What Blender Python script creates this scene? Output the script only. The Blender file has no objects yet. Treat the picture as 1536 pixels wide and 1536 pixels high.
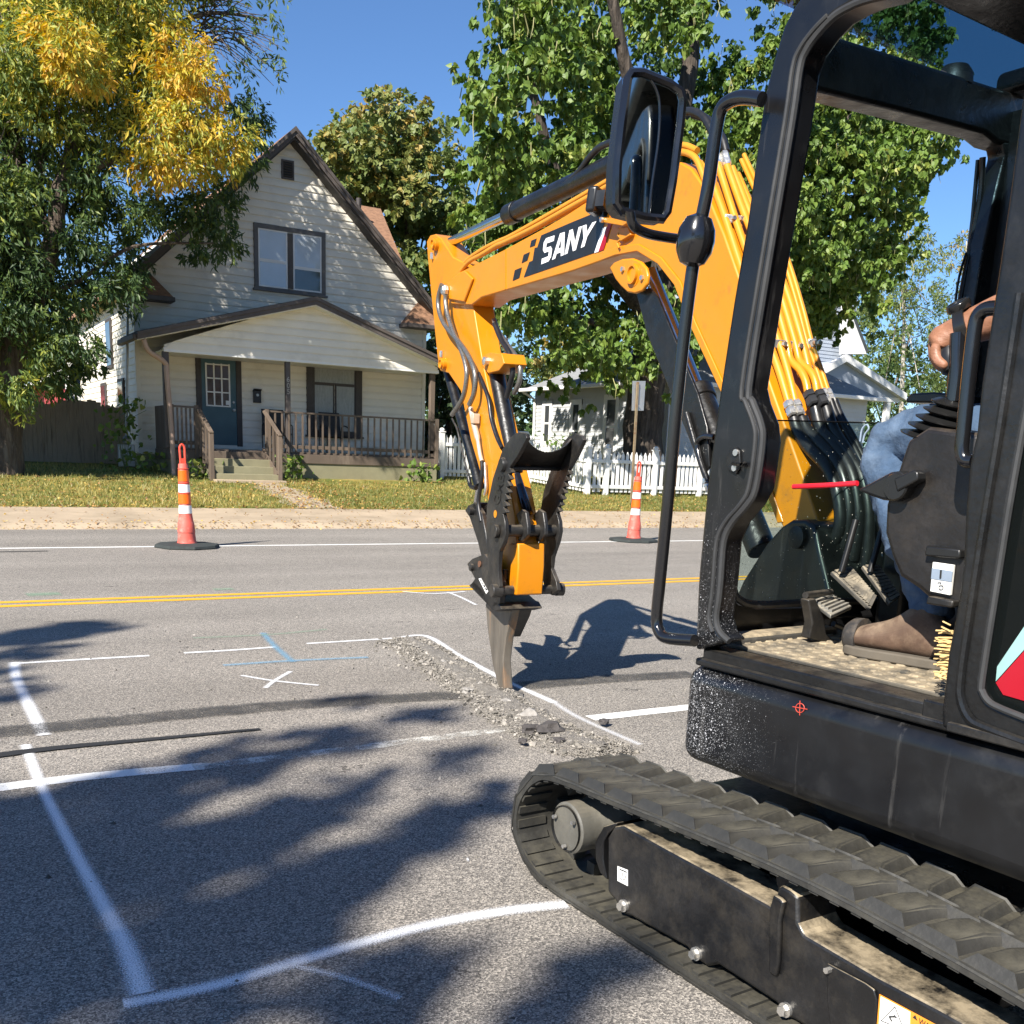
import bpy, bmesh, math, random
import numpy as np
from mathutils import Vector, Matrix
random.seed(7); RNG = np.random.default_rng(7)
SC = bpy.context.scene
COL = SC.collection
R_ = math.radians

# ------------------------------------------------------------------ camera
YAW, PITCH, ROLL = R_(30.6576), R_(12.72), R_(2.24)
FOC, PCX, PCY, PW = 1514.4, 768.0, 1024.5, 1536.0
CAM = Vector((0, 0, 1.25))
fw = Vector((math.sin(YAW) * math.cos(PITCH), math.cos(YAW) * math.cos(PITCH), -math.sin(PITCH)))
r0 = Vector((math.cos(YAW), -math.sin(YAW), 0)); u0 = r0.cross(fw)
rt = r0 * math.cos(ROLL) + u0 * math.sin(ROLL)
up = u0 * math.cos(ROLL) - r0 * math.sin(ROLL)
cd = bpy.data.cameras.new('camera'); cam = bpy.data.objects.new('camera', cd); COL.objects.link(cam)
cd.sensor_fit = 'HORIZONTAL'; cd.sensor_width = 36.0; cd.lens = 36.0 * FOC / PW
cd.shift_y = (PCY - PW / 2) / PW; cd.clip_start = 0.05; cd.clip_end = 2000
m = Matrix((rt, up, -fw)).transposed().to_4x4(); m.translation = CAM
cam.matrix_world = m
SC.camera = cam

# ------------------------------------------------------------------ sky, sun, exposure
SUN_AZ, SUN_EL = R_(59.0), R_(39.0)          # heading the light travels to (from +Y towards +X), elevation
W = bpy.data.worlds.new('World'); SC.world = W; W.use_nodes = True
nt = W.node_tree; nt.nodes.clear()
sky = nt.nodes.new('ShaderNodeTexSky'); sky.sky_type = 'NISHITA'; sky.sun_disc = False
sky.sun_elevation = SUN_EL; sky.sun_rotation = SUN_AZ + math.pi; sky.altitude = 300
sky.air_density = 1.0; sky.dust_density = 0.0; sky.ozone_density = 9.0
bg = nt.nodes.new('ShaderNodeBackground'); bg.inputs[1].default_value = 0.076
wo = nt.nodes.new('ShaderNodeOutputWorld')
nt.links.new(sky.outputs[0], bg.inputs[0]); nt.links.new(bg.outputs[0], wo.inputs[0])
sd = bpy.data.lights.new('sun', 'SUN'); sd.energy = 5.0; sd.angle = R_(0.53); sd.color = (1.0, 0.945, 0.86)
sun = bpy.data.objects.new('sun', sd); COL.objects.link(sun)
SUND = Vector((math.sin(SUN_AZ) * math.cos(SUN_EL), math.cos(SUN_AZ) * math.cos(SUN_EL), -math.sin(SUN_EL)))
sun.rotation_euler = SUND.to_track_quat('-Z', 'Y').to_euler(); sun.location = (-20, -12, 25)
SC.view_settings.view_transform = 'Standard'; SC.view_settings.look = 'None'
SC.view_settings.exposure = 1.08; SC.view_settings.gamma = 1.0
SC.view_settings.use_curve_mapping = False
SC.cycles.max_bounces = 6; SC.cycles.transparent_max_bounces = 16
SC.cycles.use_denoising = True

# ------------------------------------------------------------------ helpers: pixels to places
def ray(x, y):
    return rt * ((x - PCX) / FOC) - up * ((y - PCY) / FOC) + fw
def on_z(x, y, z=0.0):
    d = ray(x, y); return CAM + d * ((z - CAM.z) / d.z)
def on_pl(x, y, p, n):
    d = ray(x, y); return CAM + d * ((Vector(p) - CAM).dot(n) / d.dot(n))
def on_Y(x, y, Y):
    return on_pl(x, y, (0, Y, 0), Vector((0, 1, 0)))
class Frame:
    def __init__(s, origin, heading):
        h = R_(heading); s.o = Vector(origin)
        s.f = Vector((math.sin(h), math.cos(h), 0)); s.r = Vector((math.cos(h), -math.sin(h), 0)); s.u = Vector((0, 0, 1))
    def w(s, f, r, u): return s.o + s.f * f + s.r * r + s.u * u
    def side(s, x, y, off): return on_pl(x, y, s.o + s.r * off, s.r)
    def front(s, x, y, off): return on_pl(x, y, s.o + s.f * off, s.f)
    def loc(s, p): q = p - s.o; return (q.dot(s.f), q.dot(s.r), q.z)

# ------------------------------------------------------------------ helpers: materials
MATS = {}
def _n(nt, t, **k):
    n = nt.nodes.new(t)
    for a, b in k.items():
        if a.startswith('i_'): n.inputs[a[2:].replace('_', ' ')].default_value = b
        else: setattr(n, a, b)
    return n
def rgb(c): return (c[0], c[1], c[2], 1.0)
def mat(name, col, rough=0.6, metal=0.0, var=0.25, vscale=3.0, col2=None, c2scale=1.2, c2lo=0.5, c2hi=0.65,
        bump=0.0, bscale=60.0, bdist=0.01, spec=0.5, stretch=(1, 1, 1), coat=0.0, rj=0.1, speck=None, sscale=90.0, sthr=0.12, trans=0.0):
    if name in MATS: return MATS[name]
    M = bpy.data.materials.new(name); M.use_nodes = True; nt = M.node_tree; L = nt.links
    b = nt.nodes['Principled BSDF']; b.inputs['Roughness'].default_value = rough; b.inputs['Metallic'].default_value = metal
    b.inputs['Specular IOR Level'].default_value = spec; b.inputs['Coat Weight'].default_value = coat; b.inputs['Coat Roughness'].default_value = 0.08
    tc = _n(nt, 'ShaderNodeTexCoord'); mp = _n(nt, 'ShaderNodeMapping'); mp.inputs['Scale'].default_value = stretch
    L.new(tc.outputs['Object'], mp.inputs[0])
    no = _n(nt, 'ShaderNodeTexNoise', i_Scale=vscale, i_Detail=6.0, i_Roughness=0.62); L.new(mp.outputs[0], no.inputs['Vector'])
    mr = _n(nt, 'ShaderNodeMapRange'); mr.inputs[1].default_value = 0.25; mr.inputs[2].default_value = 0.75
    mr.inputs[3].default_value = 1 - var; mr.inputs[4].default_value = 1 + var; L.new(no.outputs[0], mr.inputs[0])
    hs = _n(nt, 'ShaderNodeHueSaturation'); hs.inputs['Color'].default_value = rgb(col); L.new(mr.outputs[0], hs.inputs['Value'])
    out = hs.outputs[0]
    if col2:
        n2 = _n(nt, 'ShaderNodeTexNoise', i_Scale=c2scale, i_Detail=8.0, i_Roughness=0.7); L.new(mp.outputs[0], n2.inputs['Vector'])
        m2 = _n(nt, 'ShaderNodeMapRange'); m2.inputs[1].default_value = c2lo; m2.inputs[2].default_value = c2hi; L.new(n2.outputs[0], m2.inputs[0])
        mx = _n(nt, 'ShaderNodeMix', data_type='RGBA'); mx.inputs[7].default_value = rgb(col2)
        L.new(m2.outputs[0], mx.inputs[0]); L.new(out, mx.inputs[6]); out = mx.outputs[2]
    if speck:
        vo = _n(nt, 'ShaderNodeTexVoronoi', i_Scale=sscale); L.new(tc.outputs['Object'], vo.inputs['Vector'])
        lt = _n(nt, 'ShaderNodeMath', operation='LESS_THAN'); lt.inputs[1].default_value = sthr; L.new(vo.outputs['Distance'], lt.inputs[0])
        ms = _n(nt, 'ShaderNodeMix', data_type='RGBA'); ms.inputs[7].default_value = rgb(speck)
        L.new(lt.outputs[0], ms.inputs[0]); L.new(out, ms.inputs[6]); out = ms.outputs[2]
    L.new(out, b.inputs['Base Color'])
    rr = _n(nt, 'ShaderNodeMapRange'); rr.inputs[1].default_value = 0.3; rr.inputs[2].default_value = 0.7
    rr.inputs[3].default_value = max(0.02, rough - rj); rr.inputs[4].default_value = min(1, rough + rj * 1.2)
    n3 = _n(nt, 'ShaderNodeTexNoise', i_Scale=vscale * 3.3, i_Detail=4.0); L.new(mp.outputs[0], n3.inputs['Vector'])
    L.new(n3.outputs[0], rr.inputs[0]); L.new(rr.outputs[0], b.inputs['Roughness'])
    if bump:
        nb = _n(nt, 'ShaderNodeTexNoise', i_Scale=bscale, i_Detail=4.0); L.new(mp.outputs[0], nb.inputs['Vector'])
        bp = _n(nt, 'ShaderNodeBump', i_Strength=bump); bp.inputs['Distance'].default_value = bdist
        L.new(nb.outputs[0], bp.inputs['Height']); L.new(bp.outputs[0], b.inputs['Normal'])
    MATS[name] = M; return M
def mix_out(M):                      # (node tree, principled, colour socket feeding it)
    nt = M.node_tree; b = nt.nodes['Principled BSDF']; return nt, b, b.inputs['Base Color'].links[0].from_socket
def asphalt():
    M = mat('asphalt', (0.275, 0.252, 0.222), rough=0.9, var=0.10, vscale=0.7, spec=0.25)
    nt, b, src = mix_out(M); L = nt.links
    tc = _n(nt, 'ShaderNodeTexCoord')
    v = _n(nt, 'ShaderNodeTexVoronoi', i_Scale=235.0); L.new(tc.outputs['Object'], v.inputs['Vector'])
    sp = _n(nt, 'ShaderNodeSeparateColor'); L.new(v.outputs['Color'], sp.inputs[0])
    cr = _n(nt, 'ShaderNodeValToRGB'); e = cr.color_ramp.elements
    e[0].position = 0.0; e[0].color = (0.32, 0.32, 0.33, 1); e[1].position = 1.0; e[1].color = (1.75, 1.72, 1.66, 1)
    e.new(0.35).color = (0.6, 0.6, 0.6, 1); e.new(0.8).color = (1.25, 1.23, 1.2, 1); L.new(sp.outputs[0], cr.inputs[0])
    mu = _n(nt, 'ShaderNodeMix', data_type='RGBA', blend_type='MULTIPLY'); mu.inputs[0].default_value = 1.0
    L.new(src, mu.inputs[6]); L.new(cr.outputs[0], mu.inputs[7]); L.new(mu.outputs[2], b.inputs['Base Color'])
    bp = _n(nt, 'ShaderNodeBump', i_Strength=0.55); bp.inputs['Distance'].default_value = 0.004
    L.new(v.outputs['Distance'], bp.inputs['Height']); L.new(bp.outputs[0], b.inputs['Normal'])
    # long faint wheel-path stains along the road
    mp = _n(nt, 'ShaderNodeMapping'); mp.inputs['Scale'].default_value = (0.06, 1.1, 1); L.new(tc.outputs['Object'], mp.inputs[0])
    st = _n(nt, 'ShaderNodeTexNoise', i_Scale=1.0, i_Detail=5.0); L.new(mp.outputs[0], st.inputs['Vector'])
    mr = _n(nt, 'ShaderNodeMapRange'); mr.inputs[1].default_value = 0.3; mr.inputs[2].default_value = 0.7; mr.inputs[3].default_value = 0.84; mr.inputs[4].default_value = 1.14
    L.new(st.outputs[0], mr.inputs[0])
    m3 = _n(nt, 'ShaderNodeMix', data_type='RGBA', blend_type='MULTIPLY'); m3.inputs[0].default_value = 1.0
    L.new(mu.outputs[2], m3.inputs[6]); L.new(mr.outputs[0], m3.inputs[7]); # sparse dark pits and oil spots
    pv = _n(nt, 'ShaderNodeTexVoronoi', i_Scale=5.5); pm = _n(nt, 'ShaderNodeMapping'); pm.inputs['Scale'].default_value = (.55, 1.3, 1); L.new(tc.outputs['Object'], pm.inputs[0])
    wn = _n(nt, 'ShaderNodeTexNoise', i_Scale=30.0, i_Detail=3.0); L.new(tc.outputs['Object'], wn.inputs['Vector'])
    wm = _n(nt, 'ShaderNodeVectorMath', operation='MULTIPLY_ADD'); wm.inputs[1].default_value = (.25, .25, 0); L.new(wn.outputs['Color'], wm.inputs[0]); L.new(pm.outputs[0], wm.inputs[2]); L.new(wm.outputs[0], pv.inputs['Vector'])
    ps = _n(nt, 'ShaderNodeSeparateColor'); L.new(pv.outputs['Color'], ps.inputs[0])
    pt = _n(nt, 'ShaderNodeMapRange'); pt.inputs[1].default_value = .72; pt.inputs[2].default_value = 1.0; pt.inputs[3].default_value = 0; pt.inputs[4].default_value = .17; L.new(ps.outputs[0], pt.inputs[0])
    pl = _n(nt, 'ShaderNodeMath', operation='LESS_THAN'); L.new(pv.outputs['Distance'], pl.inputs[0]); L.new(pt.outputs[0], pl.inputs[1])
    pf = _n(nt, 'ShaderNodeMath', operation='MULTIPLY'); pf.inputs[1].default_value = .62; L.new(pl.outputs[0], pf.inputs[0])
    m4 = _n(nt, 'ShaderNodeMix', data_type='RGBA'); m4.inputs[7].default_value = (.035, .032, .03, 1); L.new(pf.outputs[0], m4.inputs[0]); L.new(m3.outputs[2], m4.inputs[6])
    L.new(m4.outputs[2], b.inputs['Base Color'])
    return M
def paint(name, col, dens=1.0, soft=0.5, grain=220.0, worn=0.0):
    """Paint on the road: UV v runs across the strip (0..1), edges feather into speckles."""
    M = bpy.data.materials.new(name); M.use_nodes = True; nt = M.node_tree; L = nt.links
    b = nt.nodes['Principled BSDF']; b.inputs['Base Color'].default_value = rgb(col); b.inputs['Roughness'].default_value = 0.75
    uv = _n(nt, 'ShaderNodeUVMap'); sx = _n(nt, 'ShaderNodeSeparateXYZ'); L.new(uv.outputs[0], sx.inputs[0])
    a = _n(nt, 'ShaderNodeMath', operation='SUBTRACT'); a.inputs[1].default_value = 0.5; L.new(sx.outputs[1], a.inputs[0])
    ab = _n(nt, 'ShaderNodeMath', operation='ABSOLUTE'); L.new(a.outputs[0], ab.inputs[0])
    fo = _n(nt, 'ShaderNodeMapRange'); fo.inputs[1].default_value = 0.5; fo.inputs[2].default_value = 0.5 - 0.5 * soft; fo.inputs[3].default_value = 0; fo.inputs[4].default_value = dens
    fo.interpolation_type = 'SMOOTHSTEP'; L.new(ab.outputs[0], fo.inputs[0])
    tc = _n(nt, 'ShaderNodeTexCoord'); no = _n(nt, 'ShaderNodeTexNoise', i_Scale=grain, i_Detail=2.0); L.new(tc.outputs['Object'], no.inputs['Vector'])
    n2 = _n(nt, 'ShaderNodeTexNoise', i_Scale=7.0, i_Detail=6.0, i_Roughness=0.7); L.new(tc.outputs['Object'], n2.inputs['Vector'])
    s1 = _n(nt, 'ShaderNodeMath', operation='MULTIPLY_ADD'); s1.inputs[1].default_value = 1.6; s1.inputs[2].default_value = -0.8; L.new(no.outputs[0], s1.inputs[0])
    s2 = _n(nt, 'ShaderNodeMath', operation='MULTIPLY_ADD'); s2.inputs[1].default_value = 2.2 * worn; s2.inputs[2].default_value = -1.1 * worn - worn * 0.25; L.new(n2.outputs[0], s2.inputs[0])
    ad = _n(nt, 'ShaderNodeMath', operation='ADD'); L.new(s1.outputs[0], ad.inputs[0]); L.new(s2.outputs[0], ad.inputs[1])
    sm = _n(nt, 'ShaderNodeMath', operation='ADD'); L.new(ad.outputs[0], sm.inputs[0]); L.new(fo.outputs[0], sm.inputs[1])
    ss = _n(nt, 'ShaderNodeMapRange'); ss.inputs[1].default_value = 0.25; ss.inputs[2].default_value = 0.8; L.new(sm.outputs[0], ss.inputs[0])
    mul = _n(nt, 'ShaderNodeMath', operation='MULTIPLY'); L.new(ss.outputs[0], mul.inputs[0])
    g = _n(nt, 'ShaderNodeMapRange'); g.inputs[1].default_value = 0; g.inputs[2].default_value = 0.3; L.new(fo.outputs[0], g.inputs[0]); L.new(g.outputs[0], mul.inputs[1])
    L.new(mul.outputs[0], b.inputs['Alpha'])
    return M
def glassy(name, tint=(0.8, 0.85, 0.85), alpha=0.25, rough=0.02, dirt=0.0, bodycol=(0.02, 0.025, 0.025)):
    """Thin pane: mostly see-through, mirror-like at grazing angles, with dust specks."""
    M = bpy.data.materials.new(name); M.use_nodes = True; nt = M.node_tree; L = nt.links; nt.nodes.clear()
    out = _n(nt, 'ShaderNodeOutputMaterial'); tr = _n(nt, 'ShaderNodeBsdfTransparent'); tr.inputs[0].default_value = rgb(tint)
    pr = _n(nt, 'ShaderNodeBsdfPrincipled'); pr.inputs['Base Color'].default_value = rgb(bodycol); pr.inputs['Roughness'].default_value = rough
    lw = _n(nt, 'ShaderNodeLayerWeight'); p5 = _n(nt, 'ShaderNodeMath', operation='POWER'); p5.inputs[1].default_value = 5.0; L.new(lw.outputs['Facing'], p5.inputs[0])
    mx = _n(nt, 'ShaderNodeMixShader'); ma = _n(nt, 'ShaderNodeMath', operation='MULTIPLY_ADD'); ma.inputs[1].default_value = 0.8; ma.inputs[2].default_value = alpha
    L.new(p5.outputs[0], ma.inputs[0]); L.new(ma.outputs[0], mx.inputs[0]); L.new(tr.outputs[0], mx.inputs[1]); L.new(pr.outputs[0], mx.inputs[2])
    last = mx
    if dirt:
        tc = _n(nt, 'ShaderNodeTexCoord'); vo = _n(nt, 'ShaderNodeTexVoronoi', i_Scale=70.0); L.new(tc.outputs['Object'], vo.inputs['Vector'])
        sc = _n(nt, 'ShaderNodeSeparateColor'); L.new(vo.outputs['Color'], sc.inputs[0])
        th = _n(nt, 'ShaderNodeMath', operation='MULTIPLY'); th.inputs[1].default_value = dirt; L.new(sc.outputs[0], th.inputs[0])
        lt = _n(nt, 'ShaderNodeMath', operation='LESS_THAN'); L.new(vo.outputs['Distance'], lt.inputs[0]); L.new(th.outputs[0], lt.inputs[1])
        df = _n(nt, 'ShaderNodeBsdfDiffuse'); df.inputs[0].default_value = (0.6, 0.58, 0.52, 1)
        m2 = _n(nt, 'ShaderNodeMixShader'); L.new(lt.outputs[0], m2.inputs[0]); L.new(mx.outputs[0], m2.inputs[1]); L.new(df.outputs[0], m2.inputs[2]); last = m2
    L.new(last.outputs[0], out.inputs[0]); MATS[name] = M; return M
def leafmat(name, cols, rough=0.5, trans=0.35, patch=0.7):
    """Leaves: colour per leaf from a vertex attribute picked along a ramp; light also passes through."""
    M = bpy.data.materials.new(name); M.use_nodes = True; nt = M.node_tree; L = nt.links; nt.nodes.clear()
    out = _n(nt, 'ShaderNodeOutputMaterial'); at = _n(nt, 'ShaderNodeAttribute', attribute_name='tone')
    cr = _n(nt, 'ShaderNodeValToRGB'); e = cr.color_ramp.elements
    while len(e) > 1: e.remove(e[-1])
    for i, (p, c) in enumerate(cols):
        el = e[0] if i == 0 else e.new(p)
        el.position = p; el.color = rgb(c)
    L.new(at.outputs['Fac'], cr.inputs[0])
    pr = _n(nt, 'ShaderNodeBsdfPrincipled'); pr.inputs['Roughness'].default_value = rough; L.new(cr.outputs[0], pr.inputs['Base Color'])
    pr.inputs['Specular IOR Level'].default_value = 0.4
    tl = _n(nt, 'ShaderNodeBsdfTranslucent'); hs = _n(nt, 'ShaderNodeHueSaturation'); hs.inputs['Value'].default_value = 1.5; hs.inputs['Saturation'].default_value = 1.1
    L.new(cr.outputs[0], hs.inputs['Color']); L.new(hs.outputs[0], tl.inputs[0])
    mx = _n(nt, 'ShaderNodeMixShader'); mx.inputs[0].default_value = trans
    L.new(pr.outputs[0], mx.inputs[1]); L.new(tl.outputs[0], mx.inputs[2]); L.new(mx.outputs[0], out.inputs[0])
    MATS[name] = M; return M

# ------------------------------------------------------------------ helpers: geometry
class MB:
    """Collects shapes in world coordinates; obj() turns them into one mesh object."""
    def __init__(s): s.v = []; s.f = []; s.uv = {}
    def add(s, vs, fs):
        k = len(s.v); s.v += [Vector(v) for v in vs]; s.f += [[i + k for i in f] for f in fs]
    def quad(s, a, b, c, d): s.add([a, b, c, d], [(0, 1, 2, 3)])
    def box(s, c, ax, ay, az):         # centre and three half-axes
        c = Vector(c); ax, ay, az = Vector(ax), Vector(ay), Vector(az)
        vs = [c + ax * i + ay * j + az * k for i in (-1, 1) for j in (-1, 1) for k in (-1, 1)]
        s.add(vs, [(0, 1, 3, 2), (4, 6, 7, 5), (0, 4, 5, 1), (2, 3, 7, 6), (0, 2, 6, 4), (1, 5, 7, 3)])
    def abox(s, x0, x1, y0, y1, z0, z1):
        s.box(((x0 + x1) / 2, (y0 + y1) / 2, (z0 + z1) / 2), ((x1 - x0) / 2, 0, 0), (0, (y1 - y0) / 2, 0), (0, 0, (z1 - z0) / 2))
    def beam(s, a, b, w, h, upv=(0, 0, 1)):  # box from a to b, w across, h along upv
        a, b = Vector(a), Vector(b); d = (b - a); L = d.length; d.normalize()
        x = d.cross(Vector(upv)); x.normalize(); u = x.cross(d)
        s.box((a + b) / 2, d * L / 2, x * w / 2, u * h / 2)
    def prism(s, pts, ext):            # closed outline pushed along ext
        n = len(pts); ext = Vector(ext); pts = [Vector(p) for p in pts]
        vs = pts + [p + ext for p in pts]
        s.add(vs, [tuple(range(n)), tuple(range(2 * n - 1, n - 1, -1))] + [(i, (i + 1) % n + 0, (i + 1) % n + n, i + n)[::-1] for i in range(n)])
    def tube(s, path, r, n=12, caps=True, closed=False):
        path = [Vector(p) for p in path]; m_ = len(path)
        rr = r if isinstance(r, (list, tuple)) else [r] * m_
        vs = []; prev = None
        for i, p in enumerate(path):
            if closed: t = path[(i + 1) % m_] - path[i - 1]
            else: t = path[min(i + 1, m_ - 1)] - path[max(i - 1, 0)]
            t.normalize()
            if prev is None:
                a = Vector((0, 0, 1)) if abs(t.z) < 0.9 else Vector((1, 0, 0)); x = t.cross(a); x.normalize()
            else:
                x = prev - t * prev.dot(t); x.normalize()
            prev = x; y = t.cross(x)
            for k in range(n):
                an = 2 * math.pi * k / n; vs.append(p + (x * math.cos(an) + y * math.sin(an)) * rr[i])
        fs = []
        for i in range(m_ if closed else m_ - 1):
            j = (i + 1) % m_
            for k in range(n):
                fs.append((i * n + k, i * n + (k + 1) % n, j * n + (k + 1) % n, j * n + k))
        if caps and not closed: fs += [tuple(range(n))[::-1], tuple((m_ - 1) * n + k for k in range(n))]
        s.add(vs, fs)
    def rod(s, a, b, r, n=16): s.tube([a, b], r, n)
    def lathe(s, c, prof, axis=(0, 0, 1), n=24, caps=True):   # prof: (radius, height along axis)
        c = Vector(c); ax = Vector(axis).normalized(); a = Vector((1, 0, 0)) if abs(ax.x) < 0.8 else Vector((0, 1, 0))
        x = ax.cross(a).normalized(); y = ax.cross(x)
        vs = []
        for r, h in prof:
            for k in range(n):
                an = 2 * math.pi * k / n; vs.append(c + ax * h + (x * math.cos(an) + y * math.sin(an)) * r)
        fs = [(i * n + k, i * n + (k + 1) % n, (i + 1) * n + (k + 1) % n, (i + 1) * n + k) for i in range(len(prof) - 1) for k in range(n)]
        if caps: fs += [tuple(range(n))[::-1], tuple((len(prof) - 1) * n + k for k in range(n))]
        s.add(vs, fs)
    def strip(s, L_, R__, uvs=False):
        n = len(L_); k = len(s.v); s.v += [Vector(p) for p in L_] + [Vector(p) for p in R__]
        for i in range(n - 1):
            s.f.append([k + i, k + i + 1, k + n + i + 1, k + n + i])
def smooth_path(pts, sub=6, closed=False):
    pts = [Vector(p) for p in pts]; n = len(pts); out = []
    for i in range(n if closed else n - 1):
        p0 = pts[i - 1] if (i > 0 or closed) else pts[0]; p1 = pts[i]; p2 = pts[(i + 1) % n]
        p3 = pts[(i + 2) % n] if (closed or i + 2 < n) else pts[-1]
        for k in range(sub):
            t = k / sub
            out.append(0.5 * ((2 * p1) + (p2 - p0) * t + (2 * p0 - 5 * p1 + 4 * p2 - p3) * t * t + (3 * p1 - p0 - 3 * p2 + p3) * t ** 3))
    if not closed: out.append(pts[-1])
    return out
def root_loc(p):
    while p.parent: p = p.parent
    return p.location
def obj(name, mb, mt, parent=None, bevel=0.0, seg=2, ang=35, smooth=True, kind=None):
    me = bpy.data.meshes.new(name)
    o = bpy.data.objects.new(name, me); COL.objects.link(o)
    off = Vector(root_loc(parent)) if parent else Vector((0, 0, 0))
    me.from_pydata([v - off for v in mb.v], [], mb.f)
    bm = bmesh.new(); bm.from_mesh(me); bmesh.ops.recalc_face_normals(bm, faces=bm.faces); bm.to_mesh(me); bm.free()
    if smooth:
        me.polygons.foreach_set('use_smooth', [True] * len(me.polygons)); me.set_sharp_from_angle(angle=R_(ang))
    for q in (mt if isinstance(mt, (list, tuple)) else [mt]): me.materials.append(q)
    if parent: o.parent = parent
    if bevel:
        b = o.modifiers.new('edge', 'BEVEL'); b.width = bevel; b.segments = seg; b.limit_method = 'ANGLE'; b.angle_limit = R_(40); b.harden_normals = False
    if kind: o['kind'] = kind
    return o
def thing(name, label, cat, loc=(0, 0, 0), group=None):
    o = bpy.data.objects.new(name, None); COL.objects.link(o); o.location = loc; o.empty_display_size = 0.2
    o['label'] = label; o['category'] = cat
    if group: o['group'] = group
    return o
def tag(o, label, cat, group=None):
    o['label'] = label; o['category'] = cat
    if group: o['group'] = group
    return o
def part(name, parent, mt, fn, **k):
    mb = MB(); fn(mb); return obj(name, mb, mt, parent, **k)
def dup(o, parent, dloc):
    c = o.copy(); COL.objects.link(c); c.parent = parent; c.location = Vector(o.location) + Vector(dloc); return c
def text_mesh(txt, size, bold=0.0, shear=0.0):
    cu = bpy.data.curves.new('lettering', 'FONT'); cu.body = txt; cu.size = size; cu.offset = bold; cu.shear = shear
    cu.align_x = 'LEFT'
    o = bpy.data.objects.new('lettering', cu); COL.objects.link(o)
    dg = bpy.context.evaluated_depsgraph_get(); me = o.evaluated_get(dg).to_mesh()
    vs = [v.co.copy() for v in me.vertices]; fs = [list(p.vertices) for p in me.polygons]
    o.evaluated_get(dg).to_mesh_clear(); bpy.data.objects.remove(o); bpy.data.curves.remove(cu)
    return vs, fs
def text_on(mb, txt, quad_, bold=0.0, shear=0.0, depth=None):
    """Lettering stretched into a four-cornered place: bottom-left, bottom-right, top-right, top-left."""
    vs, fs = text_mesh(txt, 1.0, bold, shear)
    x0 = min(v.x for v in vs); x1 = max(v.x for v in vs); y0 = min(v.y for v in vs); y1 = max(v.y for v in vs)
    a, b, c, d = [Vector(q) for q in quad_]; out = []
    for v in vs:
        s_, t = (v.x - x0) / (x1 - x0), (v.y - y0) / (y1 - y0)
        out.append(a * (1 - s_) * (1 - t) + b * s_ * (1 - t) + c * s_ * t + d * (1 - s_) * t)
    mb.add(out, fs)
# ------------------------------------------------------------------ materials of the street
M_ASPH = asphalt()
M_CONC = mat('concrete', (0.40, 0.315, 0.22), 0.9, var=0.18, vscale=1.5, col2=(0.24, 0.19, 0.13), c2scale=0.9, c2lo=0.5, c2hi=0.75, bump=0.3, bscale=40, spec=0.2)
M_GRASS = mat('lawn', (0.105, 0.125, 0.03), 0.95, var=0.4, vscale=7, col2=(0.30, 0.23, 0.07), c2scale=1.6, c2lo=0.42, c2hi=0.62, bump=0.6, bscale=55, spec=0.1)
M_BLADE = leafmat('grass_blades', [(0, (0.10, 0.13, 0.025)), (0.45, (0.18, 0.19, 0.05)), (0.75, (0.32, 0.27, 0.09)), (1, (0.42, 0.33, 0.08))], trans=0.25)
M_LITTER = leafmat('dry_leaves', [(0, (0.16, 0.08, 0.035)), (0.4, (0.36, 0.19, 0.07)), (0.75, (0.52, 0.34, 0.09)), (1, (0.62, 0.47, 0.14))], trans=0.15)
M_TRIM = mat('brown_trim', (0.085, 0.07, 0.062), 0.65, var=0.22, vscale=5, col2=(0.2, 0.18, 0.16), c2scale=6, c2lo=0.62, c2hi=0.75)
M_DKTRIM = mat('dark_trim', (0.05, 0.042, 0.038), 0.6, var=0.2, vscale=5)
M_SIDE = mat('cream_siding', (0.74, 0.695, 0.60), 0.6, var=0.07, vscale=2.0, col2=(0.53, 0.49, 0.41), c2scale=0.8, c2lo=0.55, c2hi=0.8)
M_WHITE = mat('white_paint', (0.74, 0.73, 0.70), 0.5, var=0.05, vscale=3)
M_DECK = mat('brown_deck_wood', (0.115, 0.085, 0.062), 0.75, var=0.25, vscale=3, col2=(0.20, 0.155, 0.115), c2scale=4, c2lo=0.55, c2hi=0.75, bump=0.25, bscale=30, stretch=(1, 1, 0.2))
M_BLOCK = mat('olive_block', (0.23, 0.21, 0.125), 0.9, var=0.15, vscale=3, bump=0.3, bscale=50)
M_SHING = mat('brown_shingle', (0.24, 0.13, 0.075), 0.95, var=0.45, vscale=9, bump=0.6, bscale=25, stretch=(1, 1, 3))
M_GSHING = mat('grey_shingle', (0.23, 0.235, 0.24), 0.95, var=0.25, vscale=8, bump=0.5, bscale=25, stretch=(1, 1, 3))
M_DSHING = mat('dark_shingle', (0.045, 0.055, 0.06), 0.95, var=0.3, vscale=8, bump=0.5, bscale=25)
M_OLDWOOD = mat('weathered_wood', (0.28, 0.23, 0.175), 0.9, var=0.3, vscale=3, col2=(0.15, 0.12, 0.09), c2scale=3, bump=0.35, bscale=25, stretch=(3, 3, 0.3))
M_DOOR = mat('teal_door', (0.045, 0.105, 0.125), 0.45, var=0.12, vscale=3)
M_PANE = mat('window_pane', (0.05, 0.055, 0.06), 0.04, var=0.1, vscale=1, spec=0.9, coat=0.4)
M_BLIND = mat('pale_blind', (0.46, 0.50, 0.55), 0.12, var=0.08, vscale=2, spec=0.9, coat=0.5)
M_CURT = mat('lace_curtain', (0.26, 0.27, 0.26), 0.3, var=0.2, vscale=6, stretch=(5, 1, 0.6), coat=0.5)
M_BLACKP = mat('black_plastic', (0.012, 0.012, 0.013), 0.4, var=0.2)
M_MESH = mat('charcoal_mesh', (0.03, 0.03, 0.032), 0.8, var=0.2)
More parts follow.
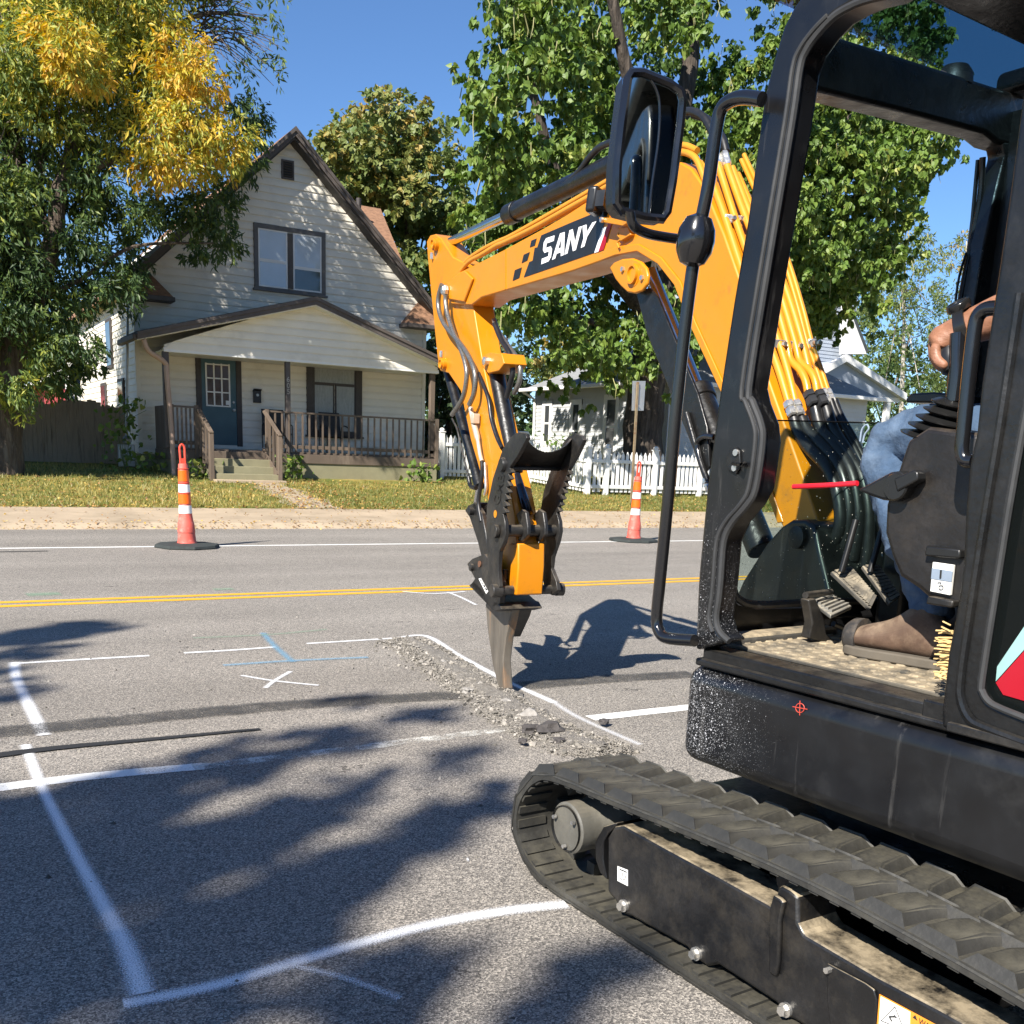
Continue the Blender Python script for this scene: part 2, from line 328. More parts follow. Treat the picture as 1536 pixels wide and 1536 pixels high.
M_GALV = mat('galvanised_steel', (0.42, 0.43, 0.43), 0.45, metal=0.6, var=0.12, vscale=4)
M_RUST = mat('rusty_post', (0.22, 0.17, 0.10), 0.7, var=0.3, vscale=6, col2=(0.16, 0.07, 0.03), c2scale=5)
M_BARK = mat('bark', (0.075, 0.055, 0.04), 0.95, var=0.75, vscale=9, col2=(.16, .13, .10), c2scale=7, c2lo=.5, c2hi=.62, bump=1.0, bscale=11, bdist=.08, stretch=(1, 1, 0.16))
M_PALEBARK = mat('pale_bark', (0.42, 0.38, 0.32), 0.9, var=0.3, vscale=6, bump=0.5, bscale=18)

# ------------------------------------------------------------------ ground
def GZ(Y):                                   # height of the far verge
    if Y < 15.4: return 0.0
    if Y < 15.62: return 0.075 * (Y - 15.4) / 0.22
    if Y < 17.7: return 0.075 + 0.045 * (Y - 15.62) / 1.0
    return 0.1686 + 0.0623 * (min(Y, 26) - 17.7)
def sheet(name, x0, x1, y0, y1, mt, ny=1, dz=0.0, kind='structure', nx=1, fz=None):
    mb = MB(); fz = fz or GZ
    for i in range(ny + 1):
        for j in range(nx + 1):
            y = y0 + (y1 - y0) * i / ny; mb.v.append(Vector((x0 + (x1 - x0) * j / nx, y, fz(y) + dz)))
    for i in range(ny):
        for j in range(nx): a = i * (nx + 1) + j; mb.f.append([a, a + 1, a + nx + 2, a + nx + 1])
    o = obj(name, mb, mt); o['kind'] = kind; return o
sheet('road', -160, 200, -120, 15.4, M_ASPH, fz=lambda y: 0.0)
sheet('kerb', -160, 200, 15.4, 15.62, M_CONC)
sheet('sidewalk', -160, 200, 15.62, 17.7, M_CONC)
sheet('lawn', -160, 200, 17.7, 26, M_GRASS, ny=1)
sheet('back_ground', -300, 400, 26, 500, M_GRASS, fz=lambda y: GZ(26))
sheet('near_verge', -160, 200, -420, -120, M_GRASS, fz=lambda y: 0.0)
# front walk of the house
mb = MB()
SX0, SX1 = on_Y(318, 700, 22.35).x, on_Y(420, 700, 22.35).x        # left and right edge of the front steps
PTA, PTB = [on_Y(373, 723, 22.1).x, on_Y(438, 761, 17.72).x], [on_Y(424, 723, 22.1).x, on_Y(518, 765, 17.72).x]
pw = lambda y, q: q[0] + (q[1] - q[0]) * (22.1 - y) / 4.38
YS_ = [17.72 + 4.38 * i / 10 for i in range(11)]
mb.strip([(pw(y, PTA) + .12 * math.sin(y * 5), y, GZ(y) + 0.006) for y in YS_], [(pw(y, PTB) + .12 * math.sin(y * 4 + 1), y, GZ(y) + 0.006) for y in YS_])
o = obj('front_path', mb, mat('leafy_path', (0.36, 0.285, 0.20), 0.95, var=0.3, vscale=5, col2=(0.25, 0.22, 0.10), c2scale=3, c2lo=0.5, c2hi=0.65, bump=0.4, bscale=50)); o['kind'] = 'structure'

# ------------------------------------------------------------------ road markings
NSTRIPE = [0]
def stripe(name, pts, w, mt, z=0.002, kind='structure', n=24, wob=0.0):
    """A painted strip along a path of ground points; UV v runs across it."""
    NSTRIPE[0] += 1; z = z + NSTRIPE[0] * 0.00015
    pts = [Vector((p[0], p[1], 0)) for p in pts]
    P = smooth_path(pts, n) if len(pts) > 2 else [pts[0].lerp(pts[1], i / n) for i in range(n + 1)]
    ws = w if callable(w) else (lambda t: w)
    L_, R__ = [], []
    for i, p in enumerate(P):
        t = P[min(i + 1, len(P) - 1)] - P[max(i - 1, 0)]; t.normalize(); s_ = Vector((-t.y, t.x, 0))
        q = i / (len(P) - 1); hw = ws(q) / 2; j = s_ * (RNG.normal() * wob)
        L_.append(p + s_ * hw + j + Vector((0, 0, z))); R__.append(p - s_ * hw + j + Vector((0, 0, z)))
    mb = MB(); mb.strip(L_, R__); o = obj(name, mb, mt, smooth=False)
    uv = o.data.uv_layers.new(name='UVMap'); k = len(P)
    for lp in o.data.loops:
        i = lp.vertex_index; uv.data[lp.index].uv = ((i % k) / (k - 1), 1.0 if i < k else 0.0)
    o['kind'] = kind; return o
PW_ = paint('white_line_paint', (0.78, 0.77, 0.73), dens=1.0, soft=0.2, worn=0.62)
PWW = paint('worn_line_paint', (0.62, 0.60, 0.54), dens=0.72, soft=0.3, worn=1.15)
PY = paint('yellow_line_paint', (0.72, 0.36, 0.015), dens=1.2, soft=0.12, worn=0.45)
PS = paint('white_spray', (0.82, 0.82, 0.82), dens=0.78, soft=1.0, grain=260)
PSX = paint('thin_white_spray', (0.8, 0.8, 0.8), dens=0.7, soft=1.0, grain=260)
PSF = paint('faint_white_spray', (0.85, 0.85, 0.85), dens=0.5, soft=1.0, grain=260)
PB = paint('blue_spray', (0.16, 0.38, 0.55), dens=0.5, soft=1.0, grain=330)
PG = paint('green_spray', (0.2, 0.42, 0.25), dens=0.42, soft=1.0, grain=330)
PT = paint('tyre_mark', (0.055, 0.053, 0.05), dens=0.66, soft=0.5, grain=150, worn=0.4)
PTAR = paint('tar_seam', (0.02, 0.02, 0.02), dens=1.1, soft=0.25, worn=0.3)
stripe('edge_line_marking', [(-150, 12.79), (190, 12.79)], 0.11, PW_, n=4)
stripe('centre_line_marking', [(-150, 8.57), (190, 8.57)], 0.105, PY, n=4)
stripe('centre_line_marking', [(-150, 8.37), (190, 8.37)], 0.105, PY, n=4)
G = lambda x, y: on_z(x, y, 0)
stripe('lane_line_marking', [G(-60, 1190), G(120, 1167), G(305, 1150)], 0.10, PW_, n=10)
stripe('lane_line_marking', [G(290, 1152), G(500, 1127), G(760, 1094)], 0.10, PWW, n=16)
stripe('lane_line_marking', [G(885, 1078), G(1200, 1043)], 0.11, PW_, n=10)
stripe('spray_line_marking', [G(20, 996), G(120, 990), G(224, 984)], 0.085, PS)
stripe('spray_line_marking', [G(276, 980), G(345, 976), G(414, 971)], 0.085, PS)
stripe('spray_line_marking', [G(460, 966), G(525, 962), G(588, 958)], 0.08, PS)
stripe('spray_line_marking', [G(598, 957), G(640, 955), G(690, 985), G(760, 1022), G(832, 1055)], 0.095, PS)
stripe('spray_line_marking', [G(832, 1055), G(870, 1078), G(960, 1118)], 0.085, PSF)
stripe('spray_line_marking', [G(22, 994), G(26, 1022), G(66, 1104)], lambda t: 0.12 - 0.01 * t, PS)
stripe('spray_line_marking', [G(38, 1118), G(62, 1180), G(110, 1275), G(160, 1368), G(188, 1420), G(214, 1492)], lambda t: .08 + .045 * t * t, PS)
stripe('spray_line_marking', [G(185, 1508), G(330, 1478), G(500, 1428), G(650, 1388), G(760, 1368), G(850, 1358)], 0.10, PS)
stripe('spray_line_marking', [G(420, 1446), G(520, 1470), G(600, 1500)], 0.06, PSF)
stripe('spray_line_marking', [G(362, 1014), G(410, 1022), G(478, 1029)], 0.06, PSX)
stripe('spray_line_marking', [G(398, 1033), G(412, 1022), G(436, 1008)], 0.06, PSX)
stripe('spray_line_marking', [G(604, 888), G(650, 891), G(698, 888)], 0.09, PSX)
stripe('spray_line_marking', [G(672, 889), G(692, 897), G(714, 908)], 0.07, PSX)
stripe('spray_line_marking', [G(700, 1291), G(703, 1291)], 0.05, PS, n=4)
stripe('spray_line_marking', [G(335, 999), G(440, 992), G(552, 987)], 0.12, PB)
stripe('spray_line_marking', [G(394, 950), G(414, 972), G(440, 994)], 0.11, PB)
stripe('spray_line_marking', [G(290, 958), G(400, 953), G(490, 945)], 0.08, PG)
stripe('spray_line_marking', [G(40, 893), G(90, 891)], 0.45, PG, n=8)
stripe('spray_line_marking', [G(320, 885), G(350, 884)], 0.3, PG, n=8)
stripe('tyre_marking', [G(-80, 1108), G(200, 1080), G(420, 1060), G(690, 1043)], 0.27, PT)
stripe('tyre_marking', [G(780, 1030), G(900, 1020), G(1040, 1012)], 0.26, PT)
stripe('tar_marking', [G(-60, 1142), G(80, 1124), G(230, 1110), G(390, 1095)], lambda t: 0.085 * (1 - 0.6 * t), PTAR)
stripe('tar_marking', [G(-40, 829), G(72, 827)], 0.05, PTAR, n=6)

# ------------------------------------------------------------------ the house
YH = 25.0; XL, XR, XC = 4.62, 11.76, 8.22
hs = thing('timber_house', 'cream sided gabled house with brown trim and a railed front porch', 'house', (XC, YH, GZ(23.4)))
part('wall', hs, M_SIDE, lambda b: (b.prism([(XL, YH, 0.95), (XR, YH, 0.95), (XR, YH, 5.05), (XC, YH, 8.25), (XL, YH, 5.05)], (0, 9.0, 0))), smooth=False)
part('foundation', hs, M_BLOCK, lambda b: b.abox(XL + .03, XR - .03, YH + .03, YH + 8.9, 0.3, 0.96))
def board(x0, x1, x0t, x1t, z0, z1, Y, par, mt=M_SIDE):
    mb = MB(); zm = z0 + (z1 - z0) * .62; xm0, xm1 = x0 + (x0t - x0) * .62, x1 + (x1t - x1) * .62
    mb.add([(x0, Y - .034, z0), (x1, Y - .034, z0), (xm1, Y - .028, zm), (xm0, Y - .028, zm), (x1t, Y - .004, z1), (x0t, Y - .004, z1), (x0, Y + .002, z0), (x1, Y + .002, z0), (x1t, Y + .002, z1), (x0t, Y + .002, z1)],
           [(0, 1, 2, 3), (3, 2, 4, 5), (6, 9, 8, 7), (0, 6, 7, 1), (5, 4, 8, 9), (0, 3, 5, 9, 6), (1, 7, 8, 4, 2)])
    return obj('siding_board', mb, mt, par, smooth=False)
EX = 0.172
z = 0.97
while z < 8.0:
    z1 = z + EX
    hw = lambda zz: min(3.57, (8.2 - zz) * 1.03)
    if z1 > 8.15: z1 = 8.15
    board(XC - hw(z), XC + hw(z) , XC - hw(z1), XC + hw(z1), z, z1 + 0.004, YH, hs)
    z += EX
# porch gable siding
YP = 23.45
gable = lambda zz, a: (4.50 - zz) / 0.365 * a
z = 3.19
while z < 4.3:
    z1 = z + EX
    board(max(4.9, XC - gable(z, 1)), min(11.42, XC - .05 + gable(z, 1)), max(4.9, XC - gable(z1, 1)), min(11.42, XC - .05 + gable(z1, 1)), z, z1 + .004, YP, hs)
    z += EX
part('porch_gable', hs, M_SIDE, lambda b: b.prism([(4.9, YP, 3.19), (11.42, YP, 3.19), (11.42, YP, 3.28), (XC, YP, 4.46), (4.9, YP, 3.28)], (0, 0.08, 0)), smooth=False)
part('porch_beam', hs, M_WHITE, lambda b: (b.abox(4.88, 11.44, YP - .03, YP + .12, 3.13, 3.22)), bevel=.006)
# corner boards
for x in (XL, XR):
    part('corner_board', hs, M_SIDE, lambda b: b.abox(x - .05, x + .05, YH - .044, YH + .05, 0.95, 5.0), bevel=.006)
# main roof: two slopes, rake boards, soffit
def roof_slope(name, x0, z0, x1, z1, y0, y1, mt, th=0.09, par=hs):
    mb = MB(); mb.prism([(x0, y0, z0), (x1, y0, z1), (x1, y0, z1 + th), (x0, y0, z0 + th)], (0, y1 - y0, 0)); return obj(name, mb, mt, par, smooth=False)
roof_slope('roof', XC, 8.30, 12.15, 4.52, 24.6, 34.2, M_SHING)
roof_slope('roof', 4.29, 4.52, XC, 8.30, 24.6, 34.2, M_SHING)
for sgn in (1, -1):
    for (w_, dz, yy, dd) in ((0.20, 0.0, 24.55, 0.05), (0.09, 0.105, 24.52, 0.08)):
        mb = MB(); x1 = XC + sgn * 3.96
        mb.prism([(XC, yy, 8.40 - dz * .0 - (0.20 if w_ > .1 else 0.10)), (x1, yy, 4.60 - (0.20 if w_ > .1 else 0.10)), (x1, yy, 4.60), (XC, yy, 8.40)], (0, dd, 0))
        obj('rake_board', mb, M_TRIM, hs, smooth=False)
    mb = MB(); x1 = XC + sgn * 3.9
    mb.prism([(XC, 24.62, 8.27), (x1, 24.62, 4.50), (x1, 24.62, 4.42), (XC, 24.62, 8.14)], (0, .4, 0)); obj('soffit', mb, M_DKTRIM, hs, smooth=False)
    # eave return with its own scrap of shingle roof
    xa, xb = XC + sgn * 2.85, XC + sgn * 4.0
    mb = MB()
    mb.add([(xa, 24.55, 4.40), (xb, 24.55, 4.40), (xb, 25, 4.40), (xa, 25, 4.40), (xa + sgn * .5, 25, 5.0), (xb, 25, 5.05), (xb, 24.8, 4.8)],
           [(0, 1, 2, 3), (0, 4, 6, 1), (4, 5, 6), (0, 3, 4), (1, 6, 5, 2), (3, 2, 5, 4)]); obj('eave_return', mb, M_SHING, hs, smooth=False)
    part('cornice', hs, M_TRIM, lambda b: b.abox(min(xa, xb) - .03, max(xa, xb) + .03, 24.52, 24.99, 4.30, 4.40), bevel=.01)
# cross gable on the right slope and a vent pipe
r1 = on_Y(571, 313, 29.5); e1 = on_Y(606, 398, 27.0)
mb = MB(); mb.add([(8.6, 29.5, r1.z), (r1.x, 29.5, r1.z), (e1.x, 27.0, e1.z), (9.0, 27.0, e1.z), (8.6, 32, e1.z), (r1.x, 32, e1.z)],
                  [(0, 1, 2, 3), (0, 4, 5, 1), (1, 5, 2)]); obj('cross_gable_roof', mb, M_SHING, hs, smooth=False)
part('cross_gable_wall', hs, M_SIDE, lambda b: b.abox(XR - .5, e1.x - .25, 27.3, 31.7, 3.5, e1.z - .02), smooth=False)
pv = on_Y(538, 316, 28.5)
part('vent_pipe', hs, M_DKTRIM, lambda b: b.rod(pv - Vector((0, 0, .5)), pv + Vector((0, 0, .32)), .07))
# gable vent with louvres
va, vb = on_Y(425.5, 241, 24.9), on_Y(439.5, 267, 24.9)
gv = part('gable_vent', hs, M_DKTRIM, lambda b: b.abox(va.x, vb.x, 24.955, 24.975, vb.z, va.z))
part('vent_frame', gv, M_TRIM, lambda b: [b.abox(va.x - .04, va.x, 24.93, 24.98, vb.z - .04, va.z + .04), b.abox(vb.x, vb.x + .04, 24.93, 24.98, vb.z - .04, va.z + .04),
                                      b.abox(va.x, vb.x, 24.93, 24.98, va.z, va.z + .04), b.abox(va.x, vb.x, 24.93, 24.98, vb.z - .04, vb.z)])
for k in range(6):
    zz = vb.z + .02 + k * (va.z - vb.z - .02) / 6
    part('louvre', gv, M_DKTRIM, lambda b: b.box(((va.x + vb.x) / 2, 24.94, zz + .03), ((vb.x - va.x) / 2, 0, 0), (0, .02, .025), (0, -.005, .006)))
# windows
def window(par, x0, x1, z0, z1, Y, frame_mt, fw_, panes, sash_mt, sill=True):
    """panes: list of (x0,x1,z0,z1 fractions, material)."""
    f = part('window', par, frame_mt, lambda b: [b.abox(x0, x0 + fw_, Y - .055, Y + .02, z0, z1), b.abox(x1 - fw_, x1, Y - .055, Y + .02, z0, z1),
             b.abox(x0 + fw_, x1 - fw_, Y - .048, Y + .02, z1 - fw_, z1), b.abox(x0 + fw_, x1 - fw_, Y - .048, Y + .02, z0, z0 + fw_ * .5)], bevel=.006)
    xa, xb, za, zb = x0 + fw_, x1 - fw_, z0 + fw_ * .5, z1 - fw_
    for (a, c, d, e, mt) in panes:
        A, C_, D, E_ = xa + (xb - xa) * a, xa + (xb - xa) * c, za + (zb - za) * d, za + (zb - za) * e
        s_ = .035
        part('sash', f, sash_mt, lambda b: [b.abox(A, A + s_, Y - .036, Y, D, E_), b.abox(C_ - s_, C_, Y - .036, Y, D, E_), b.abox(A + s_, C_ - s_, Y - .035, Y, E_ - s_, E_), b.abox(A + s_, C_ - s_, Y - .035, Y, D, D + s_)])
        part('pane', f, mt, lambda b: b.abox(A + s_, C_ - s_, Y - .028, Y - .02, D + s_, E_ - s_), smooth=False)
    if sill: part('sill', f, frame_mt, lambda b: b.abox(x0 - .04, x1 + .04, Y - .09, Y + .02, z0 - .05, z0), bevel=.006)
    return f
window(hs, 7.32, 9.07, 4.86, 6.29, YH - .02, mat('grey_trim', (.115, .108, .104), .6, var=.25, vscale=6, col2=(.28, .27, .26), c2scale=9, c2lo=.62, c2hi=.74), .10, [(.0, .455, .0, .46, M_BLIND), (.0, .455, .46, 1, M_BLIND), (.545, 1, .40, 1, M_BLIND), (.545, 1, 0, .40, M_PANE)], M_WHITE)
part('mullion', hs, M_TRIM, lambda b: b.abox(8.13, 8.26, YH - .07, YH, 4.93, 6.16), bevel=.004)
window(hs, 8.58, 10.03, 1.55, 3.46, YH - .02, M_DKTRIM, .17, [(0, 1, .70, 1, M_CURT), (0, .49, 0, .70, M_CURT), (.51, 1, 0, .70, M_CURT)], M_DKTRIM)
# left side wall: shingle courses and windows
part('side_courses', hs, M_SIDE, lambda b: [b.add([(XL - .022, YH + .1, zz), (XL - .022, YH + 8.9, zz), (XL - .004, YH + 8.9, zz + .15), (XL - .004, YH + .1, zz + .15)], [(0, 1, 2, 3)]) or
     b.add([(XL - .022, YH + .1, zz), (XL - .022, YH + 8.9, zz), (XL, YH + 8.9, zz), (XL, YH + .1, zz)], [(0, 1, 2, 3)]) for zz in np.arange(1.0, 4.4, .15)], smooth=False, kind='stuff')
for y_, z_ in ((26.6, 1.5), (29.2, 1.5), (28.0, 3.0)):
    w_ = part('window', hs, M_DKTRIM, lambda b: b.abox(XL - .06, XL, y_, y_ + .8, z_, z_ + 1.2), bevel=.006)
    part('pane', w_, M_PANE, lambda b: b.abox(XL - .07, XL - .05, y_ + .08, y_ + .72, z_ + .08, z_ + 1.12), smooth=False)
# door
d0, d1, dz0, dz1 = 5.90, 6.97, 1.20, 3.37
part('door_frame', hs, M_DKTRIM, lambda b: [b.abox(d0, d0 + .13, YH - .06, YH, dz0, dz1), b.abox(d1 - .13, d1, YH - .06, YH, dz0, dz1), b.abox(d0 + .13, d1 - .13, YH - .058, YH, dz1 - .15, dz1)], bevel=.008)
dr = part('door', hs, M_DOOR, lambda b: b.abox(d0 + .13, d1 - .13, YH - .04, YH - .024, dz0 + .02, dz1 - .15), bevel=.004)
gx0, gx1, gz0, gz1 = d0 + .24, d0 + .78, 2.12, 3.06
part('glazing', dr, mat('door_glass', (0.075, 0.04, 0.04), .08, coat=.3), lambda b: b.abox(gx0, gx1, YH - .046, YH - .041, gz0, gz1), smooth=False)
part('glazing_bar', dr, M_WHITE, lambda b: [b.abox(gx0 - .02 + (gx1 - gx0) * i / 3, gx0 + .015 + (gx1 - gx0) * i / 3, YH - .062, YH - .04, gz0 - .02, gz1 + .02) for i in range(4)] +
     [b.abox(gx0 - .02, gx1 + .015, YH - .058, YH - .042, gz0 - .02 + (gz1 - gz0) * i / 3, gz0 + .01 + (gz1 - gz0) * i / 3) for i in range(4)])
part('handle', dr, M_GALV, lambda b: [b.lathe((d1 - .2, YH - .04, 2.04), [(.03, 0), (.03, .02), (.015, .03), (.03, .05), (.03, .08), (.01, .09)], (0, -1, 0), 12), b.lathe((d1 - .2, YH - .04, 2.22), [(.03, 0), (.025, .03)], (0, -1, 0), 12)])
part('notice', dr, M_WHITE, lambda b: b.abox(gx1 - .1, gx1 - .02, YH - .067, YH - .063, gz0 + .03, gz0 + .13))
# porch: deck, skirt, roof, posts, gutter, railing, steps
part('deck_fascia', hs, M_DECK, lambda b: [b.abox(4.95, SX0, YP - .02, YP + .03, .87, 1.08), b.abox(SX1, 11.47, YP - .02, YP + .03, .87, 1.08), b.abox(4.93, 4.96, YP, YH, .87, 1.08)], bevel=.005)
part('porch_skirt', hs, M_BLOCK, lambda b: [b.abox(4.98, 11.45, YP + .01, YP + .08, .3, .868), b.abox(4.98, 5.04, YP + .08, YH, .3, .868), b.abox(11.38, 11.45, YP + .08, YH, .3, .868)], smooth=False)
for k in range(9):
    y_ = YP + .03 + k * .172
    part('deck_board', hs, M_DECK, lambda b: b.abox(4.95, 11.47, y_, y_ + .165, 1.081, 1.12), bevel=.004, seg=1)
pr = lambda s, yy0, yy1, dz: [(XC - .05, yy0, 4.52 + dz), (XC + s * 3.3 if s > 0 else 4.28, yy0, (4.52 - 3.25 * .352 if s > 0 else 3.40) + dz)]
for s in (1, -1):
    xe = 11.62 if s > 0 else 4.28; ze = 3.36 if s > 0 else 3.42
    mb = MB(); mb.prism([(XC - .05, 23.1, 4.50), (xe, 23.1, ze), (xe, 23.1, ze + .05), (XC - .05, 23.1, 4.56)], (0, 1.92, 0)); obj('porch_roof', mb, M_DSHING, hs, smooth=False)
    mb = MB(); mb.prism([(XC - .05, 23.06, 4.38), (xe, 23.06, ze - .12), (xe, 23.06, ze + .03), (XC - .05, 23.06, 4.545)], (0, .036, 0)); obj('rake_board', mb, M_TRIM, hs, smooth=False)
    mb = MB(); mb.prism([(XC - .05, 23.03, 4.47), (xe, 23.03, ze - .03), (xe, 23.03, ze + .035), (XC - .05, 23.03, 4.55)], (0, .03, 0)); obj('rake_board', mb, M_TRIM, hs, smooth=False)
    mb = MB(); mb.prism([(XC - .05, 23.1, 4.36), (xe, 23.1, ze - .13), (xe, 23.1, ze - .11), (XC - .05, 23.1, 4.38)], (0, .37, 0)); obj('soffit', mb, M_WHITE, hs, smooth=False)
part('porch_ceiling', hs, M_WHITE, lambda b: b.abox(4.92, 11.4, YP + .12, YH - .03, 3.17, 3.20), smooth=False)
part('gutter', hs, M_TRIM, lambda b: b.abox(4.2, 4.32, 23.1, 25, 3.30, 3.42), bevel=.02)
part('porch_post', hs, mat('pinkish_downspout', (0.42, 0.29, 0.22), .6, var=.1), lambda b: b.tube(smooth_path([(4.42, 23.15, 3.32), (4.52, 23.2, 3.1), (4.88, 23.38, 2.9), (4.92, 23.4, 2.65), (4.98, 23.4, 1.4), (5.0, 23.4, .5)], 5), .055, 10))
part('porch_post', hs, M_TRIM, lambda b: b.abox(4.86, 4.99, YP, YP + .13, 1.12, 3.14), bevel=.006)
cp = part('porch_post', hs, M_TRIM, lambda b: b.abox(7.57, 7.68, YP, YP + .11, 1.12, 3.14), bevel=.006)
part('porch_post', hs, M_DECK, lambda b: b.abox(11.24, 11.36, YP, YP + .12, 1.12, 3.14), bevel=.006)
for k, ch in enumerate('605'):
    zt = 2.80 - k * .135
    def numeral(b): text_on(b, ch, [(7.59, YP - .004, zt - .115), (7.665, YP - .004, zt - .115), (7.665, YP - .004, zt), (7.59, YP - .004, zt)], bold=.01)
    part('house_number', cp, mat('pale_numeral', (0.34, 0.32, 0.28), .5), numeral, smooth=False)
def railing(xs0, xs1, n, zt=2.03):
    part('top_rail', hs, M_DECK, lambda b: b.abox(xs0, xs1, YP - .03, YP + .07, zt - .04, zt), bevel=.005)
    part('bottom_rail', hs, M_DECK, lambda b: b.abox(xs0, xs1, YP + .0, YP + .035, 1.2, 1.28), bevel=.005)
    base = None
    for k in range(n):
        x = xs0 + .08 + (xs1 - xs0 - .16) * k / (n - 1)
        if base is None: base = part('baluster', hs, M_DECK, lambda b: b.abox(x - .02, x + .02, YP - .022, YP - .001, 1.1, zt - .045)); bx = x
        else: dup(base, hs, (x - bx, 0, 0))
    for x in (xs0, xs1 - .09):
        part('rail_post', hs, M_DECK, lambda b: b.abox(x, x + .09, YP - .06, YP - .024, .92, zt + .02), bevel=.004)
railing(SX1, 11.46, 27)
railing(4.95, SX0, 6)
part('rail_panel', hs, M_DECK, lambda b: b.abox(4.94, 4.975, YP, YH - .1, 1.1, 2.03))
ys = lambda k: YP - .03 - .27 * k
for k in range(4):
    zt = 1.085 - .155 * (k)
    part('step', hs, M_BLOCK if k else M_DECK, lambda b: b.abox(SX0 + .06, SX1 - .04, ys(k + 1) + .0, ys(k), .35, zt - (.002 if k == 0 else 0)), bevel=.008)
part('step', hs, M_CONC, lambda b: b.abox(SX0, SX1 + .05, ys(4) - .3, ys(4), .35, .50), bevel=.01)
for x in (SX0, SX1):
    y2 = ys(4) + .02
    part('rail_post', hs, M_DECK, lambda b: b.abox(x - .045, x + .045, y2 - .05, y2 + .04, .40, 1.50), bevel=.005)
    part('top_rail', hs, M_DECK, lambda b: b.beam((x, YP, 2.0), (x, y2 - .06, 1.46), .09, .04), bevel=.005)
    part('stair_stringer', hs, M_DECK, lambda b: b.beam((x + (.05 if x < SX1 - .1 else -.05), YP, 1.12), (x + (.05 if x < SX1 - .1 else -.05), y2, .58), .04, .14))
    for k in range(4):
        t = (k + .6) / 4.4; y_ = YP + (y2 - YP) * t
        part('baluster', hs, M_DECK, lambda b: b.abox(x - .02, x + .02, y_ - .02, y_ + .02, 1.02 - .55 * t, 1.97 - .53 * t))

# small things on and by the porch
def mailbox(b):
    b.abox(7.24, 7.42, YH - .12, YH - .03, 2.24, 2.52); b.box((7.33, YH - .09, 2.53), (.1, 0, 0), (0, .06, -.025), (0, .003, .012))
t_ = thing('mailbox', 'black wall mailbox beside the teal front door', 'mailbox', (7.33, YH - .08, 2.24))
part('box', t_, M_BLACKP, mailbox, bevel=.008)
part('badge', t_, M_GALV, lambda b: b.lathe((7.33, YH - .12, 2.42), [(.035, 0), (.03, .008)], (0, -1, 0), 14))
def porch_chair(x, lab):
    t_ = thing('patio_chair', lab, 'chair', (x, 24.3, 1.12), 'chairs on the porch')
    part('backrest', t_, M_MESH, lambda b: b.box((x, 24.62, 1.12 + .68), (.27, 0, 0), (0, .012, 0), (0, .06, .30)), bevel=.01)
    part('seat', t_, M_MESH, lambda b: b.box((x, 24.32, 1.12 + .40), (.27, 0, 0), (0, .27, -.02), (0, 0, .012)), bevel=.01)
    for sx in (-1, 1):
        part('armrest', t_, M_BLACKP, lambda b: b.tube(smooth_path([(x + sx * .28, 24.55, 1.12), (x + sx * .28, 24.55, 1.12 + .62), (x + sx * .28, 24.1, 1.12 + .62), (x + sx * .28, 24.02, 1.12 + .5), (x + sx * .28, 24.06, 1.12)], 4), .014, 8))
    part('frame', t_, M_BLACKP, lambda b: b.tube([(x - .27, 24.05, 1.12 + .40), (x + .27, 24.05, 1.12 + .40)], .014, 8))
porch_chair(7.62, 'black mesh patio chair next to the front door')
porch_chair(9.05, 'black mesh patio chair under the porch window')
t_ = thing('electric_meter', 'grey electric meter box low on the left house corner', 'meter', (4.2, 24.9, .7))
part('box', t_, M_GALV, lambda b: b.abox(4.1, 4.45, 24.8, 24.98, .65, 1.15), bevel=.02)
part('dial', t_, mat('meter_glass', (.2, .22, .24), .1), lambda b: b.lathe((4.28, 24.8, 1.25), [(.1, 0), (.1, .08), (.08, .12)], (0, -1, 0), 16))
part('conduit', t_, M_GALV, lambda b: b.rod((4.28, 24.9, 1.1), (4.45, 24.9, 4.2), .03, 8))

# ------------------------------------------------------------------ fences
wf = thing('board_fence', 'weathered grey board fence between the left tree and the house', 'fence', (2.5, 26.0, GZ(26)))
zf = GZ(26) - .02
for k in range(27):
    x = 1.75 + k * .100; h = 1.34 + .06 * math.sin(k * 1.7) * .4 + (.10 if 12 < k < 22 else 0)
    gap = .001 if k > 11 else .004
    part('fence_board', wf, M_OLDWOOD, lambda b: b.abox(x, x + .1 - gap, 26.0 + .004 * (k % 3), 26.02 + .004 * (k % 3), zf, zf + h))
part('rear_panel', wf, M_OLDWOOD, lambda b: b.abox(1.72, 4.44, 26.081, 26.095, zf, zf + 1.3))
for zz in (.35, 1.05): part('rail', wf, M_OLDWOOD, lambda b: b.abox(1.7, 4.45, 26.035, 26.08, zf + zz, zf + zz + .09))
def picket_mesh(x, Y, z0, h, w_=.085):
    mb = MB(); mb.prism([(x - w_ / 2, Y, z0), (x + w_ / 2, Y, z0), (x + w_ / 2, Y, z0 + h - .09), (x, Y, z0 + h), (x - w_ / 2, Y, z0 + h - .09)], (0, .022, 0)); return mb
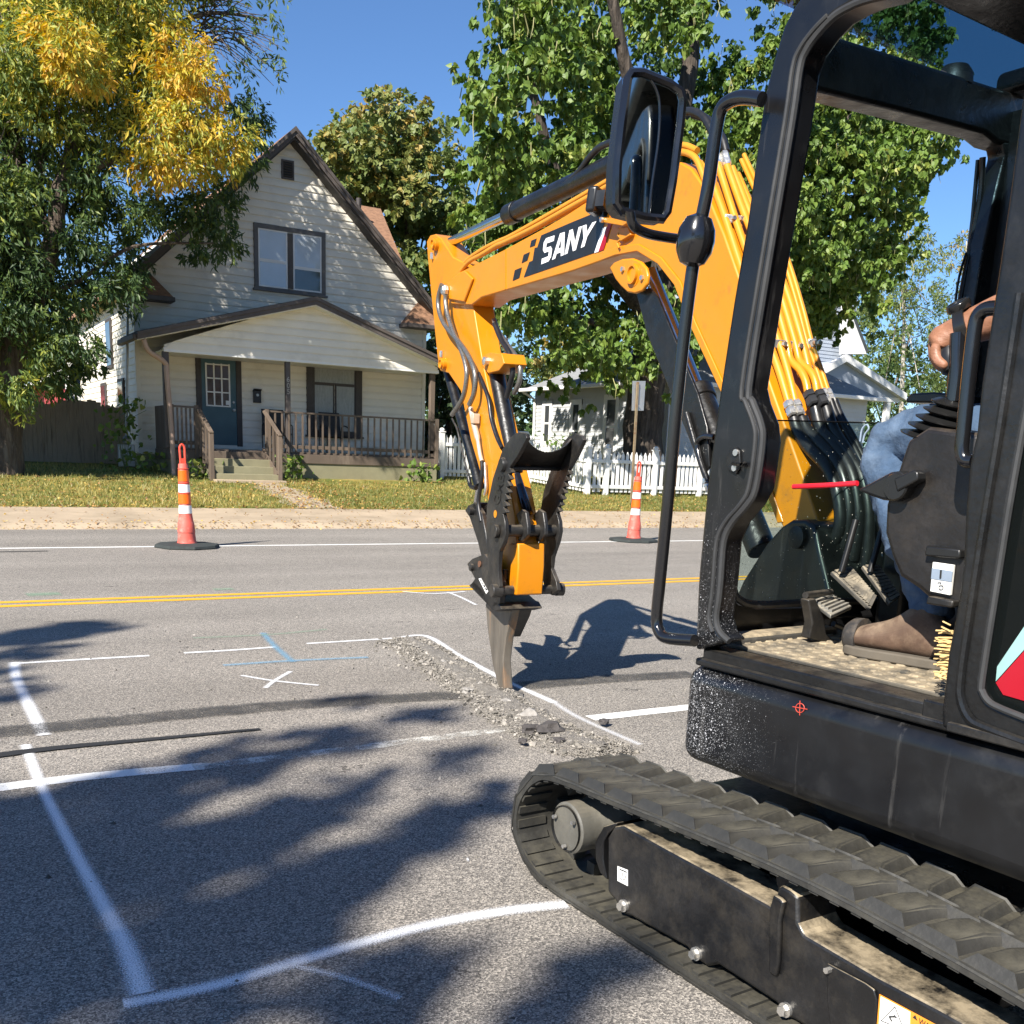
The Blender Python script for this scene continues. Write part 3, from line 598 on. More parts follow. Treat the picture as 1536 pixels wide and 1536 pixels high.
def picket_fence(P, Q, lab, posts, n_, h=1.06, mt=M_WHITE, caps=True):
    """Straight run of pickets from P to Q (ground points)."""
    P, Q = Vector(P), Vector(Q); t = thing('picket_fence', lab, 'fence', P, None); d = (Q - P); L = d.length; u = d / L; nrm = Vector((u.y, -u.x, 0))
    base = None
    for k in range(n_):
        c = P + d * ((k + .5) / n_)
        if any(abs((c - P).length - p) < .09 for p in posts): continue
        if base is None:
            mb = MB(); w2 = .042
            mb.prism([c - u * w2 + Vector((0, 0, .07)), c + u * w2 + Vector((0, 0, .07)), c + u * w2 + Vector((0, 0, h - .09)), c + Vector((0, 0, h)), c - u * w2 + Vector((0, 0, h - .09))], -nrm * .022)
            base = obj('picket', mb, mt, t, smooth=False); bc = c
        else: dup(base, t, c - bc)
    for zz in (.16, h - .28):
        mb = MB(); mb.beam(P + Vector((0, 0, zz + .04)) + nrm * .02, Q + Vector((0, 0, zz + .04)) + nrm * .02, .03, .085); obj('rail', mb, mt, t, bevel=.004)
    for p in posts:
        c = P + u * p; mb = MB(); mb.box(c + Vector((0, 0, h * .52)), u * .06, nrm * .06, Vector((0, 0, h * .52 + .02))); obj('fence_post', mb, mt, t, bevel=.006)
        mb = MB(); mb.box(c + Vector((0, 0, h * 1.04 + .03)), u * .075, nrm * .075, Vector((0, 0, .012))); mb.lathe(c + Vector((0, 0, h * 1.04 + .042)), [(.055, 0), (.07, .04), (.05, .075), (.012, .09)], n=12); obj('post_cap', mb, mt, t)
    return t
YF = 20.9; zF = GZ(YF)
pc = on_Y(880, 742, YF); pe = on_Y(1700, 760, YF)
picket_fence((pc.x, YF, zF), (pc.x + 7.5, YF, zF), 'white picket fence along the lawn behind the right cone', [0, .55, 2.05, 3.55, 5.05, 6.55], 54)
pb = on_Y(790, 727, 23.6)
picket_fence((pb.x, 23.6, GZ(23.6)), (pc.x - .06, YF, zF), 'white picket fence run going back from the corner post', [.1], 18)
g0 = on_Y(659, 720, 24.2); 
picket_fence((g0.x, 24.2, GZ(24.2)), (g0.x + 1.75, 24.2, GZ(24.2)), 'shaded white picket gate beside the porch corner', [.05, 1.7], 14, h=1.12)

# ------------------------------------------------------------------ neighbouring buildings
XN = 18.5; GN = GZ(26)
M_NSIDE = mat('pale_grey_siding', (0.47, 0.48, 0.48), .6, var=.05, vscale=2)
M_BSIDE = mat('blue_grey_siding', (0.33, 0.37, 0.43), .6, var=.06, vscale=2)
nb = thing('bungalow', 'low pale grey bungalow with grey shingle roof behind the picket fence', 'house', (XN, 23.2, GN))
part('wall', nb, M_NSIDE, lambda b: b.abox(XN, XN + 8, 23.2, 30.4, GN - .1, 3.42), smooth=False)
def courses(b):
    for zz in np.arange(GN + .2, 3.3, .13):
        b.add([(XN - .02, 23.2, zz), (XN - .02, 30.4, zz), (XN - .003, 30.4, zz + .13), (XN - .003, 23.2, zz + .13)], [(0, 1, 2, 3)])
        b.add([(XN - .02, 23.2, zz), (XN - .02, 30.4, zz), (XN, 30.4, zz), (XN, 23.2, zz)], [(0, 1, 2, 3)])
        b.add([(XN, 23.18, zz), (XN + 8, 23.18, zz), (XN + 8, 23.197, zz + .13), (XN, 23.197, zz + .13)], [(0, 1, 2, 3)])
        b.add([(XN, 23.18, zz), (XN + 8, 23.18, zz), (XN + 8, 23.2, zz), (XN, 23.2, zz)], [(0, 1, 2, 3)])
part('siding', nb, M_NSIDE, courses, smooth=False, kind='stuff')
def hip(b):
    o_ = .35; z0, z1 = 3.42, 5.6
    a = [(XN - o_, 22.9, z0), (XN + 8 + o_, 22.9, z0), (XN + 8 + o_, 30.75, z0), (XN - o_, 30.75, z0)]
    r = [(XN + 4, 26.0, z1), (XN + 4, 27.6, z1)]
    b.add(a + r, [(0, 1, 4), (1, 2, 5, 4), (2, 3, 5), (3, 0, 4, 5), (3, 2, 1, 0)])
part('roof', nb, M_GSHING, hip, smooth=False)
part('gutter', nb, M_WHITE, lambda b: [b.abox(XN - .47, XN - .36, 22.9, 30.75, 3.34, 3.46), b.abox(XN - .4, XN + 8.4, 22.78, 22.89, 3.34, 3.46)], bevel=.02)
part('downspout', nb, M_WHITE, lambda b: b.tube([(XN - .4, 30.55, 3.34), (XN - .08, 30.3, 3.1), (XN - .06, 30.3, GN)], .045, 8))
for px, w_, z0, z1 in ((822, .62, 1.6, 3.05), (865, .66, 1.1, 3.05), (918, .78, 1.25, 3.15)):
    q = on_pl(px, 620, (XN, 0, 0), Vector((1, 0, 0))); y_ = q.y
    f = part('window', nb, M_WHITE, lambda b: [b.abox(XN - .05, XN, y_ - w_ / 2, y_ - w_ / 2 + .16, z0, z1), b.abox(XN - .05, XN, y_ + w_ / 2 - .16, y_ + w_ / 2, z0, z1), b.abox(XN - .048, XN, y_ - w_ / 2, y_ + w_ / 2, z1 - .16, z1), b.abox(XN - .048, XN, y_ - w_ / 2, y_ + w_ / 2, z0, z0 + .14)])
    part('pane', f, M_PANE, lambda b: b.abox(XN - .03, XN - .01, y_ - w_ / 2 + .1, y_ + w_ / 2 - .1, z0 + .1, z1 - .1), smooth=False)
    part('sash', f, M_WHITE, lambda b: b.abox(XN - .04, XN - .006, y_ - w_ / 2 + .1, y_ + w_ / 2 - .1, (z0 + z1) / 2 - .03, (z0 + z1) / 2 + .03))
for s in (-1, 1): part('floodlight', nb, M_WHITE, lambda b: b.lathe((XN - .08, on_pl(855, 595, (XN, 0, 0), Vector((1, 0, 0))).y + s * .13, 3.18), [(.02, 0), (.07, .1), (.07, .13)], (-1, s * .4, -.4), 12))
# blue-grey house far right, seen through the cab
YB = 33.0
bh = thing('porch_house', 'blue grey house with white gabled porch seen past the boom', 'house', (on_Y(1250, 600, YB).x, YB, GN))
c0, c1 = on_Y(1150, 470, YB + 2), on_Y(1284, 470, YB + 2)
pa = on_Y(1264, 541, YB); pl_, pr_ = on_Y(1180, 588, YB), on_Y(1350, 597, YB)
part('wall', bh, M_BSIDE, lambda b: b.abox(c0.x, c1.x, YB + 2, YB + 9, GN, on_Y(1250, 465, YB + 2).z + 3), smooth=False)
def bcourses(b):
    for zz in np.arange(GN + .2, on_Y(1250, 465, YB + 2).z + 2.9, .16):
        b.add([(c0.x, YB + 1.975, zz), (c1.x, YB + 1.975, zz), (c1.x, YB + 1.997, zz + .16), (c0.x, YB + 1.997, zz + .16)], [(0, 1, 2, 3)])
        b.add([(c0.x, YB + 1.975, zz), (c1.x, YB + 1.975, zz), (c1.x, YB + 2, zz), (c0.x, YB + 2, zz)], [(0, 1, 2, 3)])
part('siding', bh, M_BSIDE, bcourses, smooth=False, kind='stuff')
part('roof', bh, M_DSHING, lambda b: b.prism([on_Y(1262, 440, YB + 1.6), on_Y(1300, 530, YB + 1.6), on_Y(1303, 526, YB + 1.6), on_Y(1266, 430, YB + 1.6)], (0, 7.5, 0)), smooth=False)
part('rake_board', bh, M_WHITE, lambda b: b.prism([on_Y(1268, 458, YB + 1.4), on_Y(1265, 531, YB + 1.4), on_Y(1300, 531, YB + 1.4), on_Y(1272, 458, YB + 1.4)], (0, .25, 0)), smooth=False)
part('porch_gable', bh, M_BSIDE, lambda b: b.prism([pl_, pr_, pa], (0, 2.0, 0)), smooth=False)
for q in (pl_, pr_):
    e = (q - pa) * 1.04
    part('rake_board', bh, M_WHITE, lambda b: b.prism([pa + Vector((0, -.25, .25)), pa + e + Vector((0, -.25, .25)), pa + e + Vector((0, -.25, -.05)), pa + Vector((0, -.25, -.05))], (0, .25, 0)), smooth=False)
part('porch_beam', bh, M_WHITE, lambda b: b.prism([pl_, pr_, pr_ + Vector((0, 0, -.2)), pl_ + Vector((0, 0, -.2))], (0, .15, 0)), smooth=False)
for px in (1190, 1274, 1333):
    q = on_Y(px, 595, YB + .1); part('porch_post', bh, M_WHITE, lambda b: b.abox(q.x - .12, q.x + .12, YB + .02, YB + .25, GN, q.z))
part('door', bh, M_WHITE, lambda b: b.abox(on_Y(1248, 600, YB + 2).x, on_Y(1268, 600, YB + 2).x, YB + 1.93, YB + 1.97, GN, on_Y(1255, 603, YB + 2).z), bevel=.02)
fw_ = on_Y(1222, 480, YB + 2)
f = part('window', bh, M_WHITE, lambda b: b.abox(fw_.x - .55, fw_.x + .35, YB + 1.9, YB + 1.97, fw_.z - .75, fw_.z + .75))
part('pane', f, M_PANE, lambda b: b.abox(fw_.x - .45, fw_.x + .25, YB + 1.88, YB + 1.91, fw_.z - .65, fw_.z + .65), smooth=False)
# red barn and dark roofed shed beyond the board fence
rb = thing('red_shed', 'red shed with pale eaves behind the board fence', 'shed', (2.6, 34, GN))
q0, q1 = on_Y(40, 590, 34), on_Y(97, 590, 34)
part('wall', rb, mat('red_boards', (.36, .06, .07), .8, var=.15), lambda b: b.prism([(on_Y(62, 590, 34).x, 34, GN), (q1.x, 34, GN), on_Y(97, 566, 34), on_Y(66, 574, 34)], (0, 4, 0)), smooth=False)
part('roof', rb, M_WHITE, lambda b: b.prism([on_Y(40, 582, 33.8), on_Y(100, 556, 33.8), on_Y(100, 551, 33.8), on_Y(40, 577, 33.8)], (0, 4.4, 0)), smooth=False)
sh = thing('dark_roofed_garage', 'small white garage with a dark shingle roof left of the house', 'garage', (4, 38, GN))
A_ = [on_Y(97, 600, 38), on_Y(118, 600, 38), on_Y(117, 592, 38), on_Y(105, 565, 38), on_Y(98, 585, 38)]
part('wall', sh, M_WHITE, lambda b: b.prism(A_, (0, .2, 0)), smooth=False)
part('roof', sh, M_DSHING, lambda b: b.add([on_Y(104, 564, 37.9), on_Y(118, 593, 37.9), on_Y(175, 596, 40), on_Y(172, 553, 42), on_Y(118, 553, 42)], [(0, 1, 2, 3, 4)]), smooth=False)
part('back_wall', sh, M_WHITE, lambda b: b.add([on_Y(90, 600, 44), on_Y(150, 600, 44), on_Y(150, 528, 44), on_Y(90, 535, 44)], [(0, 1, 2, 3)]) or b.abox(on_Y(90, 600, 44).x, on_Y(150, 600, 44).x, 44.02, 47, GN, 3), smooth=False)

# cars beyond the fences
def parked_car(x, y, hd, lab, col, name='parked_car'):
    F_ = Frame((x, y, GN), hd); t_ = thing(name, lab, 'car', (x, y, GN), 'cars parked behind the fences')
    mp_ = mat('car_paint_' + ('red' if col[0] > .1 else 'black'), col, .25, coat=.8, var=.03)
    P = lambda f, u, s: F_.w(f, s, u)
    prof = [(-2.1, .35), (-2.1, .8), (-1.9, .98), (-1.3, 1.02), (-.9, 1.42), (.3, 1.46), (1.0, 1.0), (1.9, .88), (2.15, .7), (2.15, .35)]
    part('body', t_, mp_, lambda b: b.prism([P(f, u, -.85) for f, u in prof], F_.r * 1.7), bevel=.06)
    part('side_glass', t_, M_PANE, lambda b: b.prism([P(f, u, -.86) for f, u in ((-1.1, 1.03), (-.85, 1.36), (.25, 1.39), (.8, 1.03))], F_.r * 1.72), smooth=False)
    for f in (-1.35, 1.35):
        for s in (-1, 1): part('wheel', t_, M_BLACKP, lambda b: b.lathe(P(f, .33, s * .72), [(.2, -.1), (.33, -.1), (.33, .1), (.2, .1)], F_.r, 18))
q = on_Y(668, 662, 33); parked_car(q.x, 33, 80, 'dark red car with only its roof above the shaded picket gate', (.16, .02, .02))
q = on_Y(778, 660, 34); parked_car(q.x - .6, 34, 60, 'black car parked left of the grey bungalow', (.01, .012, .012))

# road sign seen from behind
sg = on_Y(947, 752, 19.2); sx = sg.x
rs = thing('road_sign', 'blank grey back of a road sign on a rusty post', 'sign', (sx, 19.2, GZ(19.2)))
stp = on_Y(957, 570, 19.2)
part('post', rs, M_RUST, lambda b: b.beam((sx, 19.2, GZ(19.2) - .05), stp - Vector((0, 0, .04)), .055, .03, (0, 1, 0)))
def signpanel(b):
    c = [on_Y(x, y, 19.23) for x, y in ((947.5, 616), (965.5, 616), (968.5, 571.5), (949, 571.5))]
    b.prism(c, (0, .004, 0))
part('panel', rs, M_GALV, signpanel, bevel=.0015)
part('bolt', rs, M_GALV, lambda b: [b.lathe(on_Y(958, y, 19.2), [(.012, 0), (.012, .02)], (0, -1, 0), 8) for y in (577, 609)])

# ------------------------------------------------------------------ cones
M_CONE = mat('orange_plastic', (0.72, 0.075, 0.04), .45, var=.12, vscale=5, col2=(0.62, 0.16, 0.12), c2scale=5, c2lo=.55, c2hi=.75)
M_CONEF = mat('faded_orange_plastic', (0.60, 0.10, 0.07), .6, var=.15, vscale=6, col2=(0.62, 0.3, 0.25), c2scale=9, c2lo=.52, c2hi=.75)
M_REFO = mat('orange_reflective', (0.85, 0.13, 0.008), .3, var=.06)
M_REFW = mat('white_reflective', (0.82, 0.80, 0.76), .35, var=.06, col2=(.5, .4, .35), c2scale=9, c2lo=.66, c2hi=.8)
M_RUB = mat('black_rubber_base', (0.028, 0.034, 0.032), .85, var=.3, vscale=8, bump=.4, bscale=40)
def cone(P, lab, lean):
    P = Vector(P); H_ = 1.24; t = thing('traffic_cone', lab, 'traffic cone', P, 'tall orange channelizer cones on the far road edge')
    A = Vector((lean, 0.0, 1)).normalized()
    part('base', t, M_RUB, lambda b: b.lathe(P, [(.385, 0), (.39, .012), (.38, .042), (.13, .058), (.11, .03)], n=8), bevel=.006)
    rr = lambda h: .088 - .034 * h
    part('cone_body', t, M_CONEF, lambda b: b.lathe(P, [(.118, .055), (.106, .09), (.100, .18), (.104, .185), (.095, .30), (.088, .31), (rr(.36) + .0, .41), (rr(.41) - .002, .41), (rr(.98), .985), (.045, 1.0), (.03, 1.0)], A, 24))
    for h0, h1, m_ in ((.41, .505, M_REFW), (.525, .64, M_REFO), (.66, .755, M_REFW), (.79, .92, M_REFO)):
        nm = 'white_band' if m_ is M_REFW else 'orange_band'
        part(nm, t, m_, lambda b: b.lathe(P, [(rr(h0) + .001, h0), (rr(h0) + .004, h0 + .002), (rr(h1) + .004, h1 - .002), (rr(h1) + .001, h1)], A, 24, caps=False))
    for h0 in (.645, .765, .93):
        part('ridge', t, M_CONE, lambda b: b.lathe(P, [(rr(h0), h0), (rr(h0) + .006, h0 + .003), (rr(h0) + .006, h0 + .014), (rr(h0), h0 + .018)], A, 24, caps=False))
    def handle(b):
        x = Vector((1, 0, 0)); c = P + A * 1.0
        b.tube(smooth_path([c - x * .026, c - x * .028 + A * .1, c - x * .027 + A * .19, c + A * .222, c + x * .027 + A * .19, c + x * .028 + A * .1, c + x * .026], 5), .0125, 8)
        b.box(c + A * .03, x * .025, Vector((0, .01, 0)), A * .03)
    part('handle', t, M_CONE, handle)
cL, cR = on_z(281, 821, 0), on_z(950, 812, 0)
cone(cL, 'tall orange cone standing in front of the house steps', -.02)
cone(cR, 'tall orange cone in front of the white picket fence', .015)
# ------------------------------------------------------------------ vegetation
T_ASH = np.array([(0, 0, 0), (.16, .45, .03), (0, 1, -.06), (-.16, .45, .03)], float); F_ASH = [(0, 1, 2), (0, 2, 3)]
T_MAP = np.array([(0, 0, 0), (.42, .12, .06), (.5, .5, .02), (.2, .6, .05), (0, 1, -.08), (-.2, .6, .05), (-.5, .5, .02), (-.42, .12, .06)], float)
F_MAP = [(0, 1, 2), (0, 2, 3), (0, 3, 4), (0, 4, 5), (0, 5, 6), (0, 6, 7)]
T_CAT = np.array([(0, 0, 0), (.28, -.10, .05), (.46, .18, .06), (.34, .56, .02), (0, 1.05, -.16), (-.34, .56, .02), (-.46, .18, .06), (-.28, -.10, .05), (0, .5, -.03)], float)
F_CAT = [(0, 1, 2), (0, 2, 8), (8, 2, 3), (8, 3, 4), (8, 4, 5), (8, 5, 6), (8, 6, 0), (0, 6, 7)]
def tri_mesh(name, V, Fc, tone=None):
    me = bpy.data.meshes.new(name); Fc = np.asarray(Fc, np.int32); nF, k = Fc.shape
    me.vertices.add(len(V)); me.vertices.foreach_set('co', np.asarray(V, np.float32).ravel())
    me.loops.add(nF * k); me.loops.foreach_set('vertex_index', Fc.ravel())
    me.polygons.add(nF); me.polygons.foreach_set('loop_start', np.arange(0, nF * k, k, dtype=np.int32))
    me.update(calc_edges=True); me.shade_flat()
    if tone is not None:
        at = me.attributes.new('tone', 'FLOAT', 'FACE'); at.data.foreach_set('value', np.asarray(tone, np.float32))
    return me
def leaf_frames(n, droop=.5, out=None):
    """Leaf axis (tip direction) mostly outward and hanging; leaf normal roughly up and outward."""
    A = RNG.normal(size=(n, 3)); A[:, 2] -= droop * 2
    if out is not None: A += out * .9
    A /= np.linalg.norm(A, axis=1)[:, None]
    N = RNG.normal(size=(n, 3)) * .75; N[:, 2] += .75
    if out is not None: N += out * .8
    N -= A * (N * A).sum(1)[:, None]; N /= np.linalg.norm(N, axis=1)[:, None]
    B = np.cross(A, N); return B, A, N
def leaf_mesh(name, C, size, tmpl, faces, tone, droop=.5, out=None):
    n = len(C); B, A, N = leaf_frames(n, droop, out); s = size[:, None, None]
    V = C[:, None, :] + s * (tmpl[None, :, 0:1] * B[:, None, :] + tmpl[None, :, 1:2] * A[:, None, :] + tmpl[None, :, 2:3] * N[:, None, :])
    k = tmpl.shape[0]; Fc = (np.array(faces)[None, :, :] + (np.arange(n) * k)[:, None, None]).reshape(-1, 3)
    return tri_mesh(name, V.reshape(-1, 3), Fc, np.repeat(tone, len(faces))), (B, A, N)
def in_poly(p, poly):
    x, y = p; c = False; n = len(poly)
    for i in range(n):
        x1, y1 = poly[i]; x2, y2 = poly[(i + 1) % n]
        if (y1 > y) != (y2 > y) and x < (x2 - x1) * (y - y1) / (y2 - y1) + x1: c = not c
    return c
def clusters_to_leaves(cl, spread):
    """cl: list of (centre, radius, count, tone, tone jitter)."""
    C, T, O = [], [], []
    for c, r, n, t, tj in cl:
        d = RNG.normal(size=(n, 3)); d /= np.linalg.norm(d, axis=1)[:, None]
        rad = r * RNG.random(n) ** .45
        sub = RNG.normal(size=(max(3, n // 14), 3)); sub /= np.linalg.norm(sub, axis=1)[:, None]
        pick = RNG.integers(0, len(sub), n); rs = r * (0.45 + .55 * RNG.random(len(sub)) ** .5)
        p = sub[pick] * rs[pick][:, None] * np.array([1, 1, .8]) + d * (rad * spread)[:, None]
        C.append(np.array(c)[None, :] + p); O.append(sub[pick])
        tn = t + tj * (RNG.random(len(sub)) - .5) * 2
        T.append(tn[pick] + .08 * RNG.normal(size=n))
    return np.concatenate(C), np.clip(np.concatenate(T), 0, 1), np.concatenate(O)
def obj_me(name, me, mt, parent):
    o = bpy.data.objects.new(name, me); COL.objects.link(o); me.materials.append(mt); o.parent = parent
    me.transform(Matrix.Translation(-Vector(root_loc(parent)))); return o
def limbs(parent, name, paths, mt):
    """paths: (points, r0, r1)"""
    mb = MB()
    for pts, ra, rb in paths:
        P = smooth_path(pts, 5); n = len(P); mb.tube([p + Vector(RNG.normal(size=3) * ra * .03) for p in P], [(ra + (rb - ra) * i / (n - 1)) * RNG.uniform(.96, 1.05) for i in range(n)], 16 if ra > .1 else 6)
    return obj(name, mb, mt, parent)
def px_r(p, r): return r * ((Vector(p) - CAM).dot(fw)) / FOC

ASH = leafmat('ash_leaf', [(0, (.034, .066, .026)), (.3, (.075, .125, .034)), (.5, (.18, .225, .042)), (.68, (.36, .36, .06)), (.82, (.56, .41, .05)), (1, (.56, .32, .04))], trans=.3)
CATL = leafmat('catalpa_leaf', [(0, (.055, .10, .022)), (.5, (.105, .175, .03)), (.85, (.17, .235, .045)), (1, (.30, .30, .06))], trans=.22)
MAPL = leafmat('maple_leaf', [(0, (.045, .085, .03)), (.5, (.095, .145, .04)), (.85, (.20, .22, .06)), (1, (.34, .24, .06))], trans=.25)
DARKL = leafmat('dark_leaf', [(0, (.03, .055, .025)), (.6, (.06, .095, .035)), (1, (.11, .14, .05))], trans=.3)

# left ash tree
YA = 23.0
bs = on_Y(6, 692, YA); bs.z = GZ(YA)
ash = thing('ash_tree', 'ash tree turning yellow that overhangs the left side of the house', 'tree', bs)
J = lambda x, y, dy=0: on_Y(x, y, YA + dy)
limbs(ash, 'trunk', [([bs + Vector((0, 0, -.1)), J(8, 640), J(14, 560), J(36, 420), J(24, 260, .4), J(8, 120, .5), J(20, -120, .6)], .34, .14),
    ([J(13, 560), J(52, 450, -.2), J(82, 350, -.4), J(92, 270, -.4), J(140, 140, -.5), J(196, -20, -.6)], .22, .08),
    ([J(82, 350, -.3), J(60, 320), J(62, 240, .3), J(100, 120, .6), J(110, -60, .8)], .13, .05),
    ([J(92, 280, -.4), J(180, 235, -.8), J(280, 205, -1), J(352, 250, -1)], .09, .025),
    ([J(150, 120, -.5), J(230, 60, -.7), J(310, 20, -.8), J(400, 30, -.8)], .07, .02),
    ([J(52, 450, -.2), J(120, 420, -.5), J(200, 370, -.8), J(320, 365, -.9)], .06, .02),
    ([J(36, 420), J(-40, 300, .4), J(-120, 160, .6)], .14, .05)], M_BARK)
tw = []
for k in range(46):
    a = RNG.random(); x1, y1 = 330 + 96 * RNG.random(), -20 + 150 * RNG.random(); x0, y0 = 280 + 30 * RNG.random(), -10 + 60 * RNG.random() + (y1 * .3)
    p, q = J(x0, y0, -.6), J(x1, y1, -.6 - RNG.random()); mid = p.lerp(q, .5) + Vector((0, 0, .18)); tw.append(([p, mid, q], .013, .005))
for k in range(60):
    x0, y0 = RNG.uniform(0, 250), RNG.uniform(60, 300); p = J(x0, y0, RNG.uniform(-1.2, 1)); q = J(x0 + RNG.uniform(-50, 70), y0 + RNG.uniform(-40, 50), RNG.uniform(-1.2, 1)); tw.append(([p, p.lerp(q, .5) + Vector((0, 0, .2)), q], .02, .006))
limbs(ash, 'twigs', tw, M_BARK)['kind'] = 'stuff'
AB = [(60, 40, 62, .6), (75, 60, 40, .80), (60, 30, 30, .62), (110, 100, 40, .84), (95, 85, 40, .80), (135, 85, 34, .78), (40, 150, 26, .62), (180, 60, 40, .6), (200, 100, 40, .55), (105, 300, 40, .2), (140, 310, 44, .2), (60, 290, 44, .22), (115, 360, 40, .12), (60, 410, 40, .12), (195, 360, 30, .15), (100, 75, 50, .80), (30, 100, 45, .45), (150, 10, 75, .55), (140, 100, 40, .72), (215, 45, 60, .55), (268, 75, 48, .84), (300, 118, 42, .88), (262, 125, 42, .8), (230, 130, 60, .6), (165, 145, 60, .45),
      (80, 160, 60, .48), (20, 190, 55, .3), (100, 220, 50, .36), (180, 205, 52, .42), (245, 195, 50, .72), (300, 185, 48, .78), (345, 215, 46, .76), (225, 245, 42, .8), (280, 245, 45, .80), (335, 250, 38, .62),
      (370, 165, 34, .12), (385, 205, 26, .1), (372, 245, 28, .12), (345, 300, 36, .12), (300, 315, 44, .15), (325, 360, 36, .1), (285, 385, 22, .1), (250, 320, 40, .2), (205, 315, 38, .18), (150, 270, 42, .25),
      (150, 395, 44, .14), (110, 440, 50, .14), (175, 440, 40, .12), (205, 400, 25, .1), (40, 330, 30, .2), (20, 400, 55, .12), (60, 470, 58, .16), (15, 500, 55, .2), (70, 545, 48, .32), (20, 590, 44, .36), (115, 510, 38, .15), (100, 575, 26, .2), (135, 545, 26, .12), (-40, 300, 80, .3), (-30, 120, 90, .45), (180, -60, 120, .55), (40, -60, 110, .5), (300, -40, 50, .3), (-60, 480, 70, .2), (-110, 250, 90, .3), (-180, 330, 100, .3), (-130, 420, 80, .2), (-210, 460, 90, .2), (-250, 240, 110, .35), (-320, 380, 100, .3), (-140, 520, 60, .2), (-280, 520, 70, .2), (-90, 350, 60, .2)]  # blobs far left of frame added to shade fence and side wall
cl = []
for x, y, r, t in AB:
    for k in range(4 if x > -20 else 9):
        dy = RNG.uniform(-1.5, 1.3) if t < .66 else RNG.uniform(-2.9, -1.2)
        c = J(x + RNG.uniform(-.35, .35) * r, y + RNG.uniform(-.35, .35) * r, dy); cl.append((c, px_r(c, r * .85), int(.20 * r * r * .55) + 26, t + (.05 if t > .25 and t < .66 else -.02 if t > .66 else .05), .20))
for k in range(60):
    c = J(335 + 88 * RNG.random(), -10 + 140 * RNG.random(), -1); cl.append((c, .22, 7, .3, .2))
for k in range(34): cl.append((J(RNG.uniform(-150, 45), RNG.uniform(230, 460), RNG.uniform(.8, 2.4)), .75, 230, .2, .15))  # extra leaf clusters added to throw shade on the left side wall
C, T, O = clusters_to_leaves(cl, .35)
me, _ = leaf_mesh('crown', C, RNG.uniform(.10, .19, len(C)), T_ASH, F_ASH, T, droop=.6, out=O)
obj_me('crown', me, ASH, ash)

# big catalpa behind the picket fence
YC = 22.6
cb = on_Y(967, 690, YC); cb.z = GZ(YC)
cat = thing('catalpa_tree', 'huge catalpa with broad leaves and long hanging pods behind the excavator arm', 'tree', cb)
K = lambda x, y, dy=0: on_Y(x, y, YC + dy)
M_CBARK = mat('dark_ridged_bark', (.042, .032, .024), .95, var=.75, vscale=9, col2=(.095, .075, .058), c2scale=7, c2lo=.5, c2hi=.62, bump=1.0, bscale=11, bdist=.08, stretch=(1, 1, .16))
limbs(cat, 'trunk', [([cb + Vector((0, 0, -.2)), K(965, 640), K(972, 570), K(985, 480), K(1000, 380), K(1010, 240, .4), K(1040, 60, .6), K(1050, -120, .8)], .60, .14),
    ([K(985, 480), K(900, 380, -.6), K(830, 250, -1), K(790, 90, -1)], .3, .06), ([K(990, 430), K(1120, 300, -.5), K(1260, 190, -.8), K(1370, 120, -.8)], .3, .05),
    ([K(1000, 380), K(960, 200, -1.2), K(930, 60, -1.5), K(900, -100, -1.6)], .25, .08), ([K(985, 470), K(1120, 420, .6), K(1280, 370, .8)], .2, .05),
    ([K(975, 520), K(880, 480, -.6), K(800, 470, -.9)], .13, .03)], M_CBARK)
CP = [(735, -110), (718, 50), (708, 120), (716, 200), (712, 240), (735, 320), (742, 400), (752, 500), (800, 480), (850, 500), (865, 545), (930, 570), (960, 520), (1010, 470), (1140, 470), (1240, 465), (1300, 435), (1350, 385), (1360, 330), (1335, 290), (1385, 250), (1425, 210), (1415, 150), (1430, 60), (1400, -110)]
cl = []
while len(cl) < 3000:
    x, y = (RNG.uniform(705, 1440), RNG.uniform(-110, 580)) if RNG.random() < .7 else (RNG.uniform(1130, 1400), RNG.uniform(120, 470))
    if not in_poly((x, y), CP): continue
    c = K(x, y, RNG.uniform(-3.4, 2.2)); n_ = RNG.integers(9, 17)                 # one bough: a drooping spray of leaf clusters
    for k in range(n_):
        q = c + Vector((RNG.normal() * .42, RNG.normal() * .42, -abs(RNG.normal()) * .5))
        cl.append((q, RNG.uniform(.20, .36), 39, .58, .28))
for k in range(420):                                                              # inside of the crown, its shade put into darker leaf tones
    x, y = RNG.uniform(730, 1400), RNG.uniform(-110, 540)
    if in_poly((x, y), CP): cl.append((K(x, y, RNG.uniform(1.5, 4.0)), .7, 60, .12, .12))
for x, y in ((890, 545), (910, 560), (930, 540), (950, 555), (975, 530), (990, 545), (900, 525), (940, 520), (965, 560), (770, 465), (800, 500), (745, 480), (830, 470), (780, 530), (870, 480), (900, 500), (870, 540), (1165, 440), (1195, 460), (1220, 420), (740, 230), (725, 300), (730, 150), (1400, 215), (1380, 235)):
    cl.append((K(x, y, -2.6), .42, 44, .6, .2))
C, T, O = clusters_to_leaves(cl, .3)
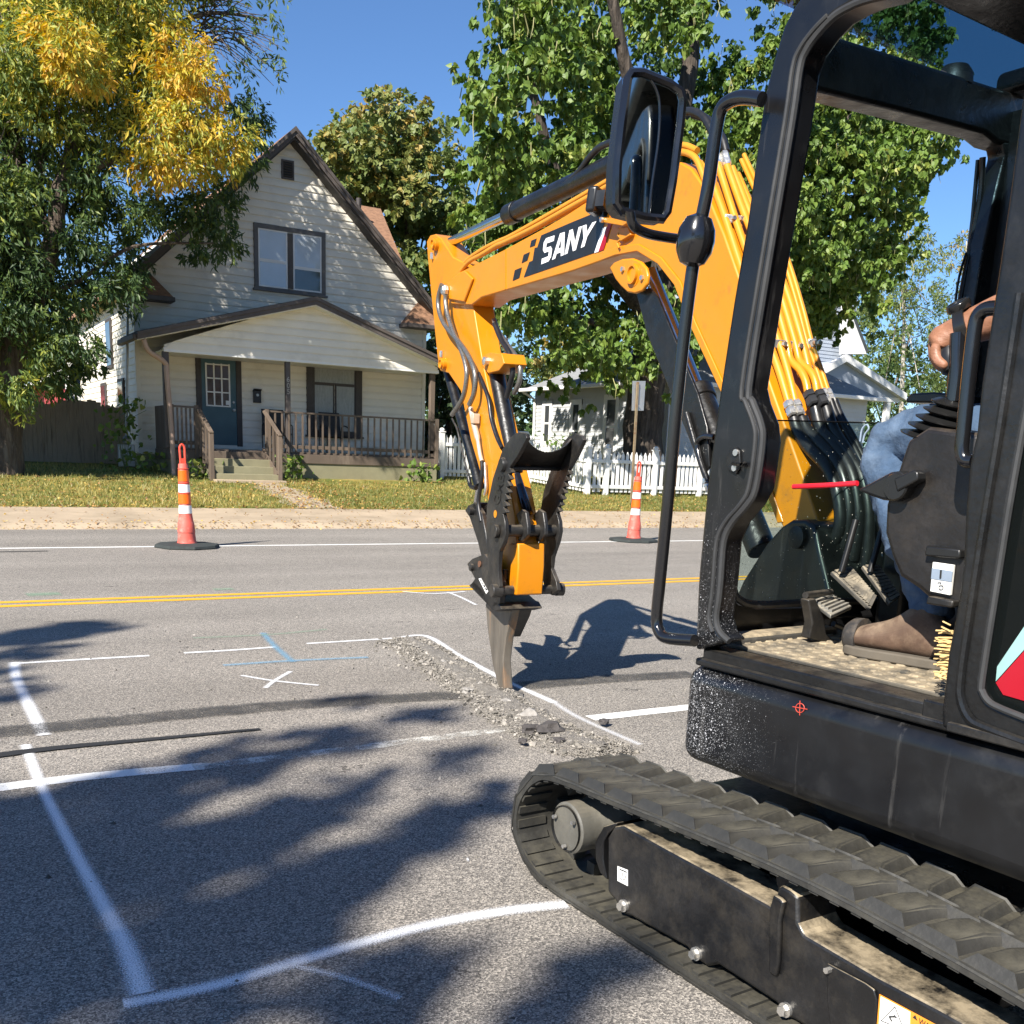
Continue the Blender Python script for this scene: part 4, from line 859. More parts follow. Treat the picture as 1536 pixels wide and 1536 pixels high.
# leave out what would stand inside the trunk; nearest leaves in view become parts of their own
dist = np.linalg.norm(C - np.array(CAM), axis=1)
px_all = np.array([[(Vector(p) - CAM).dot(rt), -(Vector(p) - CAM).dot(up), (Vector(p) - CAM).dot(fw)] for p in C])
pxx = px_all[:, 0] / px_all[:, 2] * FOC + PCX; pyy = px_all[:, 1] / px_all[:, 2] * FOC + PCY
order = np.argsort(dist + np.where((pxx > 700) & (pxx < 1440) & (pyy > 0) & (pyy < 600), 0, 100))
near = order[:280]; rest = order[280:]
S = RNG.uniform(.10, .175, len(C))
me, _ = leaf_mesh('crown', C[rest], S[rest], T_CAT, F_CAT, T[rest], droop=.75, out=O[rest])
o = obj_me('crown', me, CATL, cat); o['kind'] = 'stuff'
B, A, N = leaf_frames(len(near), .75, O[near])
lv = [tri_mesh('leaf', T_CAT, F_CAT, np.full(len(F_CAT), t)) for t in (.3, .45, .6, .8)]
for q in lv: q.materials.append(CATL)
for i, k in enumerate(near):
    o = bpy.data.objects.new('leaf', lv[i % 4]); COL.objects.link(o); o.parent = cat; s = float(S[k])
    mm = Matrix((B[i] * s, A[i] * s, N[i] * s)).transposed().to_4x4(); mm.translation = Vector(C[k]) - Vector(cb); o.matrix_local = mm
mb = MB()
for k in range(900):
    c = cl[RNG.integers(0, len(cl))][0] + Vector(RNG.normal(size=3) * .15); L_ = RNG.uniform(.3, .6); w_ = .012
    d = Vector((RNG.normal() * .12, RNG.normal() * .12, -1)).normalized(); b_ = Vector((RNG.normal() * .05, RNG.normal() * .05, 0))
    mb.tube([c, c + d * L_ * .5 + b_, c + d * L_], [w_, w_, w_ * .4], 4)
obj('seed_pods', mb, mat('pod', (.24, .23, .09), .7, var=.5, vscale=1.5), cat, kind='stuff')

def simple_tree(name, lab, base_px, Y, poly, n, per, r, leaf, size, tmpl, faces, tone, mt, bark, depth=2.0, trunk_top=None, group=None, tr=.25):
    b0 = on_Y(base_px[0], base_px[1], Y); b0.z = GZ(Y); t = thing(name, lab, 'tree', b0, group)
    xs = [p[0] for p in poly]; ys_ = [p[1] for p in poly]; cl = []
    while len(cl) < n:
        x, y = RNG.uniform(min(xs), max(xs)), RNG.uniform(min(ys_), max(ys_))
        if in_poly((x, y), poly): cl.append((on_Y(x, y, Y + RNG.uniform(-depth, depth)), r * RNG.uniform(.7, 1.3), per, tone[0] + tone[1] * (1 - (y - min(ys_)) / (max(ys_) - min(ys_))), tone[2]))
    top = trunk_top or (sum(xs) / len(xs), min(ys_) + .3 * (max(ys_) - min(ys_)))
    tp = on_Y(top[0], top[1], Y); ps = [([b0 - Vector((0, 0, .2)), b0.lerp(tp, .5) + Vector((.1, 0, 0)), tp], tr, tr * .25)]
    for k in range(9):
        s_ = b0.lerp(tp, RNG.uniform(.3, .9)); ps.append(([s_, s_.lerp(cl[k][0], .5) + Vector((0, 0, .3)), cl[k][0]], tr * .35, tr * .06))
    limbs(t, 'trunk', ps, bark)
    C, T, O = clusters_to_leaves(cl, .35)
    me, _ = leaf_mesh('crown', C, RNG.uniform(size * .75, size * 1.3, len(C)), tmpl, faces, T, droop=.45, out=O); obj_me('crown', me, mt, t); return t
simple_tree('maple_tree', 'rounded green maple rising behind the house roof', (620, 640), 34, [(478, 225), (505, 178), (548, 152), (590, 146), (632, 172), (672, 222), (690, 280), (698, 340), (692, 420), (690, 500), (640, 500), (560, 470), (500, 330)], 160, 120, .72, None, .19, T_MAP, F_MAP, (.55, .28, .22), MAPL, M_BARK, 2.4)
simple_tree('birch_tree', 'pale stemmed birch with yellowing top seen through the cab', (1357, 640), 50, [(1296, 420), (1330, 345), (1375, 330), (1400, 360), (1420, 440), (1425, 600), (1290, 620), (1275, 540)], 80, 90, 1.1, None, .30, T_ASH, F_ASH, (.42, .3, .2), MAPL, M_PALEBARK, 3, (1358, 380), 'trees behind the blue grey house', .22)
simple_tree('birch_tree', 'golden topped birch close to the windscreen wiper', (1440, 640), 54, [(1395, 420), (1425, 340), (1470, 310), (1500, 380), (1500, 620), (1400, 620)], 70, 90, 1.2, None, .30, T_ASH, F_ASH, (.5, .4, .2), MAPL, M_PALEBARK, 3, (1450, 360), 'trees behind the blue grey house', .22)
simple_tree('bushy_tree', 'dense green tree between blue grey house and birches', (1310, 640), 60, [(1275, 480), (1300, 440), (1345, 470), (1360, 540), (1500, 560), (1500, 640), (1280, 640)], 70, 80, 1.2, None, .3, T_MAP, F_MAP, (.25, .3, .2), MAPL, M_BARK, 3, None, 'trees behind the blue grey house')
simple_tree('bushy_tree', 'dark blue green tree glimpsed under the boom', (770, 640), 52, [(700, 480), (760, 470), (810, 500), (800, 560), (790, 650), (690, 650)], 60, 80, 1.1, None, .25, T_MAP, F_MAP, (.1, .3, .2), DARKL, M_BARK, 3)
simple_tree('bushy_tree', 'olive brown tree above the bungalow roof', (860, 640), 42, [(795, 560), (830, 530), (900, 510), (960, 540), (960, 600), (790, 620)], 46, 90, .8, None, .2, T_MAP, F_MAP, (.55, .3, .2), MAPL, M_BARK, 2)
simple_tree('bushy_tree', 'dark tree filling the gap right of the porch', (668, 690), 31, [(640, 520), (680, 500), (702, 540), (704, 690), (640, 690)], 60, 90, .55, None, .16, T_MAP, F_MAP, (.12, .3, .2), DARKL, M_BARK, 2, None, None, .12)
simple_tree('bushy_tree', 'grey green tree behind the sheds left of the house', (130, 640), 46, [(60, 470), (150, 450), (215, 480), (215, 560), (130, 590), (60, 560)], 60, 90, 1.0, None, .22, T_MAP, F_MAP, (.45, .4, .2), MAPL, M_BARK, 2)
simple_tree('dark_shrub', 'dark red shrub behind the ash trunk', (-12, 690), 27, [(-60, 540), (14, 560), (14, 690), (-60, 690)], 30, 90, .4, None, .1, T_ASH, F_ASH, (.05, .1, .1), DARKL, M_BARK, .8, None, None, .06)
# far treeline beyond the gardens, plus unseen trees behind the camera
cl = []
for k in range(260):
    x = RNG.uniform(-70, 190); y = RNG.uniform(85, 110); cl.append(((x, y, RNG.uniform(1, 9)), 2.6, 46, .35, .3))
for k in range(60):
    x = RNG.uniform(-6, 60); y = RNG.uniform(60, 70); cl.append(((x, y, RNG.uniform(.5, 4.5)), 1.6, 60, .3, .3))
for k in range(150):
    cl.append(((RNG.uniform(-40, 70), RNG.uniform(-46, -30), RNG.uniform(.5, 11)), 2.4, 60, .35, .3))  # unseen trees behind the camera, added for the mirror to reflect
C, T, O = clusters_to_leaves(cl, .4)
me, _ = leaf_mesh('treeline', C, RNG.uniform(.5, .9, len(C)), T_MAP, F_MAP, T, out=O)
o = bpy.data.objects.new('treeline', me); COL.objects.link(o); me.materials.append(MAPL); o['kind'] = 'stuff'; o['label'] = 'far green treeline beyond the houses and unseen trees behind the camera'; o['category'] = 'treeline'

# shade tree behind the photographer, whose shadow falls on the near lane
def shade(px, py, h): g = on_z(px, py, 0); return g - SUND * (h / -SUND.z) * -1 if False else g - SUND * (h / math.sin(SUN_EL))
sb = Vector((-10.2, -3.8, 0))
st = thing('shade_tree', 'street tree behind the photographer shading the near lane', 'tree', sb)
SB = [([(-60, 1215), (60, 1208), (170, 1192), (270, 1172), (360, 1148), (430, 1115), (525, 1080)], 30, 1.3), ([(-60, 1255), (80, 1245), (200, 1228), (270, 1205)], 28, 1.3), ([(-60, 1300), (80, 1290), (190, 1275), (250, 1255)], 28, 1.2),
      ([(-60, 1345), (60, 1338), (150, 1325), (215, 1310)], 26, 1.2), ([(-60, 1395), (60, 1385), (140, 1372)], 24, 1.0), ([(225, 1318), (310, 1292), (390, 1258), (460, 1222), (560, 1182)], 24, 1.3), ([(300, 1270), (400, 1225), (470, 1195)], 14, .7),
      ([(180, 1420), (300, 1388), (420, 1345), (520, 1298), (620, 1255), (700, 1212), (760, 1172)], 26, 1.2), ([(300, 1420), (400, 1385), (500, 1340), (580, 1300)], 24, .9), ([(600, 1078), (690, 1066)], 8, .6), ([(640, 1160), (730, 1120)], 12, .25), ([(460, 1130), (560, 1110)], 12, .5),
      ([(545, 1465), (620, 1450), (690, 1435)], 26, .9), ([(520, 1525), (590, 1505), (650, 1490)], 20, .5), ([(800, 1510), (880, 1480), (950, 1455)], 26, .8), ([(-40, 1470), (80, 1450), (170, 1430)], 34, .5), ([(20, 1525), (140, 1505)], 26, .45), ([(260, 1470), (380, 1440), (470, 1415)], 16, .35), ([(250, 1530), (420, 1500)], 16, .3),
      ([(-80, 962), (20, 956), (90, 948), (148, 939)], 7, 2.0), ([(-80, 990), (20, 985), (80, 975)], 6, .6), ([(-60, 1045), (10, 1040), (40, 1025)], 8, .8), ([(-60, 1010), (10, 1003)], 5, .6)]  # first run: dense clumps added to cast a hard-edged silhouette shadow
cl = []
for pts, tk, de in SB:
    for a, b in zip(pts[:-1], pts[1:]):
        L_ = math.hypot(b[0] - a[0], b[1] - a[1]); n = max(2, int(L_ / 13))
        for k in range(n):
            t = (k + RNG.random()) / n; x, y = a[0] + (b[0] - a[0]) * t + RNG.normal() * 8, a[1] + (b[1] - a[1]) * t + RNG.uniform(-1, 1) * tk
            c = shade(x, y, 8.2 + 1.2 * RNG.random()); rr_ = .085 * (1 + max(0, (1100 - y)) / 300); cl.append((c, rr_, max(5, int(40 * de * (rr_ / .085) ** 2)), .3, .2))
for k in range(24): cl.append((Vector((-13 + RNG.normal() * 1.3, -7.5 + RNG.normal() * 1.3, 5 + RNG.random() * 2.5)), .9, 420, .3, .2))
C, T, O = clusters_to_leaves(cl, .45)
me, _ = leaf_mesh('crown', C, RNG.uniform(.06, .10, len(C)), T_MAP, F_MAP, T, out=O); obj_me('crown', me, MAPL, st)
ps = [([sb, sb + Vector((.1, 0, 3)), sb + Vector((.3, .2, 7)), sb + Vector((0, 0, 9))], .24, .05)]
for i in range(0, len(cl) - 30, 26): ps.append(([sb + Vector((.2, .1, 5)), (sb + Vector((.2, .1, 5))).lerp(cl[i][0], .6) + Vector((0, 0, .3)), cl[i][0]], .022, .006))
limbs(st, 'trunk', ps, M_BARK)

# weeds and small plants along the house and verge
def plant(px, py, Y, h, r, n, lab, tone=.5):
    b0 = on_Y(px, py, Y); b0.z = GZ(Y); t = thing('weed_plant', lab, 'plant', b0)
    part('stems', t, M_PODS, lambda b: [b.tube([b0, b0 + Vector((RNG.normal() * r * .3, RNG.normal() * r * .2, h * .6)), b0 + Vector((RNG.normal() * r * .6, RNG.normal() * r * .4, h * RNG.uniform(.7, 1)))], .006, 5) for k in range(6)])
    C = np.array(b0)[None, :] + np.stack([RNG.normal(size=n) * r * .5, RNG.normal(size=n) * r * .35, h * RNG.random(n)], 1)
    me, _ = leaf_mesh('leaves', C, RNG.uniform(.07, .15, n), T_CAT, F_CAT, np.clip(tone + .2 * RNG.normal(size=n), 0, 1), droop=.2); obj_me('leaves', me, CATL, t)
M_PODS = mat('green_stem', (.12, .16, .05), .7)
plant(188, 712, 24.4, 1.6, .5, 170, 'tall leafy weed at the left house corner', .55)
plant(222, 716, 23.9, .45, .5, 60, 'low bright weed in front of the electric meter', .8)
plant(308, 716, 23.1, .4, .4, 60, 'low weed left of the stair post', .7)
plant(440, 716, 23.1, .55, .4, 80, 'weed tuft right of the porch steps', .5)
plant(632, 720, 23.1, .5, .4, 80, 'spindly weed at the right porch corner', .6)
for i, (px, lab) in enumerate(((818, 'thin shrub inside the fence below the first bungalow window'), (845, 'thin shrub inside the fence below the bungalow side window'))):
    q = on_Y(px, 700, 25.5); plant(px, 700, 25.5, 1.3, .5, 70, lab, .3)

# grass blades on the verge, leaf litter on lawn, path, kerb: nobody could count these
n = 52000
gy = 17.75 + (RNG.random(n) ** 1.35) * 7.8; gx = RNG.uniform(-1.5, 26, n); keep = (gx > gy * .1 - 1.5) & (gx < gy * 1.02 + 3) & ~((gx > PTA[0] + (PTA[1] - PTA[0]) * (22.1 - gy) / 4.38 + .15) & (gx < PTB[0] + (PTB[1] - PTB[0]) * (22.1 - gy) / 4.38 - .15) & (gy < 22.1) & (RNG.random(len(gx)) < .93)) & ~((gx > 4.95) & (gx < 11.5) & (gy > 22.6)); gx, gy = gx[keep], gy[keep]
C = np.stack([gx, gy, np.array([GZ(v) for v in gy])], 1); n = len(C)
hgt = RNG.uniform(.035, .09, n); ang = RNG.random(n) * 6.283; ln = RNG.normal(size=(n, 2)) * .03; w2 = .009
V = np.zeros((n, 3, 3)); V[:, 0] = C + np.stack([np.cos(ang) * w2, np.sin(ang) * w2, 0 * ang], 1); V[:, 1] = C - np.stack([np.cos(ang) * w2, np.sin(ang) * w2, 0 * ang], 1); V[:, 2] = C + np.stack([ln[:, 0], ln[:, 1], hgt], 1)
pat = np.sin(gx * .7 + 1.3 * np.sin(gy * .9)) * .18 + (6 - np.abs(gx - 5)) * .02
o = bpy.data.objects.new('grass', tri_mesh('grass', V.reshape(-1, 3), np.arange(n * 3).reshape(-1, 3), np.clip(.45 + pat + .25 * RNG.normal(size=n), 0, 1))); COL.objects.link(o); o.data.materials.append(M_BLADE); o['kind'] = 'stuff'
o['label'] = 'short yellowing lawn grass along the sidewalk'; o['category'] = 'grass'
def litter(name, x0, x1, y0, y1, n, pw=1.0, lab='', size=(.03, .07)):
    yy = y0 + (RNG.random(n) ** pw) * (y1 - y0); xx = RNG.uniform(x0, x1, n)
    C = np.stack([xx, yy, np.array([GZ(v) for v in yy]) + .012 + .02 * RNG.random(n)], 1)
    B = RNG.normal(size=(n, 3)); B[:, 2] *= .25; B /= np.linalg.norm(B, axis=1)[:, None]; N = RNG.normal(size=(n, 3)) * .35; N[:, 2] += 1; A = np.cross(N, B); A /= np.linalg.norm(A, axis=1)[:, None]; N = np.cross(B, A)
    s = RNG.uniform(size[0], size[1], n)[:, None, None]; t = T_MAP * np.array([.7, 1, 1.5])
    V = C[:, None, :] + s * (t[None, :, 0:1] * B[:, None] + (t[None, :, 1:2] - .5) * A[:, None] + t[None, :, 2:3] * N[:, None])
    Fc = (np.array(F_MAP)[None] + (np.arange(n) * 8)[:, None, None]).reshape(-1, 3)
    o = bpy.data.objects.new(name, tri_mesh(name, V.reshape(-1, 3), Fc, np.repeat(RNG.random(n), 6))); COL.objects.link(o); o.data.materials.append(M_LITTER); o['kind'] = 'stuff'; o['label'] = lab; o['category'] = 'leaves'
litter('fallen_leaves', -1, 24, 17.6, 23, 6500, 1.3, 'yellow leaves scattered over the lawn')
litter('fallen_leaves', -1, 26, 15.2, 15.72, 2200, .8, 'brown leaves gathered along the kerb', (.02, .05))
litter('fallen_leaves', 5.9, 7.9, 17.5, 22.6, 700, 1, 'dry leaves covering the front path')
litter('fallen_leaves', -1, 26, 15.7, 17.7, 900, 1, 'few dry leaves on the sidewalk', (.02, .05))
# ------------------------------------------------------------------ excavator
EO = Vector((1.52, 2.30, 0))
T = Frame(EO, -2.5); U = Frame(EO, -4.0); B_ = Frame(on_z(752, 1032, 0), 6.0)
Y_ = mat('yellow_machine_paint', (0.58, 0.205, 0.003), .40, var=.06, vscale=2.5, col2=(.33, .135, .02), c2scale=9, c2lo=.57, c2hi=.76, coat=.15, speck=(.10, .05, .02), sscale=42.0, sthr=.045)
YP_ = mat('yellow_pipe_paint', (0.60, 0.24, 0.012), .42, var=.12, vscale=5, coat=.2)
def dusty(name, col, dust=(.36, .29, .20), rough=.55, lo=.55, hi=.85, amount=.9, streak=.25):
    """Black paint or rubber with dirt lying on the faces that look up, plus thin dirt all over."""
    M = mat(name, col, rough, var=.3, vscale=5, col2=(col[0] * 2 + .008, col[1] * 2 + .0075, col[2] * 2 + .007), c2scale=6, c2lo=.5, c2hi=.8, bump=.15, bscale=60)
    nt, b, src = mix_out(M); L = nt.links
    ge = _n(nt, 'ShaderNodeNewGeometry'); sx = _n(nt, 'ShaderNodeSeparateXYZ'); L.new(ge.outputs['True Normal'], sx.inputs[0])
    mr = _n(nt, 'ShaderNodeMapRange'); mr.inputs[1].default_value = lo; mr.inputs[2].default_value = hi; L.new(sx.outputs[2], mr.inputs[0])
    tc = _n(nt, 'ShaderNodeTexCoord'); no = _n(nt, 'ShaderNodeTexNoise', i_Scale=14.0, i_Detail=8.0, i_Roughness=.7); L.new(tc.outputs['Object'], no.inputs['Vector'])
    n2 = _n(nt, 'ShaderNodeMapRange'); n2.inputs[1].default_value = .36; n2.inputs[2].default_value = .62; n2.inputs[4].default_value = amount; L.new(no.outputs[0], n2.inputs[0])
    mu = _n(nt, 'ShaderNodeMath', operation='MULTIPLY'); L.new(mr.outputs[0], mu.inputs[0]); L.new(n2.outputs[0], mu.inputs[1])
    n4 = _n(nt, 'ShaderNodeTexNoise', i_Scale=5.0, i_Detail=9.0, i_Roughness=.75); L.new(tc.outputs['Object'], n4.inputs['Vector'])
    n5 = _n(nt, 'ShaderNodeMapRange'); n5.inputs[1].default_value = .48; n5.inputs[2].default_value = .8; n5.inputs[4].default_value = streak; L.new(n4.outputs[0], n5.inputs[0])
    mxm = _n(nt, 'ShaderNodeMath', operation='MAXIMUM'); L.new(mu.outputs[0], mxm.inputs[0]); L.new(n5.outputs[0], mxm.inputs[1])
    mx = _n(nt, 'ShaderNodeMix', data_type='RGBA'); mx.inputs[7].default_value = rgb(dust); L.new(mxm.outputs[0], mx.inputs[0]); L.new(src, mx.inputs[6]); L.new(mx.outputs[2], b.inputs['Base Color'])
    return M
def splatter(name, col, centre, reach, rough=.4, dens=.34, base=.03):
    """Black paint with white spray splatter thrown round one spot, thinning out with distance."""
    M = mat(name, col, rough, var=.3, vscale=4, col2=(.022, .022, .022), c2scale=5, c2lo=.55, c2hi=.8, coat=.2); nt, b, src = mix_out(M); L = nt.links
    tc = _n(nt, 'ShaderNodeTexCoord'); vd = _n(nt, 'ShaderNodeVectorMath', operation='DISTANCE'); vd.inputs[1].default_value = centre; L.new(tc.outputs['Object'], vd.inputs[0])
    mpr = _n(nt, 'ShaderNodeMapping'); mpr.inputs['Rotation'].default_value = (.7, .5, .9); L.new(tc.outputs['Object'], mpr.inputs[0])
    mr = _n(nt, 'ShaderNodeMapRange'); mr.inputs[1].default_value = 0.03; mr.inputs[2].default_value = reach; mr.inputs[3].default_value = dens; mr.inputs[4].default_value = base; mr.interpolation_type = 'SMOOTHSTEP'; L.new(vd.outputs['Value'], mr.inputs[0])
    smp = _n(nt, 'ShaderNodeMapping'); smp.inputs['Scale'].default_value = (22, 22, 1.6); smp.inputs['Rotation'].default_value = (.15, .1, 0); L.new(tc.outputs['Object'], smp.inputs[0])
    sno = _n(nt, 'ShaderNodeTexNoise', i_Scale=1.0, i_Detail=7.0, i_Roughness=.7); L.new(smp.outputs[0], sno.inputs['Vector'])
    smr = _n(nt, 'ShaderNodeMapRange'); smr.inputs[1].default_value = .60; smr.inputs[2].default_value = .74; smr.inputs[4].default_value = .6; L.new(sno.outputs[0], smr.inputs[0])
    smx = _n(nt, 'ShaderNodeMix', data_type='RGBA'); smx.inputs[7].default_value = (.085, .082, .078, 1); L.new(smr.outputs[0], smx.inputs[0]); L.new(src, smx.inputs[6])
    out = smx.outputs[2]
    for sc, k in ((120, .9), (260, 1.1), (480, 1.1)):
        vo = _n(nt, 'ShaderNodeTexVoronoi', i_Scale=float(sc)); L.new(mpr.outputs[0], vo.inputs['Vector'])
        se = _n(nt, 'ShaderNodeSeparateColor'); L.new(vo.outputs['Color'], se.inputs[0])
        pw = _n(nt, 'ShaderNodeMath', operation='POWER'); pw.inputs[1].default_value = 1.6; L.new(se.outputs[0], pw.inputs[0])
        mu = _n(nt, 'ShaderNodeMath', operation='MULTIPLY'); L.new(pw.outputs[0], mu.inputs[0]); L.new(mr.outputs[0], mu.inputs[1])
        m2 = _n(nt, 'ShaderNodeMath', operation='MULTIPLY'); m2.inputs[1].default_value = 1.5 * k; L.new(mu.outputs[0], m2.inputs[0])
        lt = _n(nt, 'ShaderNodeMath', operation='LESS_THAN'); L.new(vo.outputs['Distance'], lt.inputs[0]); L.new(m2.outputs[0], lt.inputs[1])
        mx = _n(nt, 'ShaderNodeMix', data_type='RGBA'); mx.inputs[7].default_value = (.42, .42, .43, 1); L.new(lt.outputs[0], mx.inputs[0]); L.new(out, mx.inputs[6]); out = mx.outputs[2]
    L.new(out, b.inputs['Base Color']); return M
BLK = dusty('black_machine_paint', (.007, .007, .007), (.16, .135, .10), .34, .85, .99, .35, .05)
BLKS = dusty('sooty_attachment_steel', (.012, .0115, .011), (.20, .165, .12), .42, .6, .92, .6, .20)
FRM = dusty('track_frame_paint', (.007, .007, .0075), (.36, .295, .20), .36, .5, .75, .9, .10)
RUBB = dusty('track_rubber', (.026, .025, .022), (.13, .118, .085), .6, .6, .95, .55, .40)
GLOSS = mat('gloss_black_tube', (.008, .008, .009), .16, var=.1, coat=.6)
CHR = mat('chrome_rod', (.62, .62, .63), .12, rj=.05, metal=1.0, var=.06)
STL = mat('zinc_fitting', (.62, .60, .56), .3, metal=.85, var=.15, vscale=20)
BRD = mat('braided_hose', (.22, .21, .19), .32, metal=.7, var=.2, vscale=30)
HOS = mat('black_hose', (.013, .013, .014), .38, var=.3, vscale=10)
GAS = mat('rubber_gasket', (.03, .03, .03), .5, var=.3, vscale=8)
MATM = dusty('dusty_floor_mat', (.05, .047, .04), (.36, .29, .19), .9, .3, .6, 1.0, .35)
RIPM = mat('worn_ripper_steel', (.15, .13, .105), .5, metal=.35, var=.35, vscale=9, col2=(.34, .18, .08), c2scale=5, c2lo=.55, c2hi=.75, stretch=(2, 2, .4))
exo = Vector((1.95, 1.9, 0))
ex = thing('excavator', 'yellow and black mini excavator breaking the road with a ripper', 'excavator', exo)
XO = lambda p: tuple(Vector(p) - exo)
SKB = splatter('splattered_skirt_paint', (.006, .006, .0065), XO(U.side(1010, 1070, .15)), .48, .36, .25, .006)
PIL = splatter('splattered_pillar_paint', (.006, .006, .0065), XO(U.side(1020, 960, .15)), .55, .32, .17, .006)
def plate(name, pxs, plane, ext, mt, bevel=.004, parent=None, **k):
    return part(name, parent or ex, mt, lambda b: b.prism([plane(x, y) for x, y in pxs], ext), bevel=bevel, **k)
def hose(name, pxs, plane, r, mt, parent=None, sub=5, n=14):
    return part(name, parent or ex, mt, lambda b: b.tube(smooth_path([plane(x, y) for x, y in pxs], sub), r, n))
tS = lambda o: (lambda x, y: T.side(x, y, o)); uS = lambda o: (lambda x, y: U.side(x, y, o)); uF = lambda o: (lambda x, y: U.front(x, y, o)); bS = lambda o: (lambda x, y: B_.side(x, y, o))

# --- tracks
loop = [(-1.55, .012), (-.9, .012), (-.25, .012), (-.02, .012), (.10, .03), (.19, .09), (.215, .17), (.19, .25), (.12, .325), (.02, .362), (-.25, .378), (-.55, .394), (-.85, .405), (-1.1, .398), (-1.45, .37), (-1.66, .33), (-1.76, .22), (-1.70, .08)]
def dense_loop():
    P = smooth_path([(a, 0, c) for a, c in loop], 14, closed=True); return [(p.x, p.z) for p in P]
DL = dense_loop()
def belt(name, r0, r1):
    mb = MB(); n = len(DL); th = .022
    for i in range(n):
        a, c = DL[i]; a0, c0 = DL[i - 1]; a2, c2 = DL[(i + 1) % n]; t = Vector((a2 - a0, c2 - c0)).normalized(); nr = Vector((-t.y, t.x)) * th
        mb.v += [T.w(a, r0, c), T.w(a, r1, c), T.w(a + nr.x, r1, c + nr.y), T.w(a + nr.x, r0, c + nr.y)]
    for i in range(n):
        j = (i + 1) % n
        for k in range(4): mb.f.append([i * 4 + k, i * 4 + (k + 1) % 4, j * 4 + (k + 1) % 4, j * 4 + k])
    return obj(name, mb, RUBB, ex, ang=50)
TW = .285
lt_ = belt('rubber_track', 0.0, TW); belt('rubber_track', 1.12, 1.12 + TW)
# lugs: two staggered rows, one shared shape each
cum = [0]
for i in range(1, len(DL) + 1): a, b = DL[i - 1], DL[i % len(DL)]; cum.append(cum[-1] + math.hypot(a[0] - b[0], a[1] - b[1]))
def at_len(s):
    s %= cum[-1]
    for i in range(len(DL)):
        if cum[i + 1] >= s:
            q = (s - cum[i]) / (cum[i + 1] - cum[i]); a, b = DL[i], DL[(i + 1) % len(DL)]; return (a[0] + (b[0] - a[0]) * q, a[1] + (b[1] - a[1]) * q), Vector((b[0] - a[0], b[1] - a[1])).normalized()
def lug_mesh(side):
    # along x, across y (0..TW), up z (outwards)
    h = .019; w0, w1 = .053, .033
    if side == 0: ys_ = [(0.0, 0.0), (.10, .008), (.165, .03)]
    else: ys_ = [(TW, 0.0), (TW - .10, .008), (TW - .165, .03)]
    vs, fs = [], []
    for i, (y, dx) in enumerate(ys_):
        ins = .012 if i in (0, 2) else 0; s_ = 1 if side == 0 else -1
        yt = y + s_ * (ins if i == 0 else -ins)
        vs += [(-w0 + dx, y, -.004), (w0 + dx, y, -.004), (w1 + dx, yt, h * (.9 if i == 2 else 1)), (-w1 + dx, yt, h * (.9 if i == 2 else 1))]
    for i in range(2):
        for k in range(4): fs.append((i * 4 + k, i * 4 + (k + 1) % 4, i * 4 + 4 + (k + 1) % 4, i * 4 + 4 + k))
    fs += [(0, 1, 2, 3), (11, 10, 9, 8)]
    me = bpy.data.meshes.new('track_lug'); me.from_pydata(vs, [], fs); bm = bmesh.new(); bm.from_mesh(me); bmesh.ops.bevel(bm, geom=[e for e in bm.edges if e.calc_face_angle(0) > .5], offset=.005, segments=2, affect='EDGES'); bmesh.ops.recalc_face_normals(bm, faces=bm.faces); bm.to_mesh(me); bm.free()
    me.polygons.foreach_set('use_smooth', [True] * len(me.polygons)); me.set_sharp_from_angle(angle=R_(50)); me.materials.append(RUBB); return me
LM = [lug_mesh(0), lug_mesh(1)]
NL = round(cum[-1] / .118)
for k in range(NL):
    for sd_ in (0, 1):
        (a, c), t = at_len((k + (.5 if sd_ else 0)) * cum[-1] / NL); xw = (T.f * t.x + T.u * t.y).normalized(); yw = T.r; zw = xw.cross(yw) * 1
        nr = T.f * t.y - T.u * t.x          # outward of a loop run clockwise seen from the left
        o = bpy.data.objects.new('track_lug', LM[sd_]); COL.objects.link(o); o.parent = lt_
        mm = Matrix((xw, yw, nr)).transposed().to_4x4(); mm.translation = T.w(a, 0, c) - exo; o.matrix_local = mm
def ridges(b):
    n_ = int(cum[-1] / .055)
    for k in range(n_):
        (a, c), t = at_len(k * cum[-1] / n_); xw = T.f * t.x + T.u * t.y; nr = -(T.f * t.y - T.u * t.x); p = T.w(a, 0, c) + nr * .024
        b.box(p + T.r * .055, xw * .012, T.r * .05, nr * .005); b.box(p + T.r * (TW - .055), xw * .012, T.r * .05, nr * .005)
        if k % 2 == 0: b.box(p + T.r * (TW / 2 + .02) + nr * .015, xw * .018, T.r * .02, nr * .02)
part('inner_ridges', lt_, RUBB, ridges, kind='stuff')
hub = T.side(845, 1243, .0)
hb = part('drive_motor', ex, dusty('grey_motor_paint', (.10, .095, .08), (.22, .19, .14), .5, .6, .95, .5, .3), lambda b: b.lathe(hub, [(.070, 0.012), (.075, .016), (.075, .05), (.072, .09), (.10, .17), (.105, .25)], T.r, 36))
part('motor_cover', hb, BLK, lambda b: b.lathe(hub, [(.064, .014), (.066, .004), (.066, .014)], T.r, 36))
for a in range(3):
    an = a * 2.1 + .4; part('cover_screw', hb, STL, lambda b: b.lathe(hub + (T.f * math.cos(an) + T.u * math.sin(an)) * .052, [(.006, -.004), (.006, .006)], T.r, 8))
part('sprocket', ex, BLK, lambda b: b.lathe(T.w(hub.dot(T.f) * 0 + T.loc(hub)[0], .19, .2), [(.05, -.02), (.145, -.02), (.145, .02), (.05, .02)], T.r, 30))
